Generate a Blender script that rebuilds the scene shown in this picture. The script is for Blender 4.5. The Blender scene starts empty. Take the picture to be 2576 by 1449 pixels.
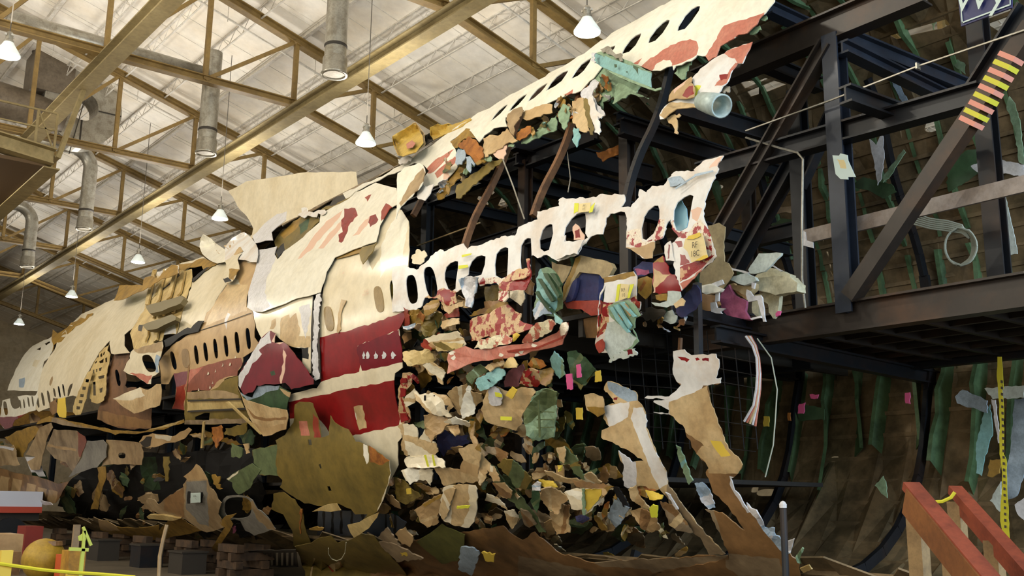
import bpy, bmesh, math, random
import numpy as np
from mathutils import Vector, noise, geometry
from mathutils.geometry import delaunay_2d_cdt
sc = bpy.context.scene
COL = sc.collection
PI = math.pi

# ------------------------------------------------------------------ camera
FPX = 2573.0
CC = (1288.0, 724.5)
CH = 1.6
def _basis():
    ey = np.array([-800-CC[0], 1240-CC[1], FPX]); ey /= np.linalg.norm(ey)
    h = np.array([1, .013, 0.])
    ez = np.cross(ey, h); ez /= np.linalg.norm(ez)
    if ez[1] > 0: ez = -ez
    ex = np.cross(ey, ez); ex /= np.linalg.norm(ex)
    if ex[0] < 0: ex = -ex
    return np.array([ex, ey, ez])
M3 = _basis()
cam = bpy.data.objects.new('camera', bpy.data.cameras.new('camera')); COL.objects.link(cam)
cam.data.sensor_width = 36; cam.data.lens = 36*FPX/2576
cam.data.clip_end = 400; cam.data.clip_start = .05
import mathutils
_m = mathutils.Matrix([[M3[i][0], -M3[i][1], -M3[i][2]] for i in range(3)])
cam.matrix_world = mathutils.Matrix.Translation((0, 0, CH)) @ _m.to_4x4()
sc.camera = cam

# ------------------------------------------------------------------ light and exposure
sc.view_settings.view_transform = 'Standard'; sc.view_settings.look = 'None'
sc.view_settings.gamma = 1; sc.view_settings.use_curve_mapping = False
sc.view_settings.exposure = 0.22
w = bpy.data.worlds.new('daylight'); sc.world = w; w.use_nodes = True
w.node_tree.nodes['Background'].inputs[0].default_value = (1, .93, .83, 1)
w.node_tree.nodes['Background'].inputs[1].default_value = 0.34
def area(name, loc, aim, size, power, color):
    l = bpy.data.lights.new(name, 'AREA'); l.shape = 'RECTANGLE'; l.size = size[0]; l.size_y = size[1]
    l.energy = power; l.color = color
    o = bpy.data.objects.new(name, l); COL.objects.link(o); o.location = loc
    o.rotation_euler = (Vector(aim)-Vector(loc)).to_track_quat('-Z', 'Y').to_euler()
    return o
# open hangar doors behind the camera (cool daylight); the other three are added unseen fills
area('hangar_door_daylight', (-2, -12, 9), (9, 10, 6), (12, 8), 1500, (.66, .84, 1))
area('left_warm_fill', (-13, 22, 12), (8, 25, 6), (30, 6), 2100, (1, .92, .76))  # added warm fill that brightens the hull side from the left
area('right_cool_fill', (13, -11, 5), (12.5, 9, 2.5), (9, 7), 2300, (.66, .84, 1))  # added cool fill aimed into the open hull end
area('low_side_fill', (-9, 3, 3.2), (10, 10, 1.0), (10, 4), 520, (1, .88, .7))  # added low fill to lift the undersides of the hull
LAMP_POWER = 330

# ------------------------------------------------------------------ helpers
def ray(px, py):
    return M3 @ np.array([px-CC[0], py-CC[1], FPX])
def onX(px, py, X):
    v = ray(px, py); return v*(X/v[0]) + np.array([0, 0, CH])
def onY(px, py, Y):
    v = ray(px, py); return v*(Y/v[1]) + np.array([0, 0, CH])
def onZ(px, py, Z):
    v = ray(px, py); return v*((Z-CH)/v[2]) + np.array([0, 0, CH])
def at(px, py, D):
    v = ray(px, py); return v*(D/np.linalg.norm(v)) + np.array([0, 0, CH])
def proj(p):
    c = M3.T @ (np.array(p)-np.array([0, 0, CH])); return (CC[0]+FPX*c[0]/c[2], CC[1]+FPX*c[1]/c[2])

MATS = {}
def mat(name, col, rough=.6, metal=0., dirt=None, amt=.5, scale=3., bump=0., spec=.5, emit=None, es=0., lo=.45, hi=.62, grime=.2):
    if name in MATS: return MATS[name]
    m = bpy.data.materials.new(name); m.use_nodes = True; nt = m.node_tree
    b = nt.nodes['Principled BSDF']
    b.inputs['Base Color'].default_value = (*col, 1)
    b.inputs['Roughness'].default_value = rough; b.inputs['Metallic'].default_value = metal
    b.inputs['Specular IOR Level'].default_value = spec
    if emit:
        b.inputs['Emission Color'].default_value = (*emit, 1); b.inputs['Emission Strength'].default_value = es
    if dirt or bump:
        g = nt.nodes.new('ShaderNodeNewGeometry')
        n = nt.nodes.new('ShaderNodeTexNoise'); n.inputs['Scale'].default_value = scale; n.inputs['Detail'].default_value = 6
        n.inputs['Roughness'].default_value = .62
        nt.links.new(g.outputs['Position'], n.inputs['Vector'])
        if dirt:
            r = nt.nodes.new('ShaderNodeMapRange'); r.inputs[1].default_value = lo; r.inputs[2].default_value = hi
            r.inputs[3].default_value = 0; r.inputs[4].default_value = amt
            mx = nt.nodes.new('ShaderNodeMix'); mx.data_type = 'RGBA'
            mx.inputs[6].default_value = (*col, 1); mx.inputs[7].default_value = (*dirt, 1)
            nt.links.new(n.outputs['Fac'], r.inputs[0]); nt.links.new(r.outputs[0], mx.inputs[0])
            n2 = nt.nodes.new('ShaderNodeTexNoise'); n2.inputs['Scale'].default_value = scale*5.3; n2.inputs['Detail'].default_value = 5; n2.inputs['Roughness'].default_value = .7
            nt.links.new(g.outputs['Position'], n2.inputs['Vector'])
            r2 = nt.nodes.new('ShaderNodeMapRange'); r2.inputs[1].default_value = .35; r2.inputs[2].default_value = .6; r2.inputs[3].default_value = 1-grime; r2.inputs[4].default_value = 1.04
            m2 = nt.nodes.new('ShaderNodeVectorMath'); m2.operation = 'SCALE'
            nt.links.new(n2.outputs['Fac'], r2.inputs[0]); nt.links.new(mx.outputs[2], m2.inputs[0]); nt.links.new(r2.outputs[0], m2.inputs['Scale'])
            nt.links.new(m2.outputs[0], b.inputs['Base Color'])
        if bump:
            bp = nt.nodes.new('ShaderNodeBump'); bp.inputs['Strength'].default_value = bump; bp.inputs['Distance'].default_value = .03
            if dirt and bump > .2:
                ad = nt.nodes.new('ShaderNodeMath'); ad.operation = 'ADD'; bp.inputs['Distance'].default_value = .05
                nt.links.new(n.outputs['Fac'], ad.inputs[0]); nt.links.new(n2.outputs['Fac'], ad.inputs[1]); nt.links.new(ad.outputs[0], bp.inputs['Height'])
            else: nt.links.new(n.outputs['Fac'], bp.inputs['Height']); nt.links.new(bp.outputs[0], b.inputs['Normal'])
    MATS[name] = m; return m

def lin(*c):  # sRGB 0-255 -> linear
    return tuple(((x/255+.055)/1.055)**2.4 if x > 10 else x/255/12.92 for x in c)

def thing(name, label, cat, loc=(0, 0, 0), group=None):
    o = bpy.data.objects.new(name, None); COL.objects.link(o); o.location = loc; o.empty_display_size = .2
    o['label'] = label; o['category'] = cat
    if group: o['group'] = group
    return o
def tag(o, label=None, cat=None, group=None, kind=None):
    if label: o['label'] = label
    if cat: o['category'] = cat
    if group: o['group'] = group
    if kind: o['kind'] = kind
    return o
def wloc(o):
    v = Vector((0, 0, 0))
    while o is not None: v += o.location; o = o.parent
    return v
def link(name, verts, faces, mats, parent=None, midx=None, smooth=False, solid=0, back=False):
    me = bpy.data.meshes.new(name)
    V = np.array([tuple(v) for v in verts], float); c = (V.min(0)+V.max(0))/2
    me.from_pydata((V-c).tolist(), [], [list(f) for f in faces])
    if not isinstance(mats, (list, tuple)): mats = [mats]
    for m in mats: me.materials.append(m)
    if midx is not None: me.polygons.foreach_set('material_index', midx)
    if smooth: me.polygons.foreach_set('use_smooth', [True]*len(me.polygons))
    me.update()
    o = bpy.data.objects.new(name, me); COL.objects.link(o)
    o.location = Vector(c) - (wloc(parent) if parent else Vector((0, 0, 0)))
    o.parent = parent
    if solid:
        md = o.modifiers.new('solid', 'SOLIDIFY'); md.thickness = solid; md.offset = -1
        if back: md.material_offset = 99
        if smooth: es = o.modifiers.new('crisp', 'EDGE_SPLIT'); es.split_angle = math.radians(50)
    return o

class MB:
    def __init__(s): s.v = []; s.f = []; s.m = []
    def add(s, v, f, mi=0):
        k = len(s.v); s.v += [tuple(x) for x in v]; s.f += [[i+k for i in q] for q in f]; s.m += [mi]*len(f); return s
    def box(s, a, b, mi=0):
        x0, y0, z0 = a; x1, y1, z1 = b
        return s.add([(x0,y0,z0),(x1,y0,z0),(x1,y1,z0),(x0,y1,z0),(x0,y0,z1),(x1,y0,z1),(x1,y1,z1),(x0,y1,z1)],
              [(0,3,2,1),(4,5,6,7),(0,1,5,4),(1,2,6,5),(2,3,7,6),(3,0,4,7)], mi)
    def bar(s, p, q, w, h=None, up=(0, 0, 1), mi=0):   # rectangular bar from p to q; h along 'up'
        h = h or w; p = Vector(p); q = Vector(q); d = (q-p).normalized(); u = Vector(up)
        if abs(d.dot(u)) > .98: u = Vector((0, 1, 0)) if abs(d.y) < .9 else Vector((1, 0, 0))
        r = d.cross(u).normalized(); u = r.cross(d)
        r *= w/2; u *= h/2
        return s.add([p-r-u, p+r-u, p+r+u, p-r+u, q-r-u, q+r-u, q+r+u, q-r+u],
              [(0,1,2,3),(7,6,5,4),(0,4,5,1),(1,5,6,2),(2,6,7,3),(3,7,4,0)], mi)
    def ibeam(s, p, q, w, h, t=.025, up=(0, 0, 1), mi=0):
        p = Vector(p); q = Vector(q); d = (q-p).normalized(); u = Vector(up)
        if abs(d.dot(u)) > .98: u = Vector((0, 1, 0))
        r = d.cross(u).normalized(); u = r.cross(d)
        o = u*(h/2-t/2)
        s.bar(p+o, q+o, w, t, up, mi); s.bar(p-o, q-o, w, t, up, mi); s.bar(p, q, t, h-2*t, up, mi); return s
    def tube(s, pts, r, n=8, cap=True, mi=0):
        P = [Vector(p) for p in pts]; R = r if isinstance(r, (list, tuple)) else [r]*len(P)
        rings = []; u = None; L = []
        for i, p in enumerate(P):
            d = (P[min(i+1, len(P)-1)]-P[max(i-1, 0)]).normalized()
            if u is None: u = d.orthogonal().normalized()
            u = (u-d*u.dot(d)).normalized(); v = d.cross(u)
            L += [p+(u*math.cos(2*PI*k/n)+v*math.sin(2*PI*k/n))*R[i] for k in range(n)]
        F = [(i*n+k, i*n+(k+1)%n, (i+1)*n+(k+1)%n, (i+1)*n+k) for i in range(len(P)-1) for k in range(n)]
        if cap: F += [tuple(range(n))[::-1], tuple((len(P)-1)*n+k for k in range(n))]
        return s.add(L, F, mi)
    def lathe(s, c, prof, n=24, mi=0):   # prof: (r,z) list about vertical axis at c
        c = Vector(c); L = []; 
        for r, z in prof: L += [c+Vector((r*math.cos(2*PI*k/n), r*math.sin(2*PI*k/n), z)) for k in range(n)]
        F = [(i*n+k, i*n+(k+1)%n, (i+1)*n+(k+1)%n, (i+1)*n+k) for i in range(len(prof)-1) for k in range(n)]
        return s.add(L, F, mi)
    def build(s, name, m, parent=None, smooth=False): return link(name, s.v, s.f, m, parent, s.m, smooth)

# ------------------------------------------------------------------ materials of the hall
m_roof = mat('roof_deck', lin(236, 230, 218), .8, dirt=lin(214, 194, 158), amt=.5, scale=.45, bump=.1, lo=.4, hi=.7, grime=.08)
m_mustard = mat('mustard_steel', lin(130, 105, 56), .65, dirt=lin(98, 76, 38), amt=.5, scale=1.2)
m_mustard2 = mat('tan_steel', lin(142, 126, 86), .7, dirt=lin(112, 94, 54), amt=.5, scale=1.2)
m_white_steel = mat('white_steel', lin(214, 208, 196), .5, dirt=lin(170, 160, 140), amt=.5)
m_galv = mat('galvanised', lin(176, 172, 160), .35, .6, dirt=lin(120, 110, 90), amt=.5, scale=4)
m_black = mat('black_steel', lin(26, 28, 33), .45, .2, dirt=lin(58, 38, 24), amt=.6, scale=1.3, lo=.5, hi=.7)
m_blue_black = mat('blue_black_steel', lin(38, 44, 56), .4, .2, dirt=lin(50, 34, 22), amt=.6, scale=1.0, lo=.5, hi=.7)
m_rust = mat('rust_steel', lin(122, 84, 52), .6, dirt=lin(60, 40, 26), amt=.6, scale=4)
m_floor = mat('floor_concrete', lin(98, 88, 72), .6, dirt=lin(70, 62, 50), amt=.6, scale=.6)
m_wall = mat('wall_tan', lin(196, 180, 150), .8, dirt=lin(160, 140, 105), amt=.5, scale=.5)
m_ochre = mat('ochre_paint', lin(190, 140, 40), .5, dirt=lin(120, 84, 30), amt=.6, scale=2)
m_glasswin = mat('window_daylight', (.8, .9, 1), .3, emit=(.75, .9, 1), es=1.6)
m_wire = mat('grey_wire', lin(90, 84, 74), .5)
m_dark = mat('dark_metal', lin(50, 44, 36), .6)

# ------------------------------------------------------------------ hall: roof, walls, floor
RX, RZ, RS = 4.55, 17.85, .29        # ridge x, truss top z at ridge, slope
def top_z(x): return RZ - RS*abs(x-RX)
def struct(o): o['kind'] = 'structure'; return o
rz = .42
b = MB()
for xa, xb in ((-14, RX), (RX, 31)):
    za, zb = top_z(xa)+rz, top_z(xb)+rz
    b.add([(xa, -6, za), (xb, -6, zb), (xb, 84, zb), (xa, 84, za), (xa, -6, za+.2), (xb, -6, zb+.2), (xb, 84, zb+.2), (xa, 84, za+.2)],
          [(0,3,2,1),(4,5,6,7),(0,1,5,4),(1,2,6,5),(2,3,7,6),(3,0,4,7)])
struct(b.build('ceiling', m_roof))
# deck seams, thin battens running down the slope
b = MB(); y = 8.
random.seed(3)
while y < 80:
    b.bar((RX, y, top_z(RX)+rz-.005), (30, y, top_z(30)+rz-.005),   .016, .016)
    if random.random() < .3: b.bar((RX, y+.25, top_z(RX)+rz-.005), (30, y+.25, top_z(30)+rz-.005), .016, .016)
    y += 1.22
struct(b.build('trim_1', m_white_steel))
struct(MB().box((-30, -14, -.2), (31, 84, 0)).build('floor', m_floor))
struct(MB().box((30, -8, 0), (30.3, 84, 10.9)).build('wall_right', m_wall))
struct(MB().box((-14, 83.6, 0), (30.3, 84, 18)).build('wall_far', m_wall))
# truss
yk = [19.05+8.05*k for k in range(-1, 7)]
xs = [RX+2.78*k for k in range(-6, 10)]
def bot_z(x):
    a = abs(x-RX); return 13.4 if a < 8.5 else 13.4-(a-8.4)*.285
def truss(y, lab):
    t = thing('roof_truss', lab, 'roof truss', (RX, y, 13.4), 'roof trusses crossing the hall')
    b = MB()
    b.ibeam((-13, y, top_z(-13)), (RX, y, RZ), .28, .26, .03); b.ibeam((RX, y, RZ), (30, y, top_z(30)), .28, .26, .03); b.build('top_chord', m_mustard, t)
    b = MB(); pts = [x for x in xs if x < 30]
    for a, c in zip(pts[:-1], pts[1:]): b.ibeam((a, y, bot_z(a)), (c, y, bot_z(c)), .26, .22, .03)
    b.build('bottom_chord', m_mustard, t)
    for x in pts[1:]: MB().bar((x, y, bot_z(x)), (x, y, top_z(x)), .13, .13).build('vertical_web', m_mustard, t)
    for a, c in zip(pts[1:-1], pts[2:]):
        p, q = ((a, c) if c > RX+.1 else (c, a))
        MB().bar((p, y, bot_z(p)), (q, y, top_z(q)), .11, .11).build('diagonal_web', m_mustard, t)
    return t
ordn = ['nearest', 'second', 'third', 'fourth', 'fifth', 'sixth', 'seventh', 'farthest']
wh = ['just out of sight above the camera side', 'above the lamp nearest the camera', 'crossing above the nearest vertical duct', 'crossing above the second vertical duct',
      'crossing beyond the third vertical duct', 'crossing above the far ducts', 'low over the far end lamps', 'beside the farthest hanging lamp']
for i, y in enumerate(yk):
    truss(y, 'mustard steel truss, %s in the row, %s' % (ordn[i], wh[i]))
# long beams under the trusses
def lbeam(x, z, y0, y1, w_, h_, lab, m=m_mustard2):
    return tag(MB().ibeam((x, y0, z), (x, y1, z), w_, h_, .04).build('longitudinal_beam', m), lab, 'steel beam')
lbeam(12.93, 13.12, 8, 80, .40, .36, 'long tan steel beam running under the trusses from top centre to the left edge')
lbeam(7.35, 13.12, 8, 36, .42, .4, 'long tan steel beam in the upper left corner above the exhaust fan')
# purlins: lattice joists, some solid
jn = 0
for k in range(-7, 12):
    x = 13.1+1.42*k
    if abs(x-RX) < .3 or x > 29: continue
    z = top_z(x)+.3
    if k % 4 == 0 and k >= 0 or k == -4:
        tag(MB().ibeam((x, 6, z), (x, 82, z), .12, .18, .02).build('roof_purlin', m_white_steel),
            'white solid roof purlin %s' % {0: 'over the long tan beam', 4: 'behind the fuselage crown', 8: 'near the right wall', -4: 'in the upper left above the round duct'}[k], 'roof purlin')
    elif k > -5:
        b = MB(); b.bar((x, 6, z+.1), (x, 82, z+.1), .07, .04); b.bar((x, 6, z-.28), (x, 82, z-.28), .05, .03)
        y = 8.; s = 0
        while y < 62:
            b.bar((x, y, z-.28 if s else z+.1), (x, y+.5, z+.1 if s else z-.28), .018, .018); y += .5; s = 1-s
        tag(b.build('lattice_joist', m_white_steel), 'white open lattice roof joist, %s' % ['seventh left of the ridge', 'left of the far lamp row', 'left of the upper left duct', 'just right of the ridge', 'over the round blower', 'over the upper left corner lamp', 'third left of the vertical ducts', 'second left of the vertical ducts', 'over the vertical ducts', 'just right of the long tan beam', 'over the pendant lamp row', 'third right of the long tan beam', 'just above the fuselage crown', 'hidden partly by the crown', 'behind the fuselage crown', 'beyond the crown', 'near the right wall', 'next to the right wall', 'along the right wall'][jn % 19], 'roof joist', 'lattice joists under the roof deck'); jn += 1
# sprinkler pipes beside the trusses
for i, y in enumerate(yk[1:6]):
    p = MB().tube([(RX+.5, y+.9, top_z(RX)-.15), (27, y+.9, top_z(27)-.15)], .035, 6)
    for x in (8, 11, 14, 17): p.bar((x, y+.9, top_z(x)-.15), (x, y+.9, top_z(x)+.4), .02)
    tag(p.build('sprinkler_pipe', m_white_steel), 'thin white sprinkler pipe following the slope beside the %s roof truss' % ordn[i+1], 'pipe', 'sprinkler pipes')
# lamps
m_shade = mat('lamp_shade', (.85, .9, .9), .3); 
nt = m_shade.node_tree; tb = nt.nodes.new('ShaderNodeBsdfTranslucent'); mxs = nt.nodes.new('ShaderNodeMixShader'); mxs.inputs[0].default_value = .04
tb.inputs[0].default_value = (.9, .93, .9, 1)
nt.links.new(nt.nodes['Principled BSDF'].outputs[0], mxs.inputs[1]); nt.links.new(tb.outputs[0], mxs.inputs[2]); nt.links.new(mxs.outputs[0], nt.nodes['Material Output'].inputs[0])
m_lens = mat('lamp_lens', (1, 1, 1), .3, emit=(.93, 1, .95), es=5)
def lamp(px, py, z, lab, x=None, power=1.):
    p = onZ(px, py, z); X, Y, Z = p
    t = thing('pendant_lamp', lab, 'pendant lamp', (X, Y, Z), 'high bay lamps')
    MB().lathe((X, Y, Z), [(.255, 0), (.262, .03), (.2, .13), (.13, .24), (.1, .3)]).build('lamp_shade', m_shade, t, True)
    MB().lathe((X, Y, Z), [(0.001, -.03), (.12, -.025), (.2, -.01), (.25, 0)]).build('lens', m_lens, t, True)
    b = MB().lathe((X, Y, Z), [(.1, .3), (.1, .34), (.075, .36), (.075, .5), (.05, .54), (.001, .54)], 16)
    b.build('ballast_housing', m_galv, t)
    b = MB()
    for k in range(4):
        a = k*PI/2+.4; b.box((X+.09*math.cos(a)-.02, Y+.09*math.sin(a)-.02, Z+.44), (X+.09*math.cos(a)+.02, Y+.09*math.sin(a)+.02, Z+.48))
    b.build('mounting_lugs', m_white_steel, t)
    MB().tube([(X, Y, Z+.54), (X, Y, top_z(X)+.41)], .012, 5).build('cord', m_wire, t)
    l = bpy.data.lights.new('lamp_light', 'POINT'); l.energy = LAMP_POWER*power; l.color = (1, .93, .78); l.shadow_soft_size = .12
    o = bpy.data.objects.new('lamp_light', l); COL.objects.link(o); o.location = (0, 0, -.18); o.parent = t
    l = bpy.data.lights.new('lamp_uplight', 'SPOT'); l.spot_size = math.radians(165); l.spot_blend = .6; l.energy = LAMP_POWER*1.9*power*(1 if power < 1.5 else .75); l.color = (1, .96, .9); l.shadow_soft_size = .9
    o = bpy.data.objects.new('lamp_uplight', l); COL.objects.link(o); o.location = (.0, 0, .75); o.rotation_euler = (PI, 0, 0); o.parent = t
for q in [(1477, 82, 10.4, 'bright pendant lamp at top centre, over the striped windows of the upper skin'),
          (920, 362, 10.4, 'bright pendant lamp hanging left of the yellow box'),
          (553, 551, 10.4, 'bright pendant lamp beside the pale tail fin sheet'),
          (347, 660, 10.4, 'pendant lamp above the brown tarpaulin lump'),
          (180, 747, 10.4, 'pendant lamp over the far part of the crown'),
          (48, 816, 10.4, 'farthest pendant lamp, at the left edge of the picture'),
          (18, 140, 10.8, 'bright pendant lamp in the upper left corner')]:
    lamp(*q[:3], q[3])
# lamps of the same rows outside the frame, over the camera side of the hall
OL = ['over the near open floor', 'beyond the maintenance platform', 'over the camera side, nearest', 'over the camera side, middle', 'over the camera side, far']
for X, Y in ((4.0, 10), (4., 32), (-4.5, 12), (-4.5, 24), (-4.5, 38)):
    px, py = proj((X, Y, 10.6)); lamp(px, py, 10.6, 'pendant lamp outside the picture, %s' % OL.pop(0), power=1.6)
# ducts
def duct(px, py, z, ztop, lab, elbow=0, r=.26):
    X, Y, Z = onZ(px, py, z)
    t = thing('exhaust_duct', lab, 'duct', (X, Y, Z), 'vertical ducts')
    if elbow:
        pts = [(X, Y, Z), (X, Y, ztop-.7)]+[(X-.7+.7*math.cos(a), Y, ztop-.7+.7*math.sin(a)) for a in np.linspace(.2, PI/2, 7)]+[(X-3.6, Y, ztop)]
    else: pts = [(X, Y, Z), (X, Y, ztop)]
    MB().tube(pts, r, 20, cap=False).build('duct_pipe', m_galv, t, True)
    MB().lathe((X, Y, Z), [(r*.98, .02), (r*1.2, .0), (r*1.22, .05), (r*1.12, .1), (r*1.12, .42), (r*1.02, .46)]).build('outlet_collar', m_galv, t, True)
    MB().lathe((X, Y, Z+.03), [(.001, 0), (r, 0)]).build('outlet_grille', m_white_steel, t)
    MB().lathe((X, Y, Z+.7), [(r*1.01, 0), (r*1.06, .02), (r*1.06, .06), (r*1.01, .08)]).build('band', m_dark, t)
    return t
duct(841, 190, 11.5, 17.2, 'grey vertical exhaust duct nearest the camera, cut by the top edge of the picture')
duct(518, 388, 11.5, 14.7, 'grey vertical exhaust duct with flared outlet, second nearest')
duct(212, 578, 11.5, 14.6, 'grey exhaust duct with elbow at its top, third in the row', 1)
duct(68, 672, 11.5, 14.2, 'farthest exhaust duct with elbow, at the left edge', 1)
# horizontal round duct feeding the second drop
p = onY(305, 135, 27.9); q = onY(515, 190, 27.9)
t = tag(MB().tube([p-np.array([3, 0, -.1]), q], .26, 18).build('horizontal_duct', m_galv, None, True), 'grey round duct lying behind the bottom chord of a truss', 'duct')
# large exhaust blower top left
t = thing('exhaust_blower', 'large grey snail-shaped exhaust blower behind the upper left beam', 'blower', tuple(onY(190, 260, 38)))
cx, cy, cz = onY(200, 278, 38.); K = 1.22
n = 40; L = []; F = []
for k in range(n+1):
    a = 2*PI*k/n; ro = 1.12*K; ri = .42*K
    for rr, yy in ((ro, -.55), (ro, .55), (ri, .55), (ri, -.55)): L.append((cx+rr*math.cos(a), cy+yy, cz+rr*math.sin(a)*1.06))
for k in range(n):
    for j in range(4): F.append((k*4+j, k*4+(j+1) % 4, k*4+4+(j+1) % 4, k*4+4+j))
link('volute', L, F, m_galv, t, smooth=False)
b = MB(); 
for yy in (-.56,): b.bar((cx-.02*K, cy+yy, cz-1.15*K), (cx-.02*K, cy+yy, cz-.45*K), .05); b.bar((cx+.43*K, cy+yy, cz-.05*K), (cx+1.1*K, cy+yy, cz-.05*K), .04); b.bar((cx-.3*K, cy+yy-.1, cz-1.6*K), (cx+.2*K, cy+yy-.1, cz+1.6*K), .03)
b.build('stiffener', m_dark, t)
m_grey = mat('grey_duct_paint', lin(120, 108, 92), .5, .3, dirt=lin(80, 70, 55), amt=.5, scale=2)
a0 = onY(0, 300, 31.); a1 = onY(115, 310, 31.)
MB().tube([(cx-.5*K, cy-.3*K, cz-.55*K), (cx-1.6*K, cy-.3*K, cz-.4*K), (cx-4*K, cy-.3*K, cz-.2*K)], [.55, .62, .62], 20).build('inlet_pipe', m_grey, t, True)
MB().box((cx-1.5*K, cy-.5*K, cz+.2*K), (cx-.35*K, cy+.6*K, cz+1.45*K)).build('housing', m_grey, t)
MB().tube([(cx-1.3*K, cy-.2*K, cz+1.4*K), (cx-1.3*K, cy-.2*K, cz+2.2*K)], .3, 16).build('stack', m_grey, t, True)
# maintenance platform, left edge
t = thing('maintenance_platform', 'brown service platform with open railing at the left edge under the blower', 'platform', tuple(onY(60, 400, 29)))
A = onY(133, 398, 29.); B_ = onY(-40, 345, 29.)
MB().ibeam(A, B_, .5, .45, .04).build('edge_channel', m_mustard2, t)
a = onZ(133, 398, A[2]); 
MB().ibeam((A[0], A[1], A[2]-.1), (A[0], 52., A[2]-.1), .42, .4, .04).build('edge_channel', m_mustard2, t)
MB().box((A[0]-9, A[1]+.1, A[2]-.25), (A[0]-.1, 52., A[2]-.15)).build('deck_plate', mat('deck_brown', lin(84, 62, 34), .7), t)
b = MB()
for x in (0, -.5, -1.9, -3.2): b.bar((A[0]+x, A[1], A[2]+.2), (A[0]+x, A[1], A[2]+1.3), .06)
b.bar((A[0], A[1], A[2]+1.3), (A[0]-5, A[1], A[2]+1.3), .05); b.bar((A[0], A[1], A[2]+.8), (A[0]-5, A[1], A[2]+.8), .04); b.bar((A[0], A[1], A[2]+.2), (A[0]-.5, A[1], A[2]+1.3), .04)
b.build('railing', m_mustard2, t)
MB().bar((A[0]+.1, A[1]-.1, A[2]), (7.4, A[1], 13.2), .12).build('hanger_brace', m_mustard2, t)
# ------------------------------------------------------------------ outline tracing and torn sheets on the hull surface
ZN = dict(A=(0, 0), B=(600, 0), C=(1200, 0), D=(1876, 0), E=(0, 480), F=(600, 480), G=(1200, 480), H=(1876, 480), I=(0, 949), J=(600, 949), K=(1200, 949), L=(1876, 949))
ZN = {k: (v[0], v[1], 2029/700) for k, v in ZN.items()}
for k, v in dict(M=(1000, 0), N=(1400, 0), O=(1650, 0), P=(1000, 250), R=(1400, 250), a=(1000, 550), b=(1400, 550), c=(1700, 380), d=(1700, 600), e=(1000, 800), f=(1000, 1050), g=(1350, 1050), h=(1650, 1149), i=(0, 850), j=(300, 850), k=(0, 1149), l=(350, 1149), m=(700, 1149), n=(300, 600), o=(2176, 1149)).items(): ZN[k] = (*v, 4.83)
ZN['Z'] = (0, 0, 1.)
def PX(s):
    z = ZN['Z']; out = []
    for tk in s.split():
        if ':' in tk: k, tk = tk.split(':'); z = ZN[k]
        if not tk: continue
        x, y = tk.split(','); out.append((z[0]+float(x)/z[2], z[1]+float(y)/z[2]))
    return out
HX, HZ, HR = 11.3, 4.35, 3.25
def sdf(x, y, z):
    zu = np.interp(y, [9, 13, 16, 23, 26, 34, 42, 50], [6.65, 6.4, 6.15, 5.95, 6.1, 5.9, 5.5, 4.7]); hr = np.interp(y, [42, 54], [HR, 2.6])
    d1 = np.minimum(np.hypot(x-HX, z-HZ)-hr, np.hypot(x-HX, z-3.3)-hr+.32); d2 = np.hypot(x-HX, z-zu)-2.35
    k = .5; h = np.clip(.5+.5*(d2-d1)/k, 0, 1)
    return d2*(1-h)+d1*h-k*h*(1-h)
def hull(P, off=0., far=False):
    """first (or last) crossing of the view lines with the hull surface grown by off; P: n x 2 pixels"""
    P = np.array(P, float); n = len(P)
    V = (M3 @ np.stack([P[:, 0]-CC[0], P[:, 1]-CC[1], np.full(n, FPX)])).T
    t0 = np.maximum((HX-4.2)/V[:, 0], 1e-5); t1 = (HX+4.2)/V[:, 0]
    K = 260; u = np.linspace(0, 1, K)
    T = t0[:, None]+(t1-t0)[:, None]*u
    D = sdf(T*V[:, 0:1], T*V[:, 1:2], CH+T*V[:, 2:3])-off
    ins = D < 0
    res = np.empty(n)
    for i in range(n):
        if ins[i].any():
            j = np.argmax(ins[i]) if not far else K-1-np.argmax(ins[i][::-1])
            j2 = j-1 if not far else j+1
            if 0 <= j2 < K:
                a, b = D[i, j2], D[i, j]; res[i] = T[i, j2]+(T[i, j]-T[i, j2])*a/(a-b)
            else: res[i] = T[i, j]
        else: res[i] = T[i, np.argmin(D[i])]
    return V*res[:, None]+np.array([0, 0, CH]), V
def surf_pts(P, surf):
    k = surf[0]
    if k == 'F': return hull(P, surf[1])
    if k == 'B': return hull(P, -surf[1], True)
    fn = {'X': onX, 'Y': onY, 'Z': onZ, 'D': at}[k]
    return np.array([fn(p[0], p[1], surf[1]) for p in P]), np.array([ray(*p) for p in P])
def inpoly(P, poly):
    P = np.asarray(P); x, y = P[:, 0], P[:, 1]; r = np.zeros(len(P), bool); q = poly
    for i in range(len(q)):
        x1, y1 = q[i]; x2, y2 = q[i-1]
        c = ((y1 > y) != (y2 > y)); 
        if y1 != y2: r ^= c & (x < (x2-x1)*(y-y1)/(y2-y1)+x1)
    return r
def jagged(poly, j, step, rnd, closed=True):
    out = []; n = len(poly)
    for i in range(n if closed else n-1):
        a = np.array(poly[i]); b = np.array(poly[(i+1) % n]); L = np.linalg.norm(b-a); out.append(tuple(a))
        k = int(L/step)
        if k and L:
            nrm = np.array([-(b-a)[1], (b-a)[0]])/L
            for q in range(1, k+1):
                t = (q+rnd.uniform(-.3, .3))/(k+1); out.append(tuple(a+(b-a)*t+nrm*rnd.uniform(-j, j)))
    return out
def rrect(cx, cy, w, h, sk=0., n=20, p=2.8, sy=0.):
    o = []
    for i in range(n):
        a = 2*PI*i/n; c, s = math.cos(a), math.sin(a)
        u = math.copysign(abs(c)**(2/p), c)*w/2; v = math.copysign(abs(s)**(2/p), s)*h/2
        o.append((cx+u-sk*v/h, cy+v+sy*u/w))
    return o
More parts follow.
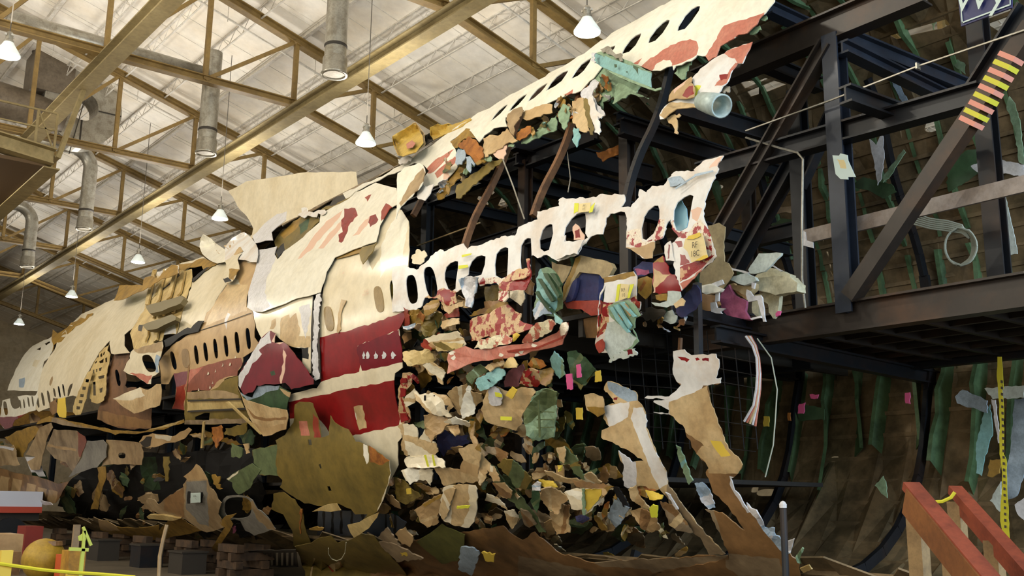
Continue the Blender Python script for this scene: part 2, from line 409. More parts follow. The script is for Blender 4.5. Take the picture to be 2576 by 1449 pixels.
def win(z, s):      # "cx,cy,w,h,skew ..." in zone units
    o = []; zx, zy, sc_ = ZN[z]
    for tk in s.split():
        v = [float(q) for q in tk.split(',')]; o.append(rrect(zx+v[0]/sc_, zy+v[1]/sc_, v[2]/sc_, v[3]/sc_, v[4]/sc_, sy=(v[5]/sc_ if len(v) > 5 else -v[2]*.2/sc_)))
    return o
SEED = [0]
def sheet(name, pts, m, parent=None, surf=('F', 0.), jag=3., step=16, grid=None, amp=.02, fr=1.2, holes=(), paints=(), th=.012, back=None, tilt=(0, 0), bend=0., bax=(1, 0), smooth=True, pj=2.):
    SEED[0] += 1; rnd = random.Random(SEED[0]*7+1)
    poly = PX(pts) if isinstance(pts, str) else pts
    A = np.array(poly); lo, hi = A.min(0), A.max(0); size = max(hi-lo); c = (lo+hi)/2
    if jag: poly = jagged(poly, jag, step, rnd)
    V = [Vector(p) for p in poly]; E = [(i, (i+1) % len(V)) for i in range(len(V))]
    hs = [PX(h) if isinstance(h, str) else h for h in holes]
    ps = [(jagged(PX(p), pj, 12, rnd) if isinstance(p, str) else p, q) for p, q in paints]
    for h in hs+[p[0] for p in ps]:
        k = len(V); V += [Vector(p) for p in h]; E += [(k+i, k+(i+1) % len(h)) for i in range(len(h))]
    g = grid or max(6, size/9)
    nx, ny = int((hi[0]-lo[0])/g)+1, int((hi[1]-lo[1])/g)+1
    G = [(lo[0]+(i+.5+rnd.uniform(-.25, .25))*g, lo[1]+(j+.5+rnd.uniform(-.25, .25))*g) for i in range(nx) for j in range(ny)]
    if G:
        k = inpoly(G, poly); V += [Vector(p) for p, q in zip(G, k) if q]
    r = delaunay_2d_cdt(V, E, [], 0, 1e-4)
    W = np.array([tuple(v) for v in r[0]]); T = r[2]
    cen = np.array([(W[t[0]]+W[t[1]]+W[t[2]])/3 for t in T])
    keep = inpoly(cen, poly)
    for h in hs: keep &= ~inpoly(cen, h)
    mi = np.zeros(len(T), int); ms = [m]
    for p, q in ps:
        if q not in ms: ms.append(q)
        mi[inpoly(cen, p)] = ms.index(q)
    T = [t for t, k in zip(T, keep) if k]; mi = mi[keep]
    used = sorted({i for t in T for i in t}); mp = {u: i for i, u in enumerate(used)}
    W = W[used]; T = [tuple(mp[i] for i in t) for t in T]
    Pt, Vd = surf_pts(W, surf); Vn = Vd/np.linalg.norm(Vd, axis=1)[:, None]
    sd = SEED[0]*3.17
    hx = max(1, (hi[0]-lo[0])/2); hy = max(1, (hi[1]-lo[1])/2)
    for i in range(len(Pt)):
        n_ = noise.noise(Vector(Pt[i])*fr+Vector((sd, 0, sd)))+.5*noise.noise(Vector(Pt[i])*fr*2.7+Vector((0, sd, 0)))
        u, v = (W[i][0]-c[0])/hx, (W[i][1]-c[1])/hy
        d = n_*amp + tilt[0]*u+tilt[1]*v + bend*(u*bax[0]+v*bax[1])**2
        Pt[i] += Vn[i]*d
    # keep normals towards the camera
    F = []
    for t in T:
        a, b, cc = Pt[t[0]], Pt[t[1]], Pt[t[2]]
        F.append(t if np.dot(np.cross(b-a, cc-a), Vn[t[0]]) < 0 else t[::-1])
    if back is None: back = m_primer
    ms2 = ms+[back]
    return link(name, Pt, F, ms2, parent, mi.tolist(), smooth, th, True)
def piece(name, label, cat, pts, m, group=None, **k):
    o = sheet(name, pts, m, None, **k); return tag(o, label, cat, group)
def group_thing(name, label, cat, z, pxy, surf=('F', 0), group=None):
    P, _ = surf_pts([PX('%s:%s' % (z, pxy))[0]], surf); return thing(name, label, cat, tuple(P[0]), group)

m_primer = mat('green_primer', lin(96, 110, 70), .6, dirt=lin(60, 70, 40), amt=.6, scale=3, bump=.4)
m_cream = mat('cream_skin', lin(230, 218, 190), .24, dirt=lin(200, 180, 140), amt=.35, scale=.9, bump=0.04, grime=.08)
m_cream2 = mat('pale_cream_skin', lin(238, 233, 216), .22, dirt=lin(214, 202, 172), amt=.3, scale=1.4, bump=0.03, grime=.08)
m_white = mat('white_skin', lin(226, 224, 220), .35, dirt=lin(206, 186, 164), amt=.6, scale=1.6, bump=0.04, grime=.08)
m_tan = mat('tan_skin', lin(190, 158, 112), .45, dirt=lin(150, 118, 76), amt=.6, scale=1.2, bump=.35, grime=.08)
m_tan2 = mat('sand_skin', lin(206, 178, 132), .4, dirt=lin(168, 134, 88), amt=.6, scale=1.8, bump=.35)
m_brown = mat('brown_belly', lin(150, 112, 70), .42, dirt=lin(84, 62, 38), amt=.7, scale=1.1, bump=.3)
m_brown2 = mat('grey_brown_belly', lin(160, 138, 108), .42, dirt=lin(98, 80, 58), amt=.7, scale=1.1, bump=.3)
m_olive = mat('olive_inside', lin(126, 106, 46), .5, dirt=lin(88, 76, 32), amt=.6, scale=1.2, bump=.2)
m_ochre2 = mat('ochre_inside', lin(160, 124, 50), .5, dirt=lin(100, 76, 30), amt=.6, scale=3, bump=.4)
m_red = mat('red_paint', lin(140, 26, 28), .25, dirt=lin(112, 24, 24), amt=.6, scale=1.5, bump=.05, grime=.08)
m_dred = mat('dark_red_paint', lin(118, 16, 30), .25, dirt=lin(90, 14, 24), amt=.6, scale=1.5, bump=.05, grime=.08)
m_fred = mat('faded_red_paint', lin(190, 112, 92), .35, dirt=lin(210, 150, 126), amt=.4, scale=4, bump=.4)
m_fred2 = mat('brick_paint', lin(158, 62, 46), .35, dirt=lin(122, 40, 30), amt=.5, scale=5, bump=.4)
m_pink = mat('pale_pink_paint', lin(222, 184, 160), .35)
m_green = mat('light_green_primer', lin(138, 164, 132), .5, dirt=lin(88, 108, 76), amt=.6, scale=4, bump=.4)
m_dgreen = mat('dark_green_primer', lin(58, 84, 52), .55, dirt=lin(36, 52, 30), amt=.7, scale=2, bump=.4)
m_teal = mat('teal_primer', lin(132, 180, 178), .45, dirt=lin(110, 150, 140), amt=.5, scale=4, bump=.4)
m_bluegrey = mat('blue_grey_metal', lin(170, 188, 204), .35, .2, dirt=lin(130, 145, 160), amt=.5, scale=6, bump=.4)
m_lgrey = mat('light_grey_skin', lin(214, 212, 214), .4, dirt=lin(190, 186, 180), amt=.4, scale=3, bump=.4)
m_yellow = mat('yellow_tag', lin(222, 190, 70), .6)
m_lime = mat('lime_tape', lin(214, 214, 60), .6)
m_pinktag = mat('pink_tag', lin(226, 96, 150), .6)
m_ink = mat('ink', lin(70, 60, 50), .7)
m_paper = mat('label_paper', lin(224, 204, 150), .7)
m_sheet = mat('white_paper', lin(206, 222, 214), .7)
m_glass_amber = mat('amber_pane', lin(150, 124, 76), .3, dirt=lin(110, 92, 50), amt=.4)
m_ins = mat('orange_insulation', lin(168, 104, 36), .7, dirt=lin(110, 60, 20), amt=.7, scale=5, bump=.4)
m_black2 = mat('shade_and_scrap_black', lin(22, 20, 18), .7)  # black of some scraps, also shade put into gaps as colour

m_scr = mat('scratched_red', lin(206, 172, 128), .4, dirt=lin(150, 36, 32), amt=1., scale=7, lo=.495, hi=.53, bump=.3)
m_scr2 = mat('scuffed_white_red', lin(232, 218, 196), .4, dirt=lin(156, 40, 44), amt=1., scale=8, lo=.53, hi=.56, bump=.1)
m_scr3 = mat('peeled_cream', lin(238, 226, 190), .4, dirt=lin(190, 106, 86), amt=1., scale=6, lo=.53, hi=.57, bump=.3)
m_scr4 = mat('scratched_dark_red', lin(146, 30, 30), .3, dirt=lin(206, 160, 120), amt=1., scale=7, lo=.56, hi=.59, bump=.2)
# text on a plane given by four pixel corners of a mesh point cloud
def text_on(name, txt, c, right, up, h, m, parent=None, d=.004, font_stretch=1.):
    cu = bpy.data.curves.new(name, 'FONT'); cu.body = txt; cu.size = 1; cu.align_x = 'CENTER'; cu.align_y = 'CENTER'; cu.resolution_u = 2
    ob = bpy.data.objects.new(name, cu); COL.objects.link(ob)
    dg = bpy.context.evaluated_depsgraph_get(); me = ob.evaluated_get(dg).to_mesh()
    r = Vector(right).normalized(); u = Vector(up); u = (u-r*u.dot(r)).normalized(); n = r.cross(u)
    vs = [Vector(c)+r*(v.co.x*h*font_stretch)+u*(v.co.y*h)+n*d for v in me.vertices]; fs = [tuple(p.vertices) for p in me.polygons]
    ob.evaluated_get(dg).to_mesh_clear(); bpy.data.objects.remove(ob); bpy.data.curves.remove(cu)
    return link(name, vs, fs, m, parent)

# ------------------------------------------------------------------ hull panels, from the near end to the far end
# upper skin with striped window row
UW = 'N:1745,75 1730,130 1640,260 1560,350 1465,378 1480,320 1560,190 1640,110 1715,70|N:1375,245 1360,290 1290,400 1200,495 1112,525 1130,460 1210,350 1290,275 1345,240|N:1030,400 1015,450 960,550 880,630 790,655 830,570 900,480 960,430|N:715,550 700,590 670,625 620,610 655,570|N:425,700 400,760 330,860 260,920 172,960 230,870 300,780 370,730|N:145,855 120,900 60,985 -20,1045 -130,1105 -70,1010 0,930 80,875|M:1825,1005 1790,1060 1740,1120 1660,1190 1578,1240 1620,1170 1700,1080 1760,1040|M:1575,1140 1540,1190 1470,1270 1410,1320 1345,1358 1390,1290 1470,1200 1530,1160|M:1340,1268 1310,1310 1250,1380 1190,1430 1130,1475 1170,1410 1230,1340 1300,1285'.split('|')
piece('upper_fuselage_skin', 'long cream upper fuselage skin with slanted dark windows and faded red letter shapes', 'aircraft skin',
  'O:1445,-60 1440,20 1380,90 1330,160 1290,190 1230,290 1110,400 1000,420 900,490 780,560 730,690 640,740 600,680 500,670 430,740 240,800 210,850 N:1410,800 1260,860 1150,860 950,780 700,690 560,800 450,950 300,1100 100,1170 P:1800,60 1540,160 1310,220 1330,330 1170,350 1050,440 990,520 930,440 840,350 650,500 700,600 740,690 720,830 560,1010 430,1060 300,1100 240,1090 300,1000 380,870 320,800 200,770 60,860 -40,900 Z:975,440 893,482 870,500 862,486 893,474 980,432 1017,411 1075,372 1130,333 1186,296 1265,250 1400,174 1483,124 1549,77 1690,0 1800,-60',
  m_cream2, surf=('F', .02), jag=2.5, step=20, grid=30, amp=.02, fr=.8, holes=UW,
  paints=[('N:980,840 1100,740 1300,600 1480,510 1620,475 1700,500 1725,580 1700,670 1500,770 1400,800 1405,770 1380,730 1300,725 1220,770 1150,870', m_fred),
          ('O:590,690 700,520 830,310 1000,250 1190,200 1320,150 1240,300 1110,410 1000,430 900,500 780,570 730,700 640,750', m_fred),
          ('P:320,860 420,770 520,700 600,650 690,600 560,760 440,880 370,900', m_fred), ('P:450,900 560,800 700,690 730,740 600,860 480,960', m_fred),
          ('N:930,770 1040,705 990,780', m_fred), ('C:630,690 700,650 690,690', m_fred), ('P:560,880 620,900 640,990 540,1030', m_pink)])
# shoulder panel
piece('shoulder_skin', 'large glossy cream shoulder panel with small red lettering patches and a pale grey left strip', 'aircraft skin',
  'Z:893,485 F:870,-10 800,60 700,110 600,160 590,230 470,340 330,440 285,500 262,460 280,405 210,422 145,430 135,520 70,740 62,850 110,878 170,884 290,840 430,782 597,740 640,590 700,486 890,410 1000,372 1030,250 1100,130 1175,90 1150,-20 1000,-60',
  m_cream2, surf=('F', .06), jag=1.5, step=25, grid=26, amp=.05, fr=.7,
  paints=[('F:770,130 850,125 870,180 800,260 790,310 750,380 730,370 728,320 760,300 745,230 770,190', m_red), ('F:950,190 1000,170 1020,210 1000,240 960,265 945,230', m_red),
          ('F:1040,150 1075,90 1120,120 1095,180 1040,220', m_fred2), ('F:430,500 520,370 640,220 760,140 740,190 640,300 520,440 460,490', m_pink),
          ('F:580,420 660,310 750,220 740,280 670,360 620,420', m_pink), ('F:830,330 900,240 960,180 940,250 880,320', m_pink), ('F:920,50 970,25 940,80', m_fred2),
          ('F:140,430 210,422 280,405 280,460 262,520 205,640 190,740 230,840 170,884 110,878 62,850 70,740', m_lgrey)])
# door panel
dp = group_thing('fuselage_door_panel', 'big cream fuselage panel with two red bands, cargo door seam and three blanked windows', 'aircraft skin', 'F', '900,800')
sheet('skin', 'F:690,500 890,420 1000,375 1030,250 1100,120 1190,140 1240,220 1245,430 1235,560 1215,640 1235,870 1212,925 1168,1010 1190,1150 1195,1290 1140,1330 J:1132,30 1140,130 1168,270 1190,340 1190,440 1160,475 1165,640 1110,750 1080,860 800,900 500,600 380,420 360,130 F:540,1440 570,1440 600,1395 605,1200 590,1050 595,900 612,760 640,610',
  m_cream, dp, surf=('F', .0), jag=1.5, step=22, grid=26, amp=.03, fr=.8,
  holes=win('F', '1140,752,66,205,-30'), 
  paints=[('F:592,1068 800,1022 1000,960 1205,880 1260,900 1168,1010 1100,1040 980,1085 870,1130 860,1160 900,1250 880,1320 800,1335 600,1395', m_red),
          ('F:880,1120 980,1085 1168,1015 1190,1150 1200,1250 900,1312 860,1160', m_dred), ('J:345,180 600,130 1132,22 1220,200 1170,350 830,428 700,440 580,300 400,300 360,300', m_red),
          ('J:840,220 900,210 930,360 880,375', m_cream2), ('F:1240,220 1190,140 1110,240 1040,400 1030,640 1100,520 1200,480', m_cream2),
          ('J:840,215 905,205 935,370 880,385', m_tan2), ('F:1040,0 1041,1 1042,0', m_tan2)])
for q in win('F', '657,932,62,180,-28 1022,790,62,190,-30'):
    sheet('window_blank', q, m_glass_amber, dp, surf=('F', .012), jag=0, amp=0, th=.02)
sheet('window_pane', win('F', '1140,752,70,208,-30')[0], mat('olive_pane', lin(84, 74, 30), .3), dp, surf=('F', -.04), jag=0, amp=0, th=.01)
sheet('door_seam_tape', 'F:565,760 600,750 590,900 575,1100 580,1250 590,1370 560,1385 540,1340 538,1150 545,950 550,820', m_lgrey, dp, surf=('F', .05), jag=3, step=6, amp=.02)
for s_ in ('F:545,770 548,950 535,1150 537,1340 545,1385 534,1380 526,1300 528,1000 540,800', 'F:597,755 602,755 590,900 588,1100 598,1370 592,1375 582,1250 578,1100 585,900'):
    sheet('door_edge', s_, m_dark, dp, surf=('F', .055), jag=0, amp=0)
sheet('torn_flap', 'F:900,410 960,395 1010,375 985,430 945,480 905,535 890,500 880,455', m_olive, dp, surf=('F', .1), jag=2, amp=.05)
sheet('opening_shadow_edge', 'F:700,487 890,412 905,425 890,450 800,475 720,495', m_ochre2, dp, surf=('F', .03), jag=1, amp=0)  # ochre strip put in as the shade along the torn opening
sheet('dent_strip', 'F:750,790 785,800 745,900 745,1010 725,1040 715,1020 725,900', m_tan2, dp, surf=('F', .02), jag=2, amp=.02)
for s_ in ('F:610,605 612,606 602,740', ): pass
# lettering, small and faded
def txt_px(s, z, xy, hpx, m, parent, off=.03, name='lettering', ang=0, stretch=1., surf='F'):
    (px, py), = PX('%s:%s' % (z, xy)); P, _ = surf_pts([(px, py), (px+14, py-14*math.tan(ang)), (px, py-14)], (surf, off))
    dist = np.linalg.norm(P[0]-np.array([0, 0, CH])); h = hpx/ZN[z][2]*dist/FPX
    return text_on(name, s, P[0], P[1]-P[0], P[2]-P[0], h, m, parent, .006, stretch)
txt_px('NO2', 'F', '1028,0', 5, m_fred, dp) if 0 else None
m_faint = mat('faint_red_print', lin(206, 160, 130), .5)
txt_px('PLEASE\nSTAY OFF', 'F', '930,745', 26, m_faint, dp, ang=.3, stretch=.8); txt_px('OPEN\nHERE', 'F', '930,815', 26, m_faint, dp, ang=.3) if 0 else None
txt_px('A1', 'F', '767,600', 30, m_faint, dp, ang=.3)
for i, x in enumerate((910, 937, 995, 1052, 1120)):
    sheet('scrape_mark', 'F:%d,1200 %d,1170 %d,1200 %d,1225 %d,1225' % (x-9, x+3, x+14+i*4, x+10, x-5), m_lgrey, dp, surf=('F', .012), jag=2, step=8, amp=0, th=.004)
# main window belt, white torn
wb = group_thing('main_window_belt', 'white torn window belt with a row of empty oval windows and ragged toothed top edge', 'aircraft skin', 'a', '1200,500')
sheet('skin', 'a:100,560 150,600 230,620 300,560 430,440 520,370 560,400 650,360 800,300 850,370 900,330 1000,320 1120,265 1170,260 1260,215 1430,205 1470,100 1570,60 1700,10 G:440,150 600,110 600,70 R:20,1235 50,1200 200,1200 480,1190 530,1150 600,1155 820,1155 832,1230 780,1310 900,1310 1000,1190 1010,1090 1090,1130 1160,1050 1300,1045 1330,1010 1350,960 1430,880 1520,870 1680,870 c:215,230 330,120 580,55 500,180 520,210 420,440 370,560 330,720 340,820 430,1080 490,1280 440,1350 330,1430 d:300,400 200,500 60,640 b:1520,880 1500,830 1440,680 1400,300 1480,220 1400,120 1390,10 1340,60 1290,230 1190,270 1160,480 1040,480 940,400 830,350 850,150 850,0 800,-40 650,-60 600,0 590,90 560,190 490,190 430,210 370,270 300,340 260,430 130,480 20,520 -120,440 a:1700,480 1640,440 1600,500 1620,720 1540,880 1400,880 1250,850 1200,780 1100,790 1000,820 950,700 860,680 750,760 780,860 700,900 720,1020 600,1080 530,1010 480,960 380,970 330,960 280,1080 200,1120 60,1125 -60,1140 -60,600 -10,575',
  m_white, wb, surf=('F', .03), jag=2.2, step=9, grid=22, amp=.05, fr=.9,
  holes=win('a', '175,858,130,350,-45 400,770,140,370,-70') + [PX(s) for s in (
      'a:735,520 735,600 710,760 705,850 660,880 610,850 570,740 570,660 590,590 640,540 700,515', 'a:1070,460 1060,560 1020,680 960,700 860,680 865,600 900,520 960,460 1020,445',
      'a:1345,360 1345,450 1335,640 1330,700 1260,730 1190,690 1180,560 1200,430 1250,370 1310,345', 'a:1620,240 1625,330 1630,450 1590,520 1600,600 1500,620 1490,500 1500,330 1540,260 1580,235',
      'a:1880,70 1890,180 1840,380 1780,400 1730,360 1725,260 1760,140 1800,90 1850,65', 'b:350,-60 358,30 350,180 380,230 320,270 200,280 110,270 90,200 110,100 180,0 250,-60 310,-75', 
      'b:600,120 650,0 R:600,1440 690,1390 780,1360 830,1370 855,1449 b:850,0 848,200 840,420 700,420 620,300', 'R:1250,1340 b:1250,-10 1225,80 1180,180 1090,260 1040,240 1030,120 1060,0 R:1060,1430 1110,1350 1190,1290 1235,1290',
      'c:215,545 195,640 160,850 140,930 60,975 5,960 -30,860 -25,720 20,620 100,560 170,530')],
  paints=[('a:1100,720 1300,700 1500,640 1640,480 1640,700 1570,740 1340,780 1200,790 980,830 970,760', m_scr2), ('a:300,1120 330,960 480,880 560,840 720,890 760,1020 600,1090', m_scr), ('a:1240,800 1340,770 1500,720 1590,690 1570,780 1500,840 1360,880 1270,860', m_red), ('a:500,900 560,860 640,890 700,900 690,940 560,960', m_red), ('a:560,970 640,950 660,1000 600,1020', m_red),
          ('a:990,800 1040,710 1070,760 1060,790', m_red), ('a:1330,700 1400,640 1460,660 1380,700', m_red), ('b:880,180 950,160 980,220 900,240', m_red), ('b:980,330 1080,290 1160,250 1200,120 1240,30 1300,20 1260,90 1220,210 1100,310 1000,350', m_red),
          ('b:860,260 960,220 980,250 950,290 870,280', m_ochre2), ('b:850,160 1010,120 1040,280 1160,270 1240,0 1320,0 1290,230 1000,360 850,300', m_scr2), ('b:1390,40 1420,20 1440,140 1600,160 1740,0 1820,100 1880,260 1900,440 1840,470 1760,160 1540,240 1420,230', m_scr2), ('b:820,350 1000,350 1180,280 1250,270 1290,400 1190,480 1100,500 960,420', m_tan), ('b:1390,60 1430,150 1550,180 1480,230 1420,210', m_red),
          ('b:1430,280 1520,270 1530,340 1480,350', m_red), ('b:1500,590 1640,540 1700,510 1800,480 1920,440 1810,560 1700,650 1500,770 1500,640', m_scr4), ('b:1500,430 1560,440 1620,540 1500,570', m_red),
          ('b:1500,790 1640,720 1780,600 1700,760 1540,870', m_fred), ('c:340,1000 400,1090 440,1100 400,1180 350,1050', m_pink), ('c:400,210 480,110 580,55 500,180', m_pink), ('c:180,720 260,680 320,700 260,860 200,820', m_pink),
          ('P:0,0 1,0 1,1', m_pink)])
for s_, nm in (('G:710,90 740,90 735,150 705,165', 'yellow_tape'), ('G:830,115 860,85 840,155 815,160', 'yellow_tape'), ('a:780,440 900,420 890,440 780,470', 'yellow_tape'), ('a:740,570 850,560 860,590 740,615', 'yellow_tape')):
    sheet(nm, s_, m_lime, wb, surf=('F', .1), jag=0, amp=0, th=.004)
tg = sheet('paper_tag', 'G:735,95 832,85 820,150 735,160', m_paper, wb, surf=('F', .095), jag=0, amp=0, th=.004)
txt_px('RF\n25', 'G', '780,122', 26, m_ink, tg, off=.11, ang=.25)
tg = sheet('paper_tag', 'b:1565,240 1770,170 1840,470 1640,530 1590,400 1540,350', m_paper, wb, surf=('F', .11), jag=1, amp=0, th=.005)
sheet('yellow_tape', 'b:1580,250 1600,210 1740,165 1750,210 1660,250', m_yellow, tg, surf=('F', .12), jag=1, amp=0, th=.005)
sheet('yellow_tape', 'b:1680,510 1780,450 1830,440 1840,470 1740,510', m_yellow, tg, surf=('F', .12), jag=1, amp=0, th=.005)
txt_px('RF\n18C', 'b', '1685,375', 105, m_ink, tg, off=.13, ang=.2, stretch=.8)
sheet('blue_pane_film', 'c:10,960 -30,860 -25,720 20,620 70,600 130,700 150,850 130,930 60,975', mat('blue_film', lin(150, 196, 214), .3), wb, surf=('F', -.08), jag=1, amp=.03)
sheet('torn_strip', 'b:1310,330 1380,270 1440,520 1330,510 1310,420', m_white, wb, surf=('F', .05), jag=2, amp=.03, paints=[('b:1360,310 1380,320 1370,480 1350,490', m_dred)])
sheet('hanging_strip', 'b:-20,300 110,200 90,280 200,280 330,260 290,340 250,430 210,420 120,440 0,500', m_white, wb, surf=('F', .08), jag=3, amp=.06)
sheet('torn_strip', 'b:195,100 230,60 270,90 340,200 330,270 210,260', m_pink, wb, surf=('F', .02), jag=4, amp=.05, paints=[('b:220,150 280,120 290,230 230,240', m_red)])
sheet('crumpled_tip', 'R:1350,960 1500,930 1560,1010 1450,1050 1380,1060', m_bluegrey, wb, surf=('F', .06), jag=2, amp=.05)
sheet('crumpled_tip', 'a:165,480 220,390 260,370 350,420 300,540 200,550', m_cream, wb, surf=('F', .05), jag=4, step=8, amp=.1)
sheet('split_line', 'R:1440,1075 1670,925 1680,905 1900,860 1905,878 1690,935 1450,1090', m_bluegrey, wb, surf=('F', .09), jag=0, amp=0, th=.004)
# ------------------------------------------------------------------ inside of the far hull wall
def rad(y, a, z0=5.0):
    """distance from the hull centre line (HX, z0) to the hull along angle a (0 = towards +x, pi/2 = up)"""
    c, s = math.cos(a), math.sin(a); t = np.linspace(.5, 5.5, 160)
    d = sdf(HX+t*c, y, z0+t*s); i = int(np.argmax(d > 0)); return t[i-1]+(t[i]-t[i-1])*(-d[i-1])/(d[i]-d[i-1])
def hp(y, a, inset=0.):
    r = rad(y, a)-inset; return np.array([HX+r*math.cos(a), y, 5.0+r*math.sin(a)])
rnd = random.Random(11)
far = thing('far_hull_shell', 'far side wall of the fuselage seen from inside, brown metal with green ribs and stringers', 'aircraft hull', (14.2, 12, 1.2))
AU = 5.0
Y0, Y1, A0_, A1_ = 2.6, 44., math.radians(120), math.radians(-112)
m_inner = mat('inner_hull', lin(138, 116, 84), .5, .2, dirt=lin(78, 68, 48), amt=.8, scale=1.6, bump=.2)
ou = jagged([(Y0, A0_), (Y1, A0_), (Y1, A1_), (Y0+1.2, A1_), (Y0+.3, 0.)], .05, .4, rnd)
V = [Vector(p) for p in ou]; E_ = [(i, (i+1) % len(V)) for i in range(len(V))]
def far_uv(px, py):
    P, _ = hull([(px, py)], 0, True); x, y, z = P[0]; return (y, math.atan2(z-5.0, x-HX))
holes = []
for px, py, w_, h_ in [(2349, 312, 34, 30), (2138, 374, 26, 24), (1937, 431, 30, 18), (1812, 466, 26, 14), (2030, 170, 22, 18), (1935, 1249, 52, 20), (2105, 1164, 22, 16), (1905, 1240, 18, 20)]:
    holes.append([far_uv(*q) for q in rrect(px, py, w_, h_, 6, 14)])
holes += [[far_uv(*q) for q in PX(s)] for s in (
    'D:1060,230 1290,160 1470,110 1500,150 1440,180 1250,220 1110,260', 'D:1700,60 1940,0 1940,200 1880,220 1750,140', 'O:1270,930 1350,900 1600,980 1300,1100',
    'O:1040,950 1180,930 1270,960 1270,1100 1170,1130', 'P:1000,1130 1060,1150 1140,1190 1120,1250 1040,1210 985,1170', 'P:1290,1140 1355,1200 1350,1290 1240,1250', 'P:1490,1130 1540,1120 1590,1250 1500,1240',
    'P:1070,1030 1110,1045 1105,1075 1080,1060', 'P:1170,1060 1200,1090 1170,1120 1150,1100')]
for x, y in ((2075, 600), (2087, 640), (2093, 670), (2098, 690)): holes.append([far_uv(*q) for q in PX('Z:%d,%d %d,%d %d,%d' % (x-2, y-10, x+4, y-8, x+6, y+10))])
for h in holes: k = len(V); V += [Vector(p) for p in h]; E_ += [(k+i, k+(i+1) % len(h)) for i in range(len(h))]
y = Y0+.1
while y < Y1:
    for k in range(34):
        p = (y+rnd.uniform(-.1, .1), A1_+(A0_-A1_)*(k+.5)/34)
        if inpoly([p], ou)[0]: V.append(Vector(p))
    y += .5 if y < 16 else 1.2
r_ = delaunay_2d_cdt(V, E_, [], 0, 1e-5)
W = np.array([tuple(v) for v in r_[0]]); T = r_[2]; cen = np.array([(W[t[0]]+W[t[1]]+W[t[2]])/3 for t in T])
kp = inpoly(cen, ou)
for h in holes: kp &= ~inpoly(cen, h)
Pw = [hp(*w, .07) for w in W]
link('skin', Pw, [t for t, k in zip(T, kp) if k], m_inner, far, solid=.02)
for k in range(46):       # stringers
    a = A1_+(A0_-A1_)*(k+.3)/46
    y0 = Y0+rnd.uniform(.3, 1.5); L = []; ys = np.arange(y0, 20, .8)
    b = MB(); pts = [hp(y, a, .1) for y in ys]
    for p, q in zip(pts[:-1], pts[1:]): b.bar(p, q, .03, .06)
    b.build('stringer', m_inner, far)
def rib(y, a0, a1, dep, m, parent, rag=.05, flange=.06, step=.09, lean=0.):
    n = max(3, int(abs(a1-a0)/step)); v = []; f = []
    for i in range(n+1):
        a = a0+(a1-a0)*i/n; d = dep+rnd.uniform(-rag, rag); dy = lean*(i/n)+rnd.uniform(-.02, .02)
        v += [hp(y, a, .07), hp(y, a, d)+[0, dy, 0], hp(y, a, d+.005)+[0, dy+flange, 0]]
    for i in range(n):
        k = i*3; f += [(k, k+1, k+4, k+3), (k+1, k+2, k+5, k+4)]
    return link('rib', v, f, m, parent, solid=.006)
R = math.radians
m_rib = mat('rib_green', lin(96, 126, 86), .5, dirt=lin(50, 70, 44), amt=.7, scale=2.5)
y = 3.6; i = 0
while y < 17:
    top = R(rnd.uniform(60, 100)); 
    rib(y, top, R(rnd.uniform(8, 14)), rnd.uniform(.12, .2), m_rib, far, lean=rnd.uniform(-.1, .1))
    rib(y+rnd.uniform(-.05, .05), R(8), R(-13), rnd.uniform(.14, .24), m_rib, far, rag=.07, lean=rnd.uniform(-.15, .15))
    rib(y, R(-22), R(rnd.uniform(-42, -56)), rnd.uniform(.26, .42), m_rib, far, rag=.06, lean=rnd.uniform(-.3, .1))
    y += .508; i += 1
# black curved support rings inside the shell and under the near skin
def ring(y, a0, a1, ins, lab, m=m_black, w_=.14, nm='support_ring'):
    pts = [hp(y, a, ins) for a in np.linspace(a0, a1, 26)]; b = MB()
    for p, q in zip(pts[:-1], pts[1:]): b.bar(p, q, .07, w_)
    return tag(b.build(nm, m), lab, 'curved frame')
ring(5.3, R(60), R(-105), .34, 'black curved support ring nearest the camera inside the far hull wall')
ring(7.9, R(60), R(-105), .34, 'black curved support ring left of the wooden handrail, inside the far hull')
ring(10.2, R(60), R(-105), .34, 'black curved support ring inside the far hull, behind the black post')
ring(12.6, R(60), R(-105), .34, 'black curved support ring deep inside the far hull')
for px, py, lb in ((1052, 515, 'leftmost curved rusty hoop in the open gap, beside the cream door panel'), (1172, 600, 'second curved rusty hoop in the open gap above the window belt'),
               (1352, 505, 'third curved rusty hoop in the open gap, above the yellow tape'), (1578, 480, 'tall black curved hoop right of the middle of the open gap')):
    P, _ = hull([(px, py)], -.12); yy = P[0][1]
    a_ = math.atan2(P[0][2]-5.0, P[0][0]-HX); a_ = a_ if a_ > 0 else a_+2*PI
    ring(yy, a_+.08, R(100), .14, lb, m_rust if px < 1500 else m_black, .09, 'curved_hoop')
# ------------------------------------------------------------------ black steel frame that carries the hull
fr = thing('steel_support_frame', 'black bolted steel frame of posts, beams and braces standing inside the open fuselage', 'steel frame', (9.8, 6.4, 0))
def bm(part, p, q, w_, h_=None, m=m_blue_black, up=(0, 0, 1), parent=None, ib=True):
    b = MB(); (b.ibeam(p, q, w_, h_ or w_, .025, up) if ib else b.bar(p, q, w_, h_ or w_, up)); return b.build(part, m, parent or fr)
def tX(a, b_, x): return onX(*a, x), onX(*b_, x)
def tZ(a, b_, z): return onZ(*a, z), onZ(*b_, z)
def tXZ(a, b_, x):
    p = onX(*a, x); return p, onZ(*b_, p[2])
m_bbrown = mat('black_brown_steel', lin(46, 38, 32), .45, .2, dirt=lin(84, 54, 30), amt=.6, scale=1.1, lo=.5, hi=.7)
P0 = onX(2115, 420, 9.8); px_ = P0[1]
bm('post', (9.8, px_, 3.7), (9.8, px_, 7.0), .2, .21, up=(1, 0, 0))
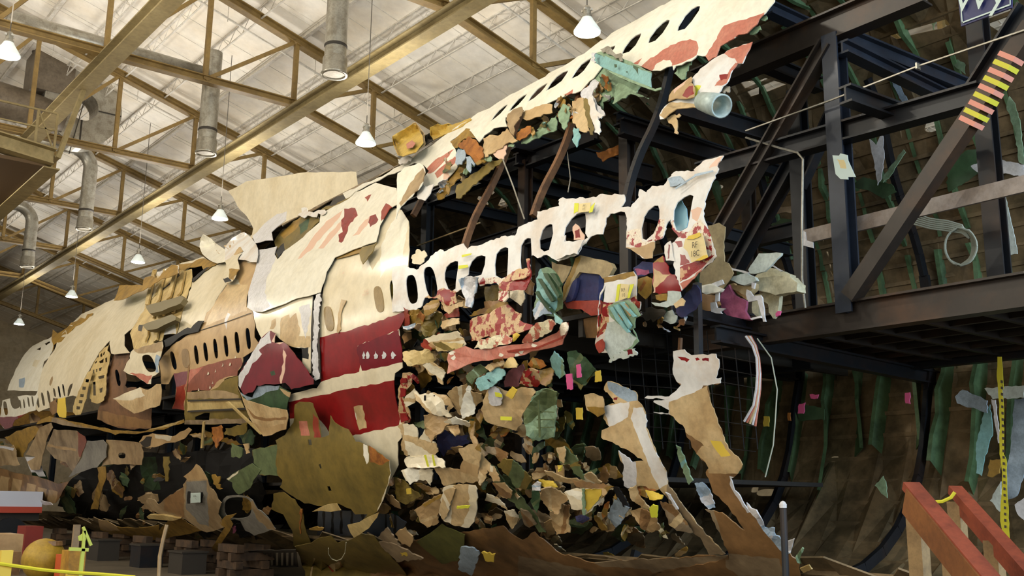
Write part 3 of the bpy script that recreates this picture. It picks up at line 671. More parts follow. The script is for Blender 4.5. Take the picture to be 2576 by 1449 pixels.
bm('beam', *[v for v in tX((1750, 212), (2330, -30), 9.8)], .2, .36, m_bbrown)
bm('beam', *tX((1760, 435), (2470, 236), 9.8), .2, .24, m_black)
bm('beam', (9.8, 2.2, 3.66), (9.8, 9.0, 3.66), .2, .34, m_bbrown)
bm('brace', *tX((2082, 108), (1800, 600), 9.75), .17, .17, m_bbrown)
bm('brace', *tX((2600, 64), (2140, 748), 9.7), .17, .17, m_bbrown, ib=False)
bm('brace', *tX((2590, 20), (2450, 240), 9.9), .2, .2, m_black)
bm('brace', *tX((2000, 400), (1850, 672), 11.2), .2, .2, m_black)
bm('brace', *tX((2110, 250), (2010, 470), 11.2), .16, .16, m_black)
for px, a, c_, x, w_ in ((2019, 330, 780, 11.2, .2), (2493, 250, 640, 10.9, .19)):
    q = onX(px, (a+c_)/2, x); bm('post', (x, q[1], 3.7), (x, q[1], 7.2), w_, w_, m_black, (1, 0, 0))
for a, c_, z, h_, m in (((2118, 92), (2480, 240), 7.0, .2, m_blue_black), ((2118, 118), (2400, 256), 6.8, .16, m_blue_black), ((2126, 236), (2280, 292), 5.9, .2, m_black), ((1905, 150), (2060, 215), 7.1, .2, m_black),
                        ((1930, 20), (2080, 90), 7.9, .18, m_blue_black), ):
    bm('cross_beam', *tZ(a, c_, z), .16, h_, m)
for a, c_, h_ in (((1700, 268), (1960, 346), .26), ((1290, 352), (1640, 440), .3), ((1560, 318), (1830, 400), .24), ((1180, 432), (1480, 500), .24)): bm('cross_beam', *tXZ(a, c_, 9.5), .16, h_, m_black)
bm('cross_beam', onZ(1690, 770, 3.78), onZ(2640, 985, 3.78), .2, .2, m_blue_black)
bm('cross_beam', onZ(1800, 840, 3.5), onZ(2640, 1010, 3.5), .14, .2, m_black)
# regular bays further in
for x in (9.9, 12.6):
    for z in (7.0, 5.7, 3.68):
        if z > 4 and x < 11: bm('beam', (x, 10.5, z), (x, 26, z), .16, .24, m_black)
        else: bm('beam', (x, 8.9 if z > 1.2 else 5, z), (x, 40, z), .16, .24, m_black)
    for y in (9.9, 12.2, 15, 18.5, 22.5, 27, 32, 38):
        bm('post', (x, y, 2.0 if y > 12 else 3.7), (x, y, 7.0 if y < 24 else 5.7), .17, .17, m_bbrown if y < 14 else m_black, (1, 0, 0))
for y in (9.9, 12.2, 15, 18.5, 22.5, 27, 32, 38):
    for z in (7.0, 5.7, 3.68):
        if z > 6 and y > 24: continue
        bm('cross_beam', (9.7, y, z), (13.6 if z > 1.2 else 12.9, y, z), .14, .2, m_black)
for y in (12.2, 15, 18.5): bm('brace', (9.9, y, 5.7), (12.6, y, 3.7), .1, .1, m_black); bm('brace', (12.6, y, 5.7), (12.6, y+2.8, 3.7), .1, .1, m_black)
# main deck remains
m_deckdark = mat('dark_deck', lin(40, 34, 28), .7, dirt=lin(24, 22, 20), amt=.6)
dk = thing('cabin_deck', 'dark cabin floor deck running through the fuselage behind the torn belt', 'floor deck', (11.3, 12, 3.8))
MB().box((8.35, 8.6, 3.84), (14.1, 44, 3.9)).build('deck_board', m_deckdark, dk)
MB().box((9.4, 9.2, 1.9), (13.2, 44, 1.96)).build('cargo_board', m_deckdark, dk)
for k in range(16): MB().box((8.4, 9.2+k*1.02, 3.62), (14.0, 9.28+k*1.02, 3.84)).build('floor_joist', m_dark, dk)
# platform with joists, seen from below at the right
pf = thing('inner_walkway', 'dark steel walkway seen from below with square joist bays, right of the black post', 'walkway', (11, 5.5, 3.8))
MB().box((9.9, 2.4, 3.80), (13.6, 8.0, 3.84)).build('deck_plate', m_bbrown, pf)
for k in range(9): MB().box((9.9, 2.5+k*.68, 3.62), (13.6, 2.56+k*.68, 3.80)).build('joist', m_bbrown, pf)
for k in range(6): MB().box((10.45+k*.58, 2.4, 3.64), (10.51+k*.58, 8.0, 3.80)).build('stringer', m_bbrown, pf)
bm('edge_beam', (13.6, 2.4, 3.68), (13.6, 8.1, 3.68), .16, .24, m_black, parent=pf)
# striped tape on the brace
tp = thing('hazard_stripes', 'yellow and salmon tape bands wrapped around the rusty diagonal brace at the right', 'tape', tuple(onX(2490, 230, 9.7)))
a, c_ = onX(2547, 140, 9.7), onX(2436, 322, 9.7)
m_salmon = mat('salmon_tape', lin(226, 150, 130), .6); m_yband = mat('yellow_tape_band', lin(214, 206, 60), .6)
for k in range(9):
    p = a+(c_-a)*(k+.05)/9; q = a+(c_-a)*(k+.62)/9; MB().bar(p, q, .185, .185).build('tape_band', m_salmon if k % 2 == 0 else m_yband, tp)
# guard plank, cable, conduit, sheets, sign
p = [onX(*q, 10.05) for q in ((2022, 597), (2640, 447))]; tag(MB().bar(p[0], p[1], .04, .17).build('guard_plank', mat('guard_grey', lin(150, 138, 130), .5, dirt=lin(120, 100, 80), amt=.5)), 'long grey guard plank crossing behind the black post at the right', 'plank')
p = [onX(*q, 9.6) for q in ((1876, 329), (2090, 252), (2310, 166), (2600, 68))]; tag(MB().tube(p, .012, 5).build('steel_cable', m_galv), 'thin taut steel cable with a clamp crossing in front of the black post', 'cable')
tag(MB().box(onX(2302, 158, 9.55), onX(2316, 176, 9.62)).build('cable_clamp', m_galv), 'small bright clamp on the taut steel cable', 'clamp')
p = [onX(*q, 9.7) for q in ((1876, 346), (1960, 372), (2006, 384), (2020, 400), (2018, 560), (2018, 700), (2026, 775))]; tag(MB().tube(p, .014, 6).build('conduit', m_galv), 'thin grey conduit pipe bending down along the second black post', 'pipe')
piece('posted_sheet', 'white printed sheet taped to the black post', 'paper', 'D:632,1132 680,1135 690,1118 740,1130 745,1170 800,1290 745,1290 745,1308 690,1305 655,1270', m_sheet, surf=('X', 9.62), jag=0, amp=.01, paints=[('D:665,1160 715,1165 735,1230 690,1225', m_paper)])
piece('paper_sheet', 'small white sheet hanging at the left end of the grey plank', 'paper', 'H:415,290 435,300 440,360 490,375 492,418 405,395', m_lgrey, surf=('X', 9.9), jag=0, amp=.01)
m_navy = mat('navy_sign', lin(34, 40, 92), .4)
sg = thing('navy_sign', 'navy blue sign with white border and white letters Wy, cut by the top right edge', 'sign', tuple(onX(2478, 20, 8.6)))
SGX = 8.6
sheet('board', 'D:1535,-140 1945,-230 1938,55 1570,192', m_navy, sg, surf=('X', SGX), jag=0, amp=0, th=.02, grid=60)
for s_ in ('D:1552,-120 1558,-121 1582,170 1575,168', 'D:1572,162 1926,28 1928,38 1578,170', 'D:1922,-200 1928,-200 1930,35 1924,38'): sheet('border_line', s_, m_sheet, bpy.data.objects['board'], surf=('X', SGX-.012), jag=0, amp=0, th=.004)
c0, c1, c2 = onX(2466, -4, SGX-.02), onX(2500, -9, SGX-.02), onX(2470, -30, SGX-.02)
text_on('letters', 'Wy', c0, c1-c0, c2-c0, .34, m_sheet, bpy.data.objects['board'], .01)
# wall windows and crane rail beyond
wn = 0
for y0_ in (9.6, 13.5, 17.4, 28):
    wn += 1; struct(MB().box((29.9, y0_, 11.4), (29.98, y0_+3, 16)).build('window_%d' % wn, m_glasswin)); b = MB()
    for k in range(3): b.box((29.85, y0_-.05+k*1.5, 11.3), (29.97, y0_+.05+k*1.5, 16))
    b.box((29.85, y0_, 13.5), (29.97, y0_+3, 13.6)); struct(b.build('trim_%d' % (wn+1), m_white_steel))
struct(MB().box((30, -8, 10.9), (30.3, 84, 18)).build('wall_right_upper', m_wall))
tag(MB().ibeam((28, 4, 12.0), (28, 80, 12.0), .4, .7).build('crane_rail', m_ochre), 'yellow crane rail girder glimpsed through the hull holes at upper right', 'crane rail')
# dangling things inside at the right
m_cable = mat('pale_cable', lin(176, 180, 164), .6)
def wire(pts, x, r, lab, m=m_cable, cat='cable', kind='X', nm='wire'):
    fn = onX if kind == 'X' else at
    return tag(MB().tube([fn(*q, x) for q in pts], r, 6).build(nm, m), lab, cat)
co = thing('wire_coil', 'round coil of pale wires hanging on the green ribs right of the black post', 'wire coil', tuple(onX(2412, 620, 13.4)))
for k in range(6):
    b = [onX(2412+(34+k*1.3)*math.cos(a)+k, 620+(46+rnd.uniform(-3, 3))*math.sin(a), 13.35-.02*k) for a in np.linspace(0, 2*PI, 26)]
    MB().tube(b, .014, 5).build('wire_loop', m_cable, co)
for k in range(6): wire([(2310-k*5, 540+k*4), (2340, 550+k*5), (2385, 556+k*5), (2420, 566+k*4), (2438, 600)], 13.3, .012, 'pale wire trailing left from the hanging coil, %s of six' % ('topmost', 'second', 'third', 'fourth', 'fifth', 'lowest')[k], nm='trailing_wire')['group'] = 'wires trailing from the coil'
wire([(1905, 852), (1940, 900), (1955, 980), (1950, 1060), (1945, 1120), (1925, 1200)], 9.4, .008, 'single long thin wire hanging right of the frayed cable bundle')
cb = thing('frayed_cable_bundle', 'copper and white frayed cable bundle hanging below the black beam', 'cable', tuple(onX(1900, 850, 9.2)))
for k in range(5):
    wp = [(1876+k*3, 846), (1893+k*2, 870), (1903+k*1.5, 900), (1905+k*2, 940), (1902+k*2.5, 980), (1895+k*3, 1020), (1872+k*7, 1060+k*3)]
    MB().tube([onX(*q, 9.15+.02*k) for q in wp], .014, 6).build('strand', (m_lgrey, m_fred, m_tan2)[k % 3], cb)
# wire netting below the black beam
wv = thing('wire_netting', 'thin wire netting hanging under the black beam left of the frayed bundle', 'netting', tuple(onX(1720, 1000, 9.5)))
for k in range(11):
    x = 1540+k*34; MB().tube([onX(x, 812+k*3, 9.5), onX(x+10, 950, 9.5), onX(x+26, 1130, 9.5)], .006, 4).build('vertical_wire', m_black, wv)
for k in range(9): MB().tube([onX(1540+k*2, 830+k*34, 9.5), onX(1720, 842+k*34, 9.5), onX(1900, 880+k*32, 9.5)], .006, 4).build('cross_wire', m_black, wv)
# ------------------------------------------------------------------ hull panels of the left (far) half
def D_(name, label, cat, pts, m, off=0., amp=.04, group=None, **k):
    k.setdefault('surf', ('F', off)); return piece(name, label, cat, pts, m, group, amp=amp, **k)
S_ = 'aircraft skin'; FR = 'wreckage fragment'
m_dim = mat('weathered_tan', lin(172, 146, 108), .45, dirt=lin(120, 94, 60), amt=.7, scale=1.0, bump=.2)
m_beige = mat('beige_inner', lin(206, 180, 120), .5, dirt=lin(160, 128, 70), amt=.6, scale=1.5, bump=.1)
m_dustred = mat('dusty_red', lin(146, 84, 66), .4, dirt=lin(120, 70, 50), amt=.6, scale=2)
m_mauve = mat('dusty_mauve', lin(130, 78, 84), .45, dirt=lin(110, 60, 60), amt=.5, scale=3)
m_brownm = mat('brown_bulkhead', lin(124, 88, 58), .55, dirt=lin(76, 54, 36), amt=.7, scale=1.4, bump=.2)
far_w = 'i:75,850 55,940|i:180,770 140,890|i:250,840 240,870|i:290,800 285,840'
D_('tail_end_skin', 'farthest pale mottled skin panel, curving down at the left end of the wreck', S_,
   'i:90,640 130,520 190,380 270,240 360,130 470,60 590,10 680,-50 760,-60 720,10 660,70 640,150 590,240 530,290 515,380 490,480 470,600 430,700 270,700 150,730 30,760 15,850 0,960 0,1040 60,1110 150,1080 180,1000 350,900 430,880 470,650',
   m_cream2, .0, .03, jag=1.5, grid=22, holes=win('i', '65,855,50,170,-25 180,780,110,160,-40 245,805,22,110,-14 290,800,24,110,-14 345,780,26,120,-18 395,770,24,130,-18')+['i:440,140 500,110 490,150', 'i:540,70 600,40 610,55 560,90'],
   paints=[('i:0,960 180,960 350,900 470,880 430,980 330,1000 170,1080 60,1110 0,1050', m_mauve), ('i:210,950 310,920 320,960 230,1000', m_red), ('i:230,500 300,480 290,600 230,600', m_bluegrey), ('i:430,260 490,270 440,360 390,340', m_cream)])
D_('crown_skin_far', 'long smooth cream crown panel with comb of narrow windows, far half', S_,
   'i:460,650 490,480 515,380 590,240 660,150 690,60 760,-60 Z:205,790 228,780 290,750 330,735 365,715 372,703 405,690 n:330,760 300,880 240,960 160,1090 60,1170 60,1300 130,1390 0,1400 i:1390,200 1350,190 1330,60 1340,30 1200,180 1130,300 1090,380 1040,460 1000,560 960,650 940,720 890,700 810,720 790,730 700,740 640,730 640,780 590,790 600,850 470,900 430,860',
   m_cream, .02, .03, jag=1.2, grid=24, holes=win('i', '455,765,34,170,-30 520,745,34,165,-30 590,720,34,160,-28 660,665,28,110,-20 718,655,26,140,-24 772,635,26,150,-24')+['i:815,720 820,640 850,570 885,550 875,600 840,700'],
   paints=[('i:600,570 625,480 640,465 645,500 615,585', m_dim), ('i:470,900 600,850 620,830 640,900 500,960 440,980', m_mauve)])
lw = group_thing('exposed_lattice_skin', 'torn skin strip with small punched holes and window frames, left of the brown bulkhead', S_, 'i', '1150,500')
sheet('lattice', 'i:1200,180 1340,60 1300,150 1340,200 1330,260 1300,420 1290,560 1260,760 1180,800 1110,780 1090,700 1080,560 1100,400 1120,320', m_beige, lw, surf=('F', .0), jag=2, step=8, amp=.03,
      holes=['i:1215,130 1350,40 1320,80 1300,95 1225,120', 'i:1180,220 1200,190 1200,230 1185,245', 'i:1215,205 1240,180 1240,225 1220,235', 'i:1255,180 1280,165 1265,205 1245,220', 'i:1150,300 1180,270 1175,300 1150,320', 'i:1200,290 1260,250 1255,300 1215,310', 'i:1275,250 1300,235 1300,290 1280,300',
             'i:1130,390 1145,385 1145,430 1125,435', 'i:1165,380 1185,375 1180,415 1165,420', 'i:1200,370 1240,355 1225,400 1200,400', 'i:1125,540 1160,530 1165,700 1130,700', 'i:1205,620 1250,600 1240,660 1210,670', 'i:1190,470 1270,450 1260,490 1200,500'])
sheet('curved_strip', 'i:1110,395 1120,430 1080,560 1050,700 1010,850 980,930 920,940 885,900 900,800 940,700 980,600 1020,500 1060,420', m_beige, lw, surf=('F', .1), jag=2, amp=.03,
      holes=[ 'i:%d,%d %d,%d %d,%d %d,%d' % (x, y, x+45, y+5, x+38, y+42, x-5, y+38) for x, y in ((1040, 500), (1000, 590), (975, 680), (960, 755), (930, 830))])
D_('brown_bulkhead', 'large brown bulkhead sheet with one slot window, below the cream crown', S_,
   'i:1390,200 1580,190 1560,280 1520,330 1540,500 1520,580 1540,610 1650,600 1700,700 1830,700 1840,900 1840,1060 1830,1100 1560,1110 1400,1080 1180,990 1190,880 1250,760 1280,600 1290,450 1340,300', m_brownm, -.1, .05, jag=2, grid=26,
   holes=win('i', '1430,485,50,200,-40'), paints=[('i:1190,880 1180,990 1400,1080 1830,1100 1840,1000 1600,960', m_brown)])
D_('bent_window_fragment', 'bent grey skin fragment with one big oval window, jutting out from the brown bulkhead', S_,
   'j:170,140 520,40 530,100 500,230 470,330 480,420 400,470 380,560 340,560 250,500 200,460 110,440 50,400 90,300 130,250 140,170', m_cream, .25, .08, jag=2, tilt=(-.1, -.1), holes=win('j', '360,310,130,210,-90'),
   paints=[('j:170,140 520,40 520,160 400,180 230,190', m_dim), ('j:120,430 250,430 330,460 400,450 350,560 250,500', m_fred), ('j:450,200 500,230 470,330 480,420 440,420 430,300', m_bluegrey)])
D_('hanging_tan_sheet', 'glossy tan sheet hanging from the bent window fragment', FR,
   'i:1370,740 1480,690 1600,640 1700,600 1800,630 1900,560 j:500,560 510,700 490,820 380,850 180,920 0,800 i:1440,790', m_tan2, .35, .12, jag=2, bend=-.15, paints=[('i:1370,740 1500,680 1600,640 1700,600 1760,700 1600,760', m_cream)])
D_('wooden_rack_panel', 'beige stripped skin section with four upright ribs and two dark cross shelves', S_,
   'n:330,760 400,400 500,400 560,370 710,340 740,380 790,400 880,370 880,520 830,680 760,900 700,1130 690,1160 540,1170 520,1240 180,1360 130,1150 160,1090 240,960 300,880', m_beige, .02, .03, jag=1.5, grid=22,
   paints=[('n:450,400 540,380 530,480 440,450', m_white), ('n:580,390 660,380 660,450 570,480', m_white), ('n:400,600 480,570 430,680 370,740', m_cream), ('n:350,780 720,420 740,450 520,640 400,740', m_deckdark), ('n:570,1060 670,1010 690,1160 540,1170', m_white), ('n:240,1050 290,1050 270,1130 230,1120', m_dark)])
rk = bpy.data.objects['wooden_rack_panel']
for s_ in ('n:405,380 440,380 350,800 310,800', 'n:535,370 560,370 480,740 445,780', 'n:670,340 710,345 620,700 570,740', 'n:760,385 795,390 740,650 700,690', 'n:400,910 425,905 410,960 390,960', 'n:300,1130 340,1060 345,1170 310,1260', 'n:430,1120 475,1100 450,1230 410,1260', 'n:520,880 550,880 540,920 515,930', 'n:640,840 670,830 660,890 630,900'):
    sheet('upright_rib', s_, m_beige, rk, surf=('F', .09), jag=1, amp=0, th=.05)
for s_ in ('n:320,820 760,690 785,730 740,790 520,880 370,910', 'n:280,1050 640,920 690,950 680,990 450,1100 330,1110'): sheet('cross_shelf', s_, mat('shelf_grey', lin(112, 100, 66), .6), rk, surf=('F', .25), jag=1, amp=.01, th=.12)
D_('crown_skin_middle', 'smooth cream skin panel between the ribbed rack and the tan window panel', S_,
   'n:880,540 1000,430 1100,350 1250,290 1350,260 1400,200 1500,150 1680,120 1690,300 1640,420 1560,560 1400,560 1300,560 1200,700 1120,850 1060,900 1030,1000 960,1000 870,1090 740,1150 700,1160 760,920 840,700', m_cream, .0, .03, jag=2, grid=24)
D_('edge_strip_brown', 'thin dark brown wrinkled strip under the cream crown edge', FR, 'n:720,310 880,300 940,260 1030,240 1120,280 1250,290 1150,330 1080,370 980,450 890,530 880,490 1020,380 1000,330 860,350 790,400 730,370', m_ochre2, .03, .06, jag=3, paints=[('n:880,490 1060,350 1100,350 980,450 890,530', m_black2)])
wp = group_thing('tan_window_panel', 'long tan skin panel with a row of narrow dark windows above a faded red band', S_, 'n', '1300,1000')
sheet('skin', 'n:1350,250 1680,120 1690,300 1600,560 1550,700 1545,830 1620,880 1650,1050 1640,1200 1700,1300 j:1690,60 1680,130 1500,240 1490,330 1440,400 1430,460 1280,500 1240,600 1100,640 880,640 810,760 790,880 640,860 680,760 690,600 660,440 600,560 510,560 500,400 480,300 560,180 640,90 780,0 n:820,1180 960,1140 1030,1000 1060,900 1130,840 1220,680 1310,560', m_tan, wp, surf=('F', .0), jag=1.5, grid=24, amp=.02,
      holes=win('j', '655,275,60,220,-50 935,205,50,230,-30 1048,170,50,230,-30 1168,130,50,240,-28 1295,100,50,260,-28 1430,55,55,260,-28')+win('n', '1565,1215,55,260,-28 1720,1165,80,260,-30'),
      paints=[('j:870,380 1000,350 1200,290 1480,240 1500,330 1440,400 1430,460 1280,480 1180,540 1100,640 880,640 820,700 800,560', m_dustred), ('j:660,430 870,385 810,560 690,610', m_mauve), ('j:640,860 680,760 690,600 800,560 790,880', m_fred2),
              ('j:870,380 1020,350 960,420 850,540 800,600', m_fred), ('n:1120,850 1290,560 1560,560 1550,880 1250,980 1050,1060', m_tan2), ('n:1280,990 1320,900 1350,920 1310,1000 1300,1110', m_lgrey), ('n:1080,760 1110,730 1130,780 1100,820', m_dim)])
sheet('blank_window', win('j', '805,245,90,230,-30')[0], m_dim, wp, surf=('F', .01), jag=0, amp=0)
sheet('seam_line', 'n:960,1120 1300,1010 1600,900 1602,906 1300,1018 962,1128', m_dark, wp, surf=('F', .012), jag=0, amp=0, th=.003)
sheet('seam_line', 'j:835,330 842,330 850,380 830,560 795,860 788,860 820,560', m_brown, wp, surf=('F', .012), jag=0, amp=0, th=.003)
for x, y in ((1165, 400), (1075, 430), (1410, 230), (1250, 330), (1340, 320), (1100, 600), (960, 630), (1130, 540)): sheet('paint_chip', 'j:%d,%d %d,%d %d,%d' % (x-8, y+18, x+4, y-20, x+12, y+14), m_cream, wp, surf=('F', .015), jag=2, step=5, amp=0, th=.003)
D_('gap_shadow_strip', 'black strip for the shade between the cream crown panel and the tan window panel', FR, 'n:540,1240 700,1160 830,1080 870,1090 960,1010 1030,1000 960,1130 820,1160 720,1210 560,1320', m_black2, .04, .05, jag=4)  # solid black strip put in for the shade of the gap
D_('left_door_skin', 'cream window strip with three blanked windows left of the cargo door seam', S_,
   'F:100,860 170,888 290,845 430,785 540,765 540,900 530,1100 525,1330 470,1320 460,1150 370,1130 300,1080 240,1020 170,1080 130,1000', m_cream, .01, .02, jag=1.5,
   paints=[('F:225,1010 240,950 270,930 275,960 255,1010', m_tan2), ('F:300,1100 310,930 370,900 375,930 420,890 450,1030 440,1060 520,1060 525,1140 400,1145', m_tan2), ('F:440,850 520,820 530,870 490,1080 460,960', m_lgrey), ('F:400,1150 510,1140 510,1230 420,1200', m_black2)])
rp = group_thing('curled_red_panel', 'dark red skin panel curled into a bowl with green inner face, under the left windows', S_, 'F', '300,1200')
sheet('skin', 'F:0,1350 40,1280 100,1180 160,1080 230,1020 270,1040 260,1110 330,1105 375,1150 450,1240 545,1375 545,1410 400,1440 J:385,90 340,40 230,50 130,60 100,110 40,130 0,60', m_dred, rp, surf=('F', .12), jag=2, amp=.06, fr=.8, tilt=(0, -.1),
      paints=[('F:0,1350 40,1280 100,1180 160,1080 230,1020 240,1110 190,1130 150,1160 170,1190 130,1240 100,1260 80,1310 50,1350 10,1449 -10,1400', m_lgrey), ('F:240,1100 270,1040 270,1060 330,1105 300,1120', m_pink), ('F:320,1130 350,1200 340,1300 310,1449 300,1360 330,1250', m_pink), ('F:230,1320 260,1310 270,1340 240,1350', m_dgreen)])
sheet('bowl_inside', 'J:10,110 40,130 100,150 120,100 140,70 200,60 300,60 380,110 350,240 300,240 200,215 130,190 60,170', m_dgreen, rp, surf=('F', .1), jag=2, amp=.05, paints=[('J:10,110 60,120 130,80 140,60 200,60 300,60 290,90 200,110 130,150 60,170', m_bluegrey), ('J:300,80 380,110 375,150 330,120', m_tan2)])
sheet('bowl_rim', 'J:-10,70 30,150 60,170 130,190 200,210 350,240 360,300 345,380 200,430 180,430 100,330 50,220', m_tan2, rp, surf=('F', .3), jag=2, amp=.05, bend=-.2, paints=[('J:60,220 120,280 200,300 350,290 350,310 200,320 110,300', m_brown), ('J:100,330 180,430 345,380 350,330 200,370', m_tan)])
# tail fin like sheets over the crown
D_('fin_sheet', 'large smooth cream sheet standing like a fin on the crown at centre left', S_,
   'Z:574,480 600,468 620,456 700,444 762,434 895,432 900,470 862,490 830,502 800,516 760,540 720,575 690,600 650,640 600,640 598,612 616,606 634,590 637,574 622,546 598,520 585,495', m_cream, surf=('X', 11.0), amp=.03, jag=1, grid=26, fr=.5, tilt=(0, 0))
D_('white_curl', 'white curled strip at the foot of the fin sheet', FR, 'F:-100,420 -60,360 -20,330 40,300 100,350 140,420 130,520 0,500 -100,520', m_white, .1, .1, jag=2)
D_('grey_curl', 'pale grey crumpled flap beside the foot of the fin sheet', FR, 'F:160,270 280,170 350,150 345,210 240,300 250,360 120,380 100,330', m_lgrey, .2, .1, jag=3)
D_('left_petal', 'cream petal-shaped sheet sticking up from the crown', FR, 'E:1480,318 1540,350 1600,400 1680,460 1685,480 1640,515 1580,528 1520,500 1475,460 1455,410 1460,350', m_cream2, .1, .05, jag=1, bend=.2, paints=[('E:1570,430 1580,432 1605,462 1595,460', m_dim)])
D_('crumpled_petal', 'grey-tan crumpled scrap between the petal and the fin sheet', FR, 'E:1630,400 1700,360 1750,400 1770,440 1720,470 1690,460', m_tan2, .1, .15, jag=3)
D_('v_strut', 'cream V-shaped strut with a frayed foot on the crown', FR, 'E:1680,490 1695,470 1760,450 1730,500 1745,570 1690,660 1640,670 1625,640 1650,560 1640,510', m_cream, .12, .06, jag=2, paints=[('E:1625,640 1660,630 1690,660 1640,670', m_black2), ('E:1670,570 1745,572 1700,650 1670,640', m_ochre2)])
D_('brown_tarpaulin', 'brown tarpaulin lump lying on the crown behind the ribbed rack', 'tarpaulin', 'E:830,800 870,690 960,690 1040,690 1060,630 1110,620 1150,640 1180,600 1250,540 1300,550 1300,600 1180,640 1100,700 1000,740 900,790', m_ochre2, .3, .12, jag=3)
D_('crown_cornice', 'cream wavy strip along the crown top left of the petal', FR, 'E:1140,600 1200,570 1300,540 1400,510 1480,480 1540,520 1460,530 1380,560 1340,590 1240,640 1150,640', m_cream, .0, .08, jag=3)
D_('far_edge_rags', 'ragged brown rags along the crown edge near the farthest lamp', FR, 'E:380,1050 385,1010 420,1040 560,950 590,920 680,890 660,920 590,970 480,1060 410,1110 380,1170', m_ochre2, .02, .08, jag=5)
D_('olive_bundle', 'olive green crumpled ducting bundle between fin sheet and shoulder panel', FR, 'F:260,370 320,280 400,220 460,180 580,160 640,110 720,40 860,-20 880,30 800,70 700,120 600,160 590,220 470,340 330,450 285,500 270,440', m_olive, .02, .2, jag=4, grid=12, smooth=False,
   paints=[('F:300,320 400,230 470,180 420,280 330,350', m_ochre2), ('F:580,110 640,70 760,20 860,-20 780,60 680,110', m_dark), ('F:270,440 330,380 340,440 285,500', m_black2), ('F:440,250 520,200 500,280 450,320', m_dgreen)])
D_('white_torn_crest', 'white torn scraps on the crest above the olive bundle', FR, 'F:430,180 480,120 520,150 600,140 640,150 540,190 460,190', m_white, .1, .1, jag=5, step=8)
# things standing on the crown near the lamp
bx = group_thing('yellow_box', 'yellow cardboard-like box section with a small red mark, standing on the crown below a lamp', FR, 'B', '1240,1010')
sheet('front_face', 'B:1120,995 1270,905 1300,910 1340,990 1345,1040 1290,1110 1200,1140 1160,1130 1130,1060', mat('yellow_skin', lin(206, 172, 78), .5, dirt=lin(170, 134, 60), amt=.5), bx, surf=('F', .25), jag=1, amp=.03, tilt=(.1, 0))
sheet('side_face', 'B:1265,900 1290,895 1350,970 1360,1050 1300,1110 1345,1040 1340,990 1300,910', m_tan2, bx, surf=('F', .15), jag=1, amp=.02)
sheet('red_mark', 'B:1222,1050 1265,1022 1290,1045 1270,1075 1230,1085', m_fred, bx, surf=('F', .3), jag=1, amp=0, th=.004)
sheet('seam', 'B:1128,1010 1136,1006 1150,1070 1175,1125 1165,1128 1140,1070', m_ochre2, bx, surf=('F', .31), jag=0, amp=0, th=.004)
D_('yellow_roll', 'yellow curved sheet lying on the crown right of the yellow box', FR, 'B:1395,930 1450,905 1560,910 1620,890 1690,860 1700,870 1600,935 1500,980 1420,1020 1400,980', MATS['yellow_skin'], .02, .05, jag=2)
D_('brown_wedge', 'small dark brown wedge between the yellow box and the yellow sheet', FR, 'B:1360,990 1390,970 1420,1020 1360,1060 1350,1040', m_dark, .02, .03, jag=1)
D_('crumpled_scrap', 'white crumpled scraps on the crown below the yellow box', FR, 'B:1160,1160 1220,1140 1280,1150 1240,1170 1180,1200 1165,1190', m_white, .1, .1, jag=4, step=7)
D_('rolled_cream_flap', 'cream flap rolled like a scroll, right above the shoulder panel', S_, 'P:-20,1449 0,900 80,830 200,800 260,770 310,800 335,890 310,1000 250,1100 110,1230 40,1300 -10,1420', m_cream2, .2, .1, jag=2, bend=-.3, bax=(.7, .7), paints=[('P:20,1260 110,1100 240,900 310,830 335,890 310,1000 250,1100 110,1230 40,1300', m_dim)])
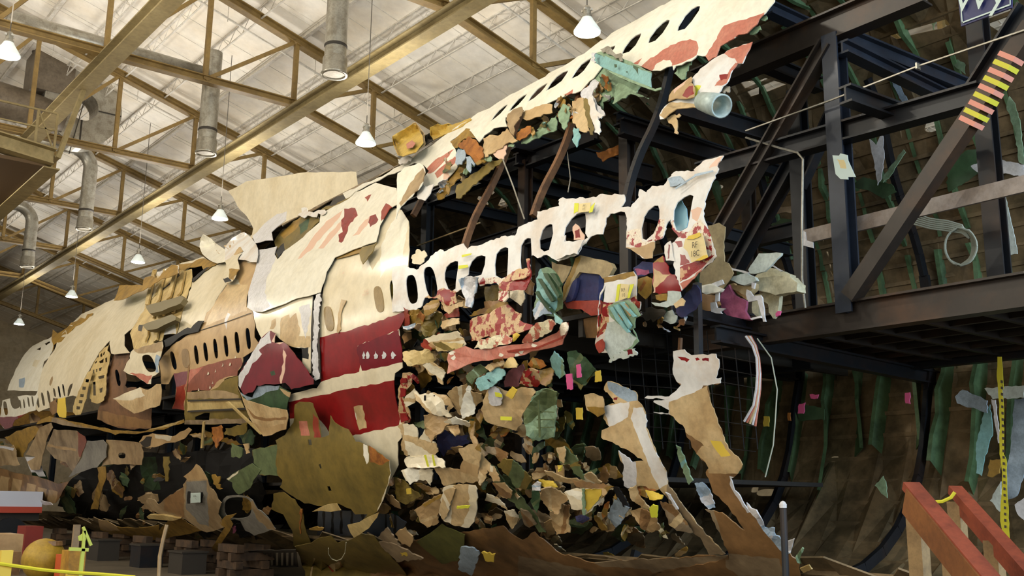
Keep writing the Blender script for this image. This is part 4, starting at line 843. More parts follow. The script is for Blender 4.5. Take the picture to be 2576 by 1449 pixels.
# torn edge of the upper skin
for i, (s_, m_, lb, of) in enumerate((
    ('P:640,510 740,440 830,350 910,370 960,470 880,460 790,490 740,570 690,590', m_ochre2, 'ochre torn flap under the upper skin edge, left of the hanging grey strips', .02),
    ('P:730,560 800,490 880,450 950,490 990,560 1040,600 1040,700 980,760 920,740 880,680 820,640 790,600', m_ins, 'copper brown crumpled duct end in the tear below the upper skin', .12),
    ('P:735,600 810,610 820,720 780,790 720,800 700,770', m_bluegrey, 'grey hanging strip left of the copper duct end', .14),
    ('P:820,700 880,690 940,780 930,810 890,770 880,890 850,860 840,760', m_bluegrey, 'small forked grey strip hanging below the copper duct end', .16),
    ('P:1040,470 1120,430 1230,440 1330,350 1400,440 1460,500 1310,540 1240,600 1180,640 1140,660 1060,700 1040,640', m_tan2, 'pale tan torn flap at the tear, under the leftmost striped windows', .1),
    ('P:1330,200 1370,160 1440,110 1510,90 1530,130 1500,200 1480,240 1430,300 1410,440 1370,400 1330,320', m_dim, 'grey-green bundle of bent stringer ends poking up through the tear', .14),
    ('P:1520,160 1640,110 1760,60 1880,60 1880,160 1700,210 1600,250 1520,230', m_tan, 'tan torn edge flap right of the bent stringer ends', .08),
    ('P:1440,430 1500,360 1620,320 1620,400 1560,460 1480,500 1430,490', m_ins, 'orange brown insulation piece inside the tear', .05),
    ('P:1500,540 1560,460 1700,390 1932,190 1932,370 1740,450 1600,520', m_green, 'long pale green stringer flap along the tear edge', .02),
    ('P:700,1120 740,1030 860,950 1000,850 1100,780 1260,720 1280,740 1100,900 980,990 830,1130 770,1200 710,1200', m_olive, 'long olive green flap with ragged end hanging over the open gap', .06),
    ('P:540,1030 720,850 830,800 860,880 700,1000 640,1090 560,1200 490,1220 470,1150', m_ochre2, 'dark ochre curl left of the long olive flap', .0),
    ('P:230,1080 300,1010 360,1060 440,1030 400,1140 330,1230 250,1210', m_white, 'white curled scrap with small slots at the left end of the open gap', .15),
    ('P:1100,620 1200,600 1330,560 1320,660 1290,730 1190,700', m_pink, 'pale pink scrap with hooks where the thin rod is tied', .08),
    ('N:470,900 560,820 700,900 900,1010 870,1100 700,1150 560,1240 560,1330 460,1200 430,1060', m_green, 'green torn rib web hanging under the teal beam', .0),
    ('N:290,1150 330,1080 470,960 520,1000 430,1150 480,1240 590,1390 500,1449 360,1430 320,1300', m_lgrey, 'silver crumpled sheet strips hanging left below the teal beam', .14),
    ('N:680,1260 700,1130 760,1010 880,990 1040,1040 980,1120 900,1140 760,1220 700,1260', m_green, 'pale green flap hanging beneath the teal beam', .06),
    ('N:900,1140 930,1120 1050,1160 1120,1190 1110,1200 1040,1175 930,1145', m_green, 'thin pale green bent strip pointing right under the teal beam', .1),
    ('R:190,20 330,-20 350,60 380,200 400,380 360,400 300,390 240,330 190,250', m_tan2, 'tan curtain-like strip hanging from the tear over the gap', .15),
    ('R:330,60 350,-20 400,20 430,180 450,330 440,430 410,430 380,280', m_olive, 'narrow olive strip between the hanging tan and white strips', .17),
    ('R:380,0 440,-30 480,130 590,190 540,230 500,200 540,380 520,430 460,400 430,250', m_white, 'white jagged strip hanging over the gap right of the olive strip', .18),
    ('R:210,340 270,350 290,430 260,520 240,580 200,520', m_teal, 'small pale blue crumpled scrap at the bottom of the hanging strips', .18),
    ('R:10,190 80,50 160,90 150,250 90,370 30,270', m_green, 'pale green diamond scrap left of the hanging tan strip', .12),
    ('N:1480,810 1640,740 1560,960 1520,970 1430,890', m_green, 'green triangular flap behind the hole edge of the upper skin', -.05),
    ('O:1290,190 1340,185 1350,230 1300,250 1250,240', m_green, 'small green tab at the right edge of the upper skin', -.02),
    ('O:1130,350 1200,320 1260,310 1280,360 1220,400 1140,420', m_green, 'second small green tab under the right corner of the upper skin', -.02),
    ('R:480,640 600,620 850,490 780,650 660,700 560,760 500,700', m_ins, 'orange lit scrap sheet deep inside the open gap', -.9),
    )):
    D_(('torn_flap', 'skin_scrap', 'torn_strip')[i % 3], lb, FR, s_, m_, of, .06 if i % 2 else .1, jag=3, step=9, smooth=False)
tb = group_thing('teal_beam', 'pale teal channel beam with frayed left end lying across the tear of the upper skin', FR, 'N', '800,800')
sheet('web', 'N:430,640 500,640 640,700 800,760 930,800 1150,890 1140,960 1150,1060 1040,1030 900,970 700,880 540,810 460,760 430,720', m_teal, tb, surf=('F', .35), jag=1.5, amp=.02, tilt=(-.2, 0))
sheet('flange', 'N:480,645 560,620 660,650 820,720 950,780 1150,870 1150,890 930,815 800,775 640,715', m_green, tb, surf=('F', .3), jag=3, amp=.03)
sheet('lip', 'N:560,820 700,880 900,965 1140,1060 1200,1080 1270,1060 1265,1085 1200,1105 1130,1085 900,1000 700,905', m_green, tb, surf=('F', .42), jag=1, amp=.01)
for s_ in ('N:700,780 730,780 735,815 705,820', 'N:930,790 1000,820 1000,870 1020,960 1050,1000 1010,985 990,900 960,850 930,820', 'N:840,870 860,865 860,890', 'N:1085,920 1095,950 1080,945'): sheet('dark_slot', s_, m_dgreen, tb, surf=('F', .4), jag=0, amp=0, th=.004)
sheet('frayed_end', 'N:415,720 440,640 480,640 470,700 480,750 440,740', m_lgrey, tb, surf=('F', .38), jag=5, step=6, amp=.03)
sheet('crumpled_foil', 'N:530,600 590,570 650,570 680,620 720,660 800,660 800,740 720,710 620,660 560,640', m_galv, tb, surf=('F', .34), jag=4, step=7, amp=.08)
# rolled tube fragment on the right
rt = group_thing('rolled_skin_tube', 'white and salmon skin fragment rolled into an open tube, right of the gap', S_, 'O', '700,1000')
sheet('skin', 'O:510,880 560,820 650,750 740,690 830,650 900,600 1000,570 1170,505 1140,590 1090,680 1050,770 990,770 930,850 900,930 860,1010 810,1050 760,1130 720,1240 800,1400 600,1340 450,1300 380,1310 250,1320 160,1380 100,1440 50,1449 40,1400 70,1340 160,1250 300,1190 440,1200 470,1050 440,950', m_white, rt, surf=('F', .15), jag=2, amp=.1,
      paints=[('O:830,650 900,600 1000,570 1170,505 1140,590 1090,680 1050,770 990,770 960,710 880,690', m_fred), ('O:870,900 970,760 1000,770 930,850 900,930 860,1010 800,1040 710,1050 740,1000', m_fred), ('O:770,910 880,900 860,960 790,980', m_red), ('O:40,1400 160,1250 300,1240 700,1300 800,1400 600,1340 250,1320 100,1440', m_tan2), ('O:470,1040 550,1040 500,1150 440,1200', m_lime)])
sheet('torn_lip', 'O:160,1160 250,1060 430,930 440,960 380,1040 420,1000 470,1060 460,1180 300,1200 200,1210 150,1230', m_tan, rt, surf=('F', .2), jag=3, amp=.1, paints=[('O:320,1160 400,1050 450,1040 465,1140 380,1190', m_red), ('O:215,1050 430,930 300,1060 220,1140', m_pink)])
pa = surf_pts([PX('O:800,1290')[0], PX('O:560,1230')[0]], ('F', .3))[0]; 
b = MB(); b.tube([pa[0], pa[0]*.5+pa[1]*.5, pa[1]], [.13, .12, .1], 22, cap=False); o = b.build('open_tube', mat('tube_blue_grey', lin(180, 196, 192), .4, .1, dirt=lin(150, 160, 150), amt=.4), rt, True); md = o.modifiers.new('s', 'SOLIDIFY'); md.thickness = .02
sheet('foil_tuft', 'O:790,1060 840,1020 900,1050 890,1120 830,1130 780,1110', m_galv, rt, surf=('F', .1), jag=5, step=6, amp=.15)
D_('hanging_rag', 'tan rag of torn foil hanging under the rolled tube fragment', FR, 'R:1340,220 1400,190 1490,170 1510,190 1450,220 1470,330 1480,400 1430,410 1400,300 1350,260', m_tan2, .1, .1, jag=4, step=8)
# ------------------------------------------------------------------ lower hull skins
m_seatblue = mat('seat_blue', lin(44, 50, 92), .8, dirt=lin(60, 40, 70), amt=.4, scale=5)
m_seatback = mat('seat_shell', lin(176, 156, 116), .6, dirt=lin(140, 120, 84), amt=.5, scale=3)
m_purple = mat('mauve_cloth', lin(164, 84, 116), .8, dirt=lin(110, 50, 76), amt=.6, scale=6)
m_cloth = mat('ivory_cloth', lin(206, 200, 170), .8, dirt=lin(160, 150, 112), amt=.5, scale=5)
m_palegrey = mat('pale_grey_plastic', lin(196, 206, 200), .5, dirt=lin(170, 176, 160), amt=.4, scale=4)
D_('belly_skin_right', 'tall brown belly skin rising into a torn white column at the right, with long slit', S_,
   'G:1430,1170 1510,1158 1560,1200 1740,1190 1765,1260 1740,1370 K:1780,5 1775,45 1680,62 1700,180 1750,300 1790,420 1830,520 1900,580 1935,640 1900,705 1850,740 1870,800 1950,930 1990,985 2029,1040 L:40,1000 130,1090 200,1180 290,1260 380,1340 400,1449 400,1620 K:1100,1700 1250,1449 1400,1400 1740,1350 1835,1310 1820,1250 1760,1120 1700,990 h:595,640 700,655 800,680 930,790 1085,905 990,760 830,560 690,430 650,300 605,190 640,140 K:1665,620 1600,560 1520,405 1500,350 1400,270 1285,255 1395,270 1400,240 1285,180 1290,170 1400,160 1220,152 1240,135 1400,140 1450,100 1485,60 1440,0 1425,-60',
   m_brown, .0, .06, jag=2.5, step=12, grid=26, paints=[('G:1400,1150 1800,1150 1800,1449 K:1800,40 1650,60 1600,140 1500,200 1440,300 1510,400 1480,400 1200,260 1200,100 1400,130 1490,50 1400,0', m_white),  # tan to brown lower down is dim warm light put into the colour
       ('K:1600,100 1680,60 1700,180 1760,300 1790,420 1840,520 1890,560 1700,560 1640,480 1520,400 1400,260 1400,180 1560,120', m_tan2), ('K:1665,620 1600,560 1640,500 1900,560 1935,640 1900,705 1690,700', m_tan2),
       ('K:1840,720 1900,740 1990,985 1970,990 1900,880 1850,800', m_lgrey), ('G:1460,1210 1520,1215 1550,1230 1530,1250 1490,1235', m_red), ('G:1590,1220 1610,1215 1625,1230 1600,1240', m_red), ('G:1640,1225 1690,1220 1690,1245 1645,1240', m_dred),
       ('K:1700,460 1780,470 1850,570 1780,580', m_yellow), ('h:870,1180 1500,1240 1560,1449 1000,1449 850,1340', m_brown2), ('h:700,650 860,1180 870,1300 700,1000 600,640', m_brown2)], tilt=(.0, .0))
D_('belly_skin_middle', 'white and tan torn skin column leaning left of the right-hand column', S_,
   'K:950,30 1000,40 1100,80 1160,110 1168,170 1210,220 1240,320 1230,365 1280,490 1340,620 1380,690 1390,780 1430,830 1520,960 1600,1070 1720,1200 1810,1290 1700,1300 1640,1190 1520,1070 1430,960 1380,870 1330,815 1290,825 1230,795 1190,790 1100,810 1070,790 1060,700 1070,640 1040,590 1030,535 1110,590 1130,620 1215,612 1120,545 1010,490 905,440 910,385 925,380 965,362 920,300 918,215 985,190 1010,195 990,160 950,110 925,90',
   m_tan2, .04, .07, jag=2.5, step=10, grid=20, paints=[('K:950,30 1000,40 1160,110 1168,170 1100,180 1010,130 960,90', m_bluegrey), ('K:1120,300 1140,220 1210,220 1240,320 1230,365 1280,490 1340,620 1380,690 1390,780 1330,815 1250,640 1190,480', m_white), ('K:1030,535 1110,590 1160,620 1165,720 1160,800 1100,810 1070,790 1060,700 1070,640', m_lgrey),
       ('K:920,210 1110,180 1100,290 1000,350 930,380 960,360', m_white), ('K:1390,780 1430,830 1600,1070 1810,1290 1700,1300 1430,960 1370,860', m_brown2), ('K:995,150 1025,145 1020,165 995,165', m_red)])
D_('small_bulb_scrap', 'tan bulb-shaped scrap left of the white and tan skin column', FR, 'K:780,130 850,120 910,140 925,200 930,260 880,290 800,240 790,200', m_tan2, .1, .12, jag=2, paints=[('K:800,215 930,220 930,260 880,290 820,250', m_ochre2)])
bl = D_('belly_skin_left', 'broad brown creased belly skin along the bottom edge of the picture', S_,
   'K:-60,1130 40,1105 130,1095 190,1085 260,1150 330,1190 420,1130 480,1180 560,1250 640,1300 700,1310 820,1350 1000,1340 1330,1325 1700,1300 1830,1300 1835,1330 1740,1360 1400,1410 1250,1455 1100,1600 -400,1620 J:960,1449 1000,1300 1200,1220 1400,1160 1520,1150',
   m_brown, .0, .08, jag=3, grid=28, paints=[('K:820,1340 1330,1325 1830,1300 1740,1360 1400,1400 1280,1430 1250,1400 900,1380', m_brown2), ('K:300,1300 700,1380 900,1449 300,1449', m_brown2)])
D_('olive_belly_panel', 'large smooth olive inner panel hanging over the lower red band', S_,
   'J:100,530 280,490 270,460 340,420 400,330 410,200 440,180 540,190 580,300 600,440 660,420 670,280 700,330 800,380 830,430 850,470 900,480 950,500 1100,610 1110,700 1070,850 1010,980 900,1080 840,1110 940,1000 850,1000 820,960 720,920 620,940 480,920 400,870 300,800 320,750 290,720 150,710 140,660 110,630',
   m_olive, .25, .08, jag=2, grid=26, bend=.1, holes=['J:505,455 530,455 535,495 510,495', 'J:583,640 597,630 607,665 592,668', 'J:645,795 665,795 680,830 655,830'],
   paints=[('J:100,530 280,490 270,640 290,720 150,710 140,660 110,630', MATS['olive_inside'] and m_primer), ('J:440,320 500,320 520,425 455,425', m_fred), ('J:540,260 580,300 600,440 550,440', m_fred2), ('J:910,480 940,500 950,600 935,635 910,570', m_cream2), ('J:950,500 1100,610 1050,640 960,620', m_ins), ('J:1060,850 1110,700 1100,610 1160,480 1130,720 1040,930 1010,980', m_cream)])
D_('folded_flap', 'ochre folded flap dangling from the tip of the olive panel', FR, 'm:840,830 980,800 1080,740 1220,680 1200,740 1100,870 1000,940 920,985 880,930', m_beige, .3, .1, jag=1)
D_('curved_sliver', 'pale curved sliver under the bottom edge of the olive panel', FR, 'm:410,670 500,620 600,580 710,570 760,650 640,670 520,655', m_beige, .28, .03, jag=1)
D_('olive_lower_sheet', 'large dark olive sheet lying under the olive panel at the bottom edge', S_, 'm:400,1050 470,1000 640,960 720,1050 850,1020 1000,930 1160,960 1240,1060 1440,1290 1560,1449 1600,1600 380,1600 270,1240 200,1090', m_olive, .1, .12, jag=2, grid=28, paints=[('m:600,1330 740,1270 780,1330 690,1395', m_tan2), ('m:600,1320 615,1325 680,1390 660,1400', m_red), ('m:730,1265 755,1270 780,1330 765,1335', m_red), ('m:430,1230 450,1235 405,1449 385,1449', m_tan2)])
tag(MB().tube(list(surf_pts(PX('m:610,1110 610,1180 650,1240 710,1265 770,1240 810,1170 825,1040'), ('F', .3))[0]), .008, 5).build('string_loop', m_cloth), 'thin string loop holding a paper tag on the dark olive sheet', 'string')
D_('olive_left_sheet', 'dark olive torn sheet left of the olive panel, above the striped grille', S_, 'm:-60,450 60,430 200,520 280,640 330,870 400,1060 370,1190 180,1080 170,900 60,700 -80,640', m_olive, .0, .12, jag=3)
D_('green_lower_sheet', 'dull green sheet lying right of the dark olive sheet at the bottom', S_, 'J:1300,1200 1420,1120 1480,1070 1560,1110 1650,1150 1640,1250 1600,1340 1480,1360 1400,1290', mat('dull_green', lin(92, 92, 40), .5, dirt=lin(60, 66, 30), amt=.6, scale=2), .1, .08, jag=3)
# ------------------------------------------------------------------ cabin things in the torn side
st = thing('passenger_seat', 'dark blue passenger seat with tan shell and rusty armrest in the torn side', 'seat', tuple(surf_pts([PX('b:300,1000')[0]], ('F', -.3))[0][0]))
sheet('seat_shell', 'b:80,830 180,620 230,480 290,445 400,470 560,500 660,540 690,600 640,690 560,730 520,680 280,650 230,720 120,980 70,1020', m_seatback, st, surf=('F', -.1), jag=1, amp=.03, th=.06, paints=[('b:80,830 180,620 230,480 290,445 280,520 200,700 120,900 70,1000', m_ochre2)])
sheet('backrest', 'b:270,650 400,660 520,690 510,850 500,990 200,1000 240,900 230,820', m_seatblue, st, surf=('F', -.15), jag=1, amp=.04, th=.08)
sheet('side_cushion', 'b:120,960 200,760 250,720 235,850 180,1000 110,1020', m_seatblue, st, surf=('F', -.08), jag=1, amp=.02, th=.05)
sheet('armrest', 'b:200,950 215,880 270,870 330,930 330,990 200,1000', m_dustred, st, surf=('F', -.05), jag=1, amp=.02, th=.04) if 0 else None
sheet('seat_base', 'b:90,1010 200,1000 500,990 540,1020 540,1160 420,1180 300,1100 130,1090', m_fred2, st, surf=('F', -.1), jag=1, amp=.02, th=.05)
sheet('leg_frame', 'b:330,1100 540,1120 530,1449 360,1449 330,1300', m_brown, st, surf=('F', -.3), jag=1, amp=.02, th=.03)
D_('grey_side_panel', 'grey cabin side panel behind the seat, left of it', 'cabin panel', 'b:-60,520 0,550 180,580 120,720 60,800 -40,820', m_seatback, -.3, .02, jag=1)
tf = group_thing('tagged_skin_strip', 'white and red skin strip with yellow-taped RF tag, hanging right of the seat', S_, 'b', '750,900')
sheet('skin', 'b:570,720 700,690 930,640 975,700 970,900 970,1000 1020,1010 1015,1100 960,1180 860,1340 700,1449 G:1000,1130 960,1250 1000,1240 1060,1200 900,1180 860,1120 870,1060 890,1000 880,860 900,760 940,690 b:500,1449 490,1300 510,1100 530,900 580,800', m_white, tf, surf=('F', .1), jag=2, amp=.05,
      paints=[('b:570,720 930,640 960,700 580,780', m_ochre2), ('b:520,1040 700,1020 640,1080 640,1300 560,1400 490,1449 500,1200', m_scr), ('b:880,970 960,930 1020,1020 1010,1090 960,1080', m_scr), ('b:540,1090 600,1060 620,1160 640,1190 560,1180', m_red), ('b:510,1200 560,1190 550,1250 515,1240', m_red), ('b:490,1400 600,1260 620,1290 500,1449', m_fred2), ('b:550,1000 640,1030 700,1020 690,1040 560,1040', m_dred), ('b:900,980 950,950 960,1000 910,1010', m_red), ('b:960,1030 1010,1020 1010,1080 970,1100', m_fred2)])
tg = sheet('paper_tag', 'b:770,790 880,800 860,960 740,1000', m_paper, tf, surf=('F', .15), jag=1, amp=0, th=.004)
sheet('yellow_tape', 'b:740,800 775,795 745,1000 710,1010', m_lime, tf, surf=('F', .155), jag=1, amp=0, th=.004); sheet('yellow_tape', 'b:890,800 940,795 930,830 890,960 860,970', m_lime, tf, surf=('F', .155), jag=1, amp=0, th=.004)
txt_px('RF\n10', 'b', '815,900', 62, m_ink, tg, off=.18, ang=.1)
gr = group_thing('green_ribbed_skin', 'pale green ribbed inner panel bent across the lower end of the tagged strip', FR, 'b', '820,1150')
sheet('panel', 'b:620,1070 700,1020 860,990 940,1040 1020,1180 960,1210 950,1330 880,1370 980,1449 G:1130,1000 1180,1100 1130,1150 1040,1180 980,1240 960,1200 920,1120 930,1050 950,960 1000,950 b:720,1250 640,1160', m_green, gr, surf=('F', .2), jag=2, amp=.06, paints=[('b:520,1449 600,1290 700,1230 900,1400 980,1449 G:1130,1130 1010,1200 960,1240 920,1100', m_palegrey)])
for s_ in ('b:640,1080 680,1070 760,1200 880,1380 860,1390 720,1230', 'b:760,1020 800,1010 960,1190 930,1200', 'b:690,1050 740,1040 900,1300 880,1340'): sheet('rib', s_, m_teal, gr, surf=('F', .25), jag=1, amp=.01, th=.03)
for s_ in ('b:650,1100 680,1090 800,1240 760,1240', 'b:790,1040 830,1030 930,1160 890,1190'): sheet('torn_slot', s_, m_tan, gr, surf=('F', .24), jag=2, amp=0, th=.01)
D_('teal_foil_tip', 'crumpled silver and white torn tip below the green ribbed panel', FR, 'G:960,1250 1010,1190 1100,1160 1150,1150 1165,1200 1050,1220', m_palegrey, .22, .08, jag=4, step=6, paints=[('G:1090,1160 1130,1155 1135,1190 1100,1200', m_dred)])
D_('rust_curl', 'rusty curled edge at the lower left of the tagged strip', FR, 'G:860,1120 910,1080 930,1110 920,1170 890,1185', m_fred2, .25, .08, jag=3)
D_('blue_seat_fabric', 'dark blue and maroon crushed seat fabric above the tagged strip', 'seat fabric', 'b:930,600 1040,520 1160,530 1160,660 1060,700 960,690', m_seatblue, -.1, .1, jag=3, paints=[('b:950,610 1120,620 1130,680 980,690', m_purple)])
D_('orange_foam', 'torn orange foam right of the tagged strip', FR, 'b:980,740 1100,700 1170,740 1150,900 1080,980 990,900', m_ochre2, -.1, .15, jag=4, paints=[('b:1000,850 1060,740 1090,780 1020,890', m_ins)])
D_('red_skin_fragment', 'red skin fragment with torn tan patches, below the white oval window', S_, 'b:1170,540 1290,450 1330,540 1370,660 1440,680 1500,830 1520,880 1480,910 1350,900 1250,920 1170,900 1180,840', m_red, .05, .08, jag=3, step=10, paints=[('b:1180,600 1250,640 1290,680 1380,680 1300,760 1230,820 1180,870', m_tan2), ('b:1160,540 1290,450 1310,530 1230,520', m_ochre2), ('b:1150,850 1200,840 1190,920 1160,910', m_pink)])
D_('white_torn_tray', 'white torn tray corner hanging under the red skin fragment', FR, 'b:1350,880 1500,890 1510,950 1440,1050 1340,1080 1200,1060 1150,1020 1250,1030 1340,1000', m_palegrey, .12, .05, jag=2)
D_('tan_rag', 'tan rag beside the white torn tray', FR, 'b:1420,1040 1520,960 1560,1000 1540,1060 1450,1090', m_tan2, .14, .08, jag=3)
D_('brass_scrap', 'brass coloured scrap row under the red fragment', FR, 'b:1200,930 1340,910 1340,1000 1260,1000 1210,980', m_ochre2, .05, .08, jag=3)
D_('navy_cloth', 'crumpled navy cloth lying on the black beam end', 'cloth', 'b:1540,960 1660,800 1740,860 1760,1000 1690,1100 1560,1200 1480,1180 1450,1100', m_seatblue, -.1, .15, jag=4)
for i, (s_, m_, lb) in enumerate((('b:1040,1180 1080,1090 1300,1100 1320,1150 1200,1240 1080,1240', m_dark, 'dark crushed scrap on the deck below the brass scrap row'), ('b:1280,1160 1400,1110 1460,1220 1380,1280 1300,1240', m_palegrey, 'silver crumpled scrap on the beam under the tan rag'), ('b:1480,1240 1560,1210 1540,1300 1440,1320', m_rust, 'rusty scrap at the end of the deck, left of the black column'))):
    D_('deck_scrap', lb, FR, s_, m_, -.05, .2, jag=5, step=8, smooth=False)
tag(MB().bar(onX(1754, 712, 8.45), onX(1758, 912, 8.45), .07, .07).build('slender_post', m_black), 'slender black post standing left of the pile of seats', 'post')
tag(MB().bar(onX(1712, 850, 8.5), onX(1706, 960, 8.5), .035, .035).build('rusty_rod', m_rust), 'short rusty rod hanging over the netting', 'rod')
# pile of seats and trays on the beam
SX = ('X', 8.9)
for nm, lb, cat, s_, m_, x, k in (
    ('tall_cabin_partition', 'tall grey cabin panel standing behind the RF 18C fragment', 'cabin panel', 'c:370,910 440,900 520,870 600,920 580,1100 590,1340 d:640,300 700,420 640,520 560,620 430,600 280,570 300,400 480,250 460,150 440,30', m_seatback, 8.75, dict(amp=.02)),
    ('broken_tray', 'pale flat tray leaning upright at the top of the seat pile', 'tray table', 'd:880,380 1010,180 1285,175 1280,200 1080,400 960,430 900,425', m_palegrey, 9.0, dict(th=.03, amp=0)),
    ('broken_tray', 'pale diamond-shaped tray lying in the middle of the seat pile', 'tray table', 'd:650,500 700,460 850,420 960,470 980,510 830,570 760,550', m_palegrey, 8.8, dict(th=.05, amp=0)),
    ('broken_tray', 'pink-white tray at the left of the seat pile, above the black beam', 'tray table', 'd:280,580 420,550 560,610 540,640 370,680 290,650', m_cream2, 8.55, dict(th=.05, amp=0)),
    ('seat_cushion', 'bulging ivory seat cushion in the seat pile, right side', 'cushion', 'd:960,560 1000,480 1200,450 1380,460 1480,540 1470,640 1300,670 1210,690 1100,650 980,620', m_cloth, 9.1, dict(th=.15, amp=.08)),
    ('seat_cushion', 'ivory folded cushion lying behind the bulging one', 'cushion', 'd:960,460 1120,350 1280,390 1390,440 1390,470 1200,460 1000,500', m_cloth, 9.3, dict(th=.1, amp=.05)),
    ('hanging_cushion_shell', 'ivory seat back hanging under the bulging cushion', 'seat back', 'd:930,700 1100,650 1260,690 1240,880 1180,970 1130,900 1120,800 1080,770 1000,780 1010,960 930,900', m_cloth, 9.25, dict(th=.06, amp=.05)),
    ('crumpled_fabric', 'mauve crumpled fabric in the middle of the seat pile', 'cloth', 'd:530,780 560,640 640,560 700,680 860,760 840,880 900,980 740,960 620,930 560,860', m_purple, 8.85, dict(th=.05, amp=.12, smooth=False)),
    ('tan_seat_frame', 'tan bent seat frame strip behind the mauve fabric', 'seat frame', 'd:640,560 700,540 860,700 850,740 760,680', m_tan, 8.95, dict(th=.05, amp=.02)),
    ('brown_seat_back', 'brown seat back under the pink-white tray', 'seat back', 'd:290,670 470,690 520,800 420,880 310,860', m_brown, 8.7, dict(th=.05, amp=.04)),
    ('grey_box', 'grey-brown box front under the diamond tray', 'box', 'd:640,560 830,580 940,540 930,620 860,700 700,620', m_seatback, 8.9, dict(th=.1, amp=.01)),
    ('white_bracket', 'bright white broken bracket with long leg, in front of the pile', 'bracket', 'd:860,620 900,640 940,700 1030,690 1050,720 1090,1010 1060,1010 990,750 880,770 850,680', m_lgrey, 8.75, dict(th=.02, amp=.01)),
    ('white_bracket', 'small white bracket under the diamond tray', 'bracket', 'd:920,530 965,540 950,610 920,600', m_lgrey, 8.75, dict(th=.02, amp=0)),
    ('white_bracket', 'white splintered bracket at the left foot of the pile', 'bracket', 'd:420,780 480,770 500,840 600,850 540,890 560,915 430,890', m_lgrey, 8.6, dict(th=.02, amp=.02)),
    ('white_bracket', 'white horizontal bar lying on the black beam below the mauve fabric', 'bracket', 'd:900,970 1030,940 1035,965 920,990', m_lgrey, 8.7, dict(th=.02, amp=0)),
    ('white_bracket', 'white slanted plate above the pink-white tray', 'bracket', 'd:430,550 560,500 580,550 480,590', m_lgrey, 8.6, dict(th=.02, amp=0)),
    ('white_bracket', 'short white upright under the pink-white tray', 'bracket', 'd:480,670 525,660 520,760 475,770', m_lgrey, 8.6, dict(th=.02, amp=0)),
    ('pink_tag_scrap', 'small pink and white scrap at the right foot of the pile', 'scrap', 'd:1210,910 1240,880 1275,880 1260,930 1215,950', m_pinktag, 9.0, dict(th=.02, amp=.02)),
    ('rail_pair', 'pair of thin white rails behind the pale tray', 'rail', 'd:640,340 880,410 870,430 640,370', m_lgrey, 9.2, dict(th=.03, amp=0)),
    ('rail_pair', 'short thin rail right of the pale tray', 'rail', 'd:1150,330 1180,325 1290,390 1270,400', m_lgrey, 9.2, dict(th=.03, amp=0))):
    k.setdefault('jag', 1.5); piece(nm, lb, cat, s_, m_, surf=('X', x), **k)
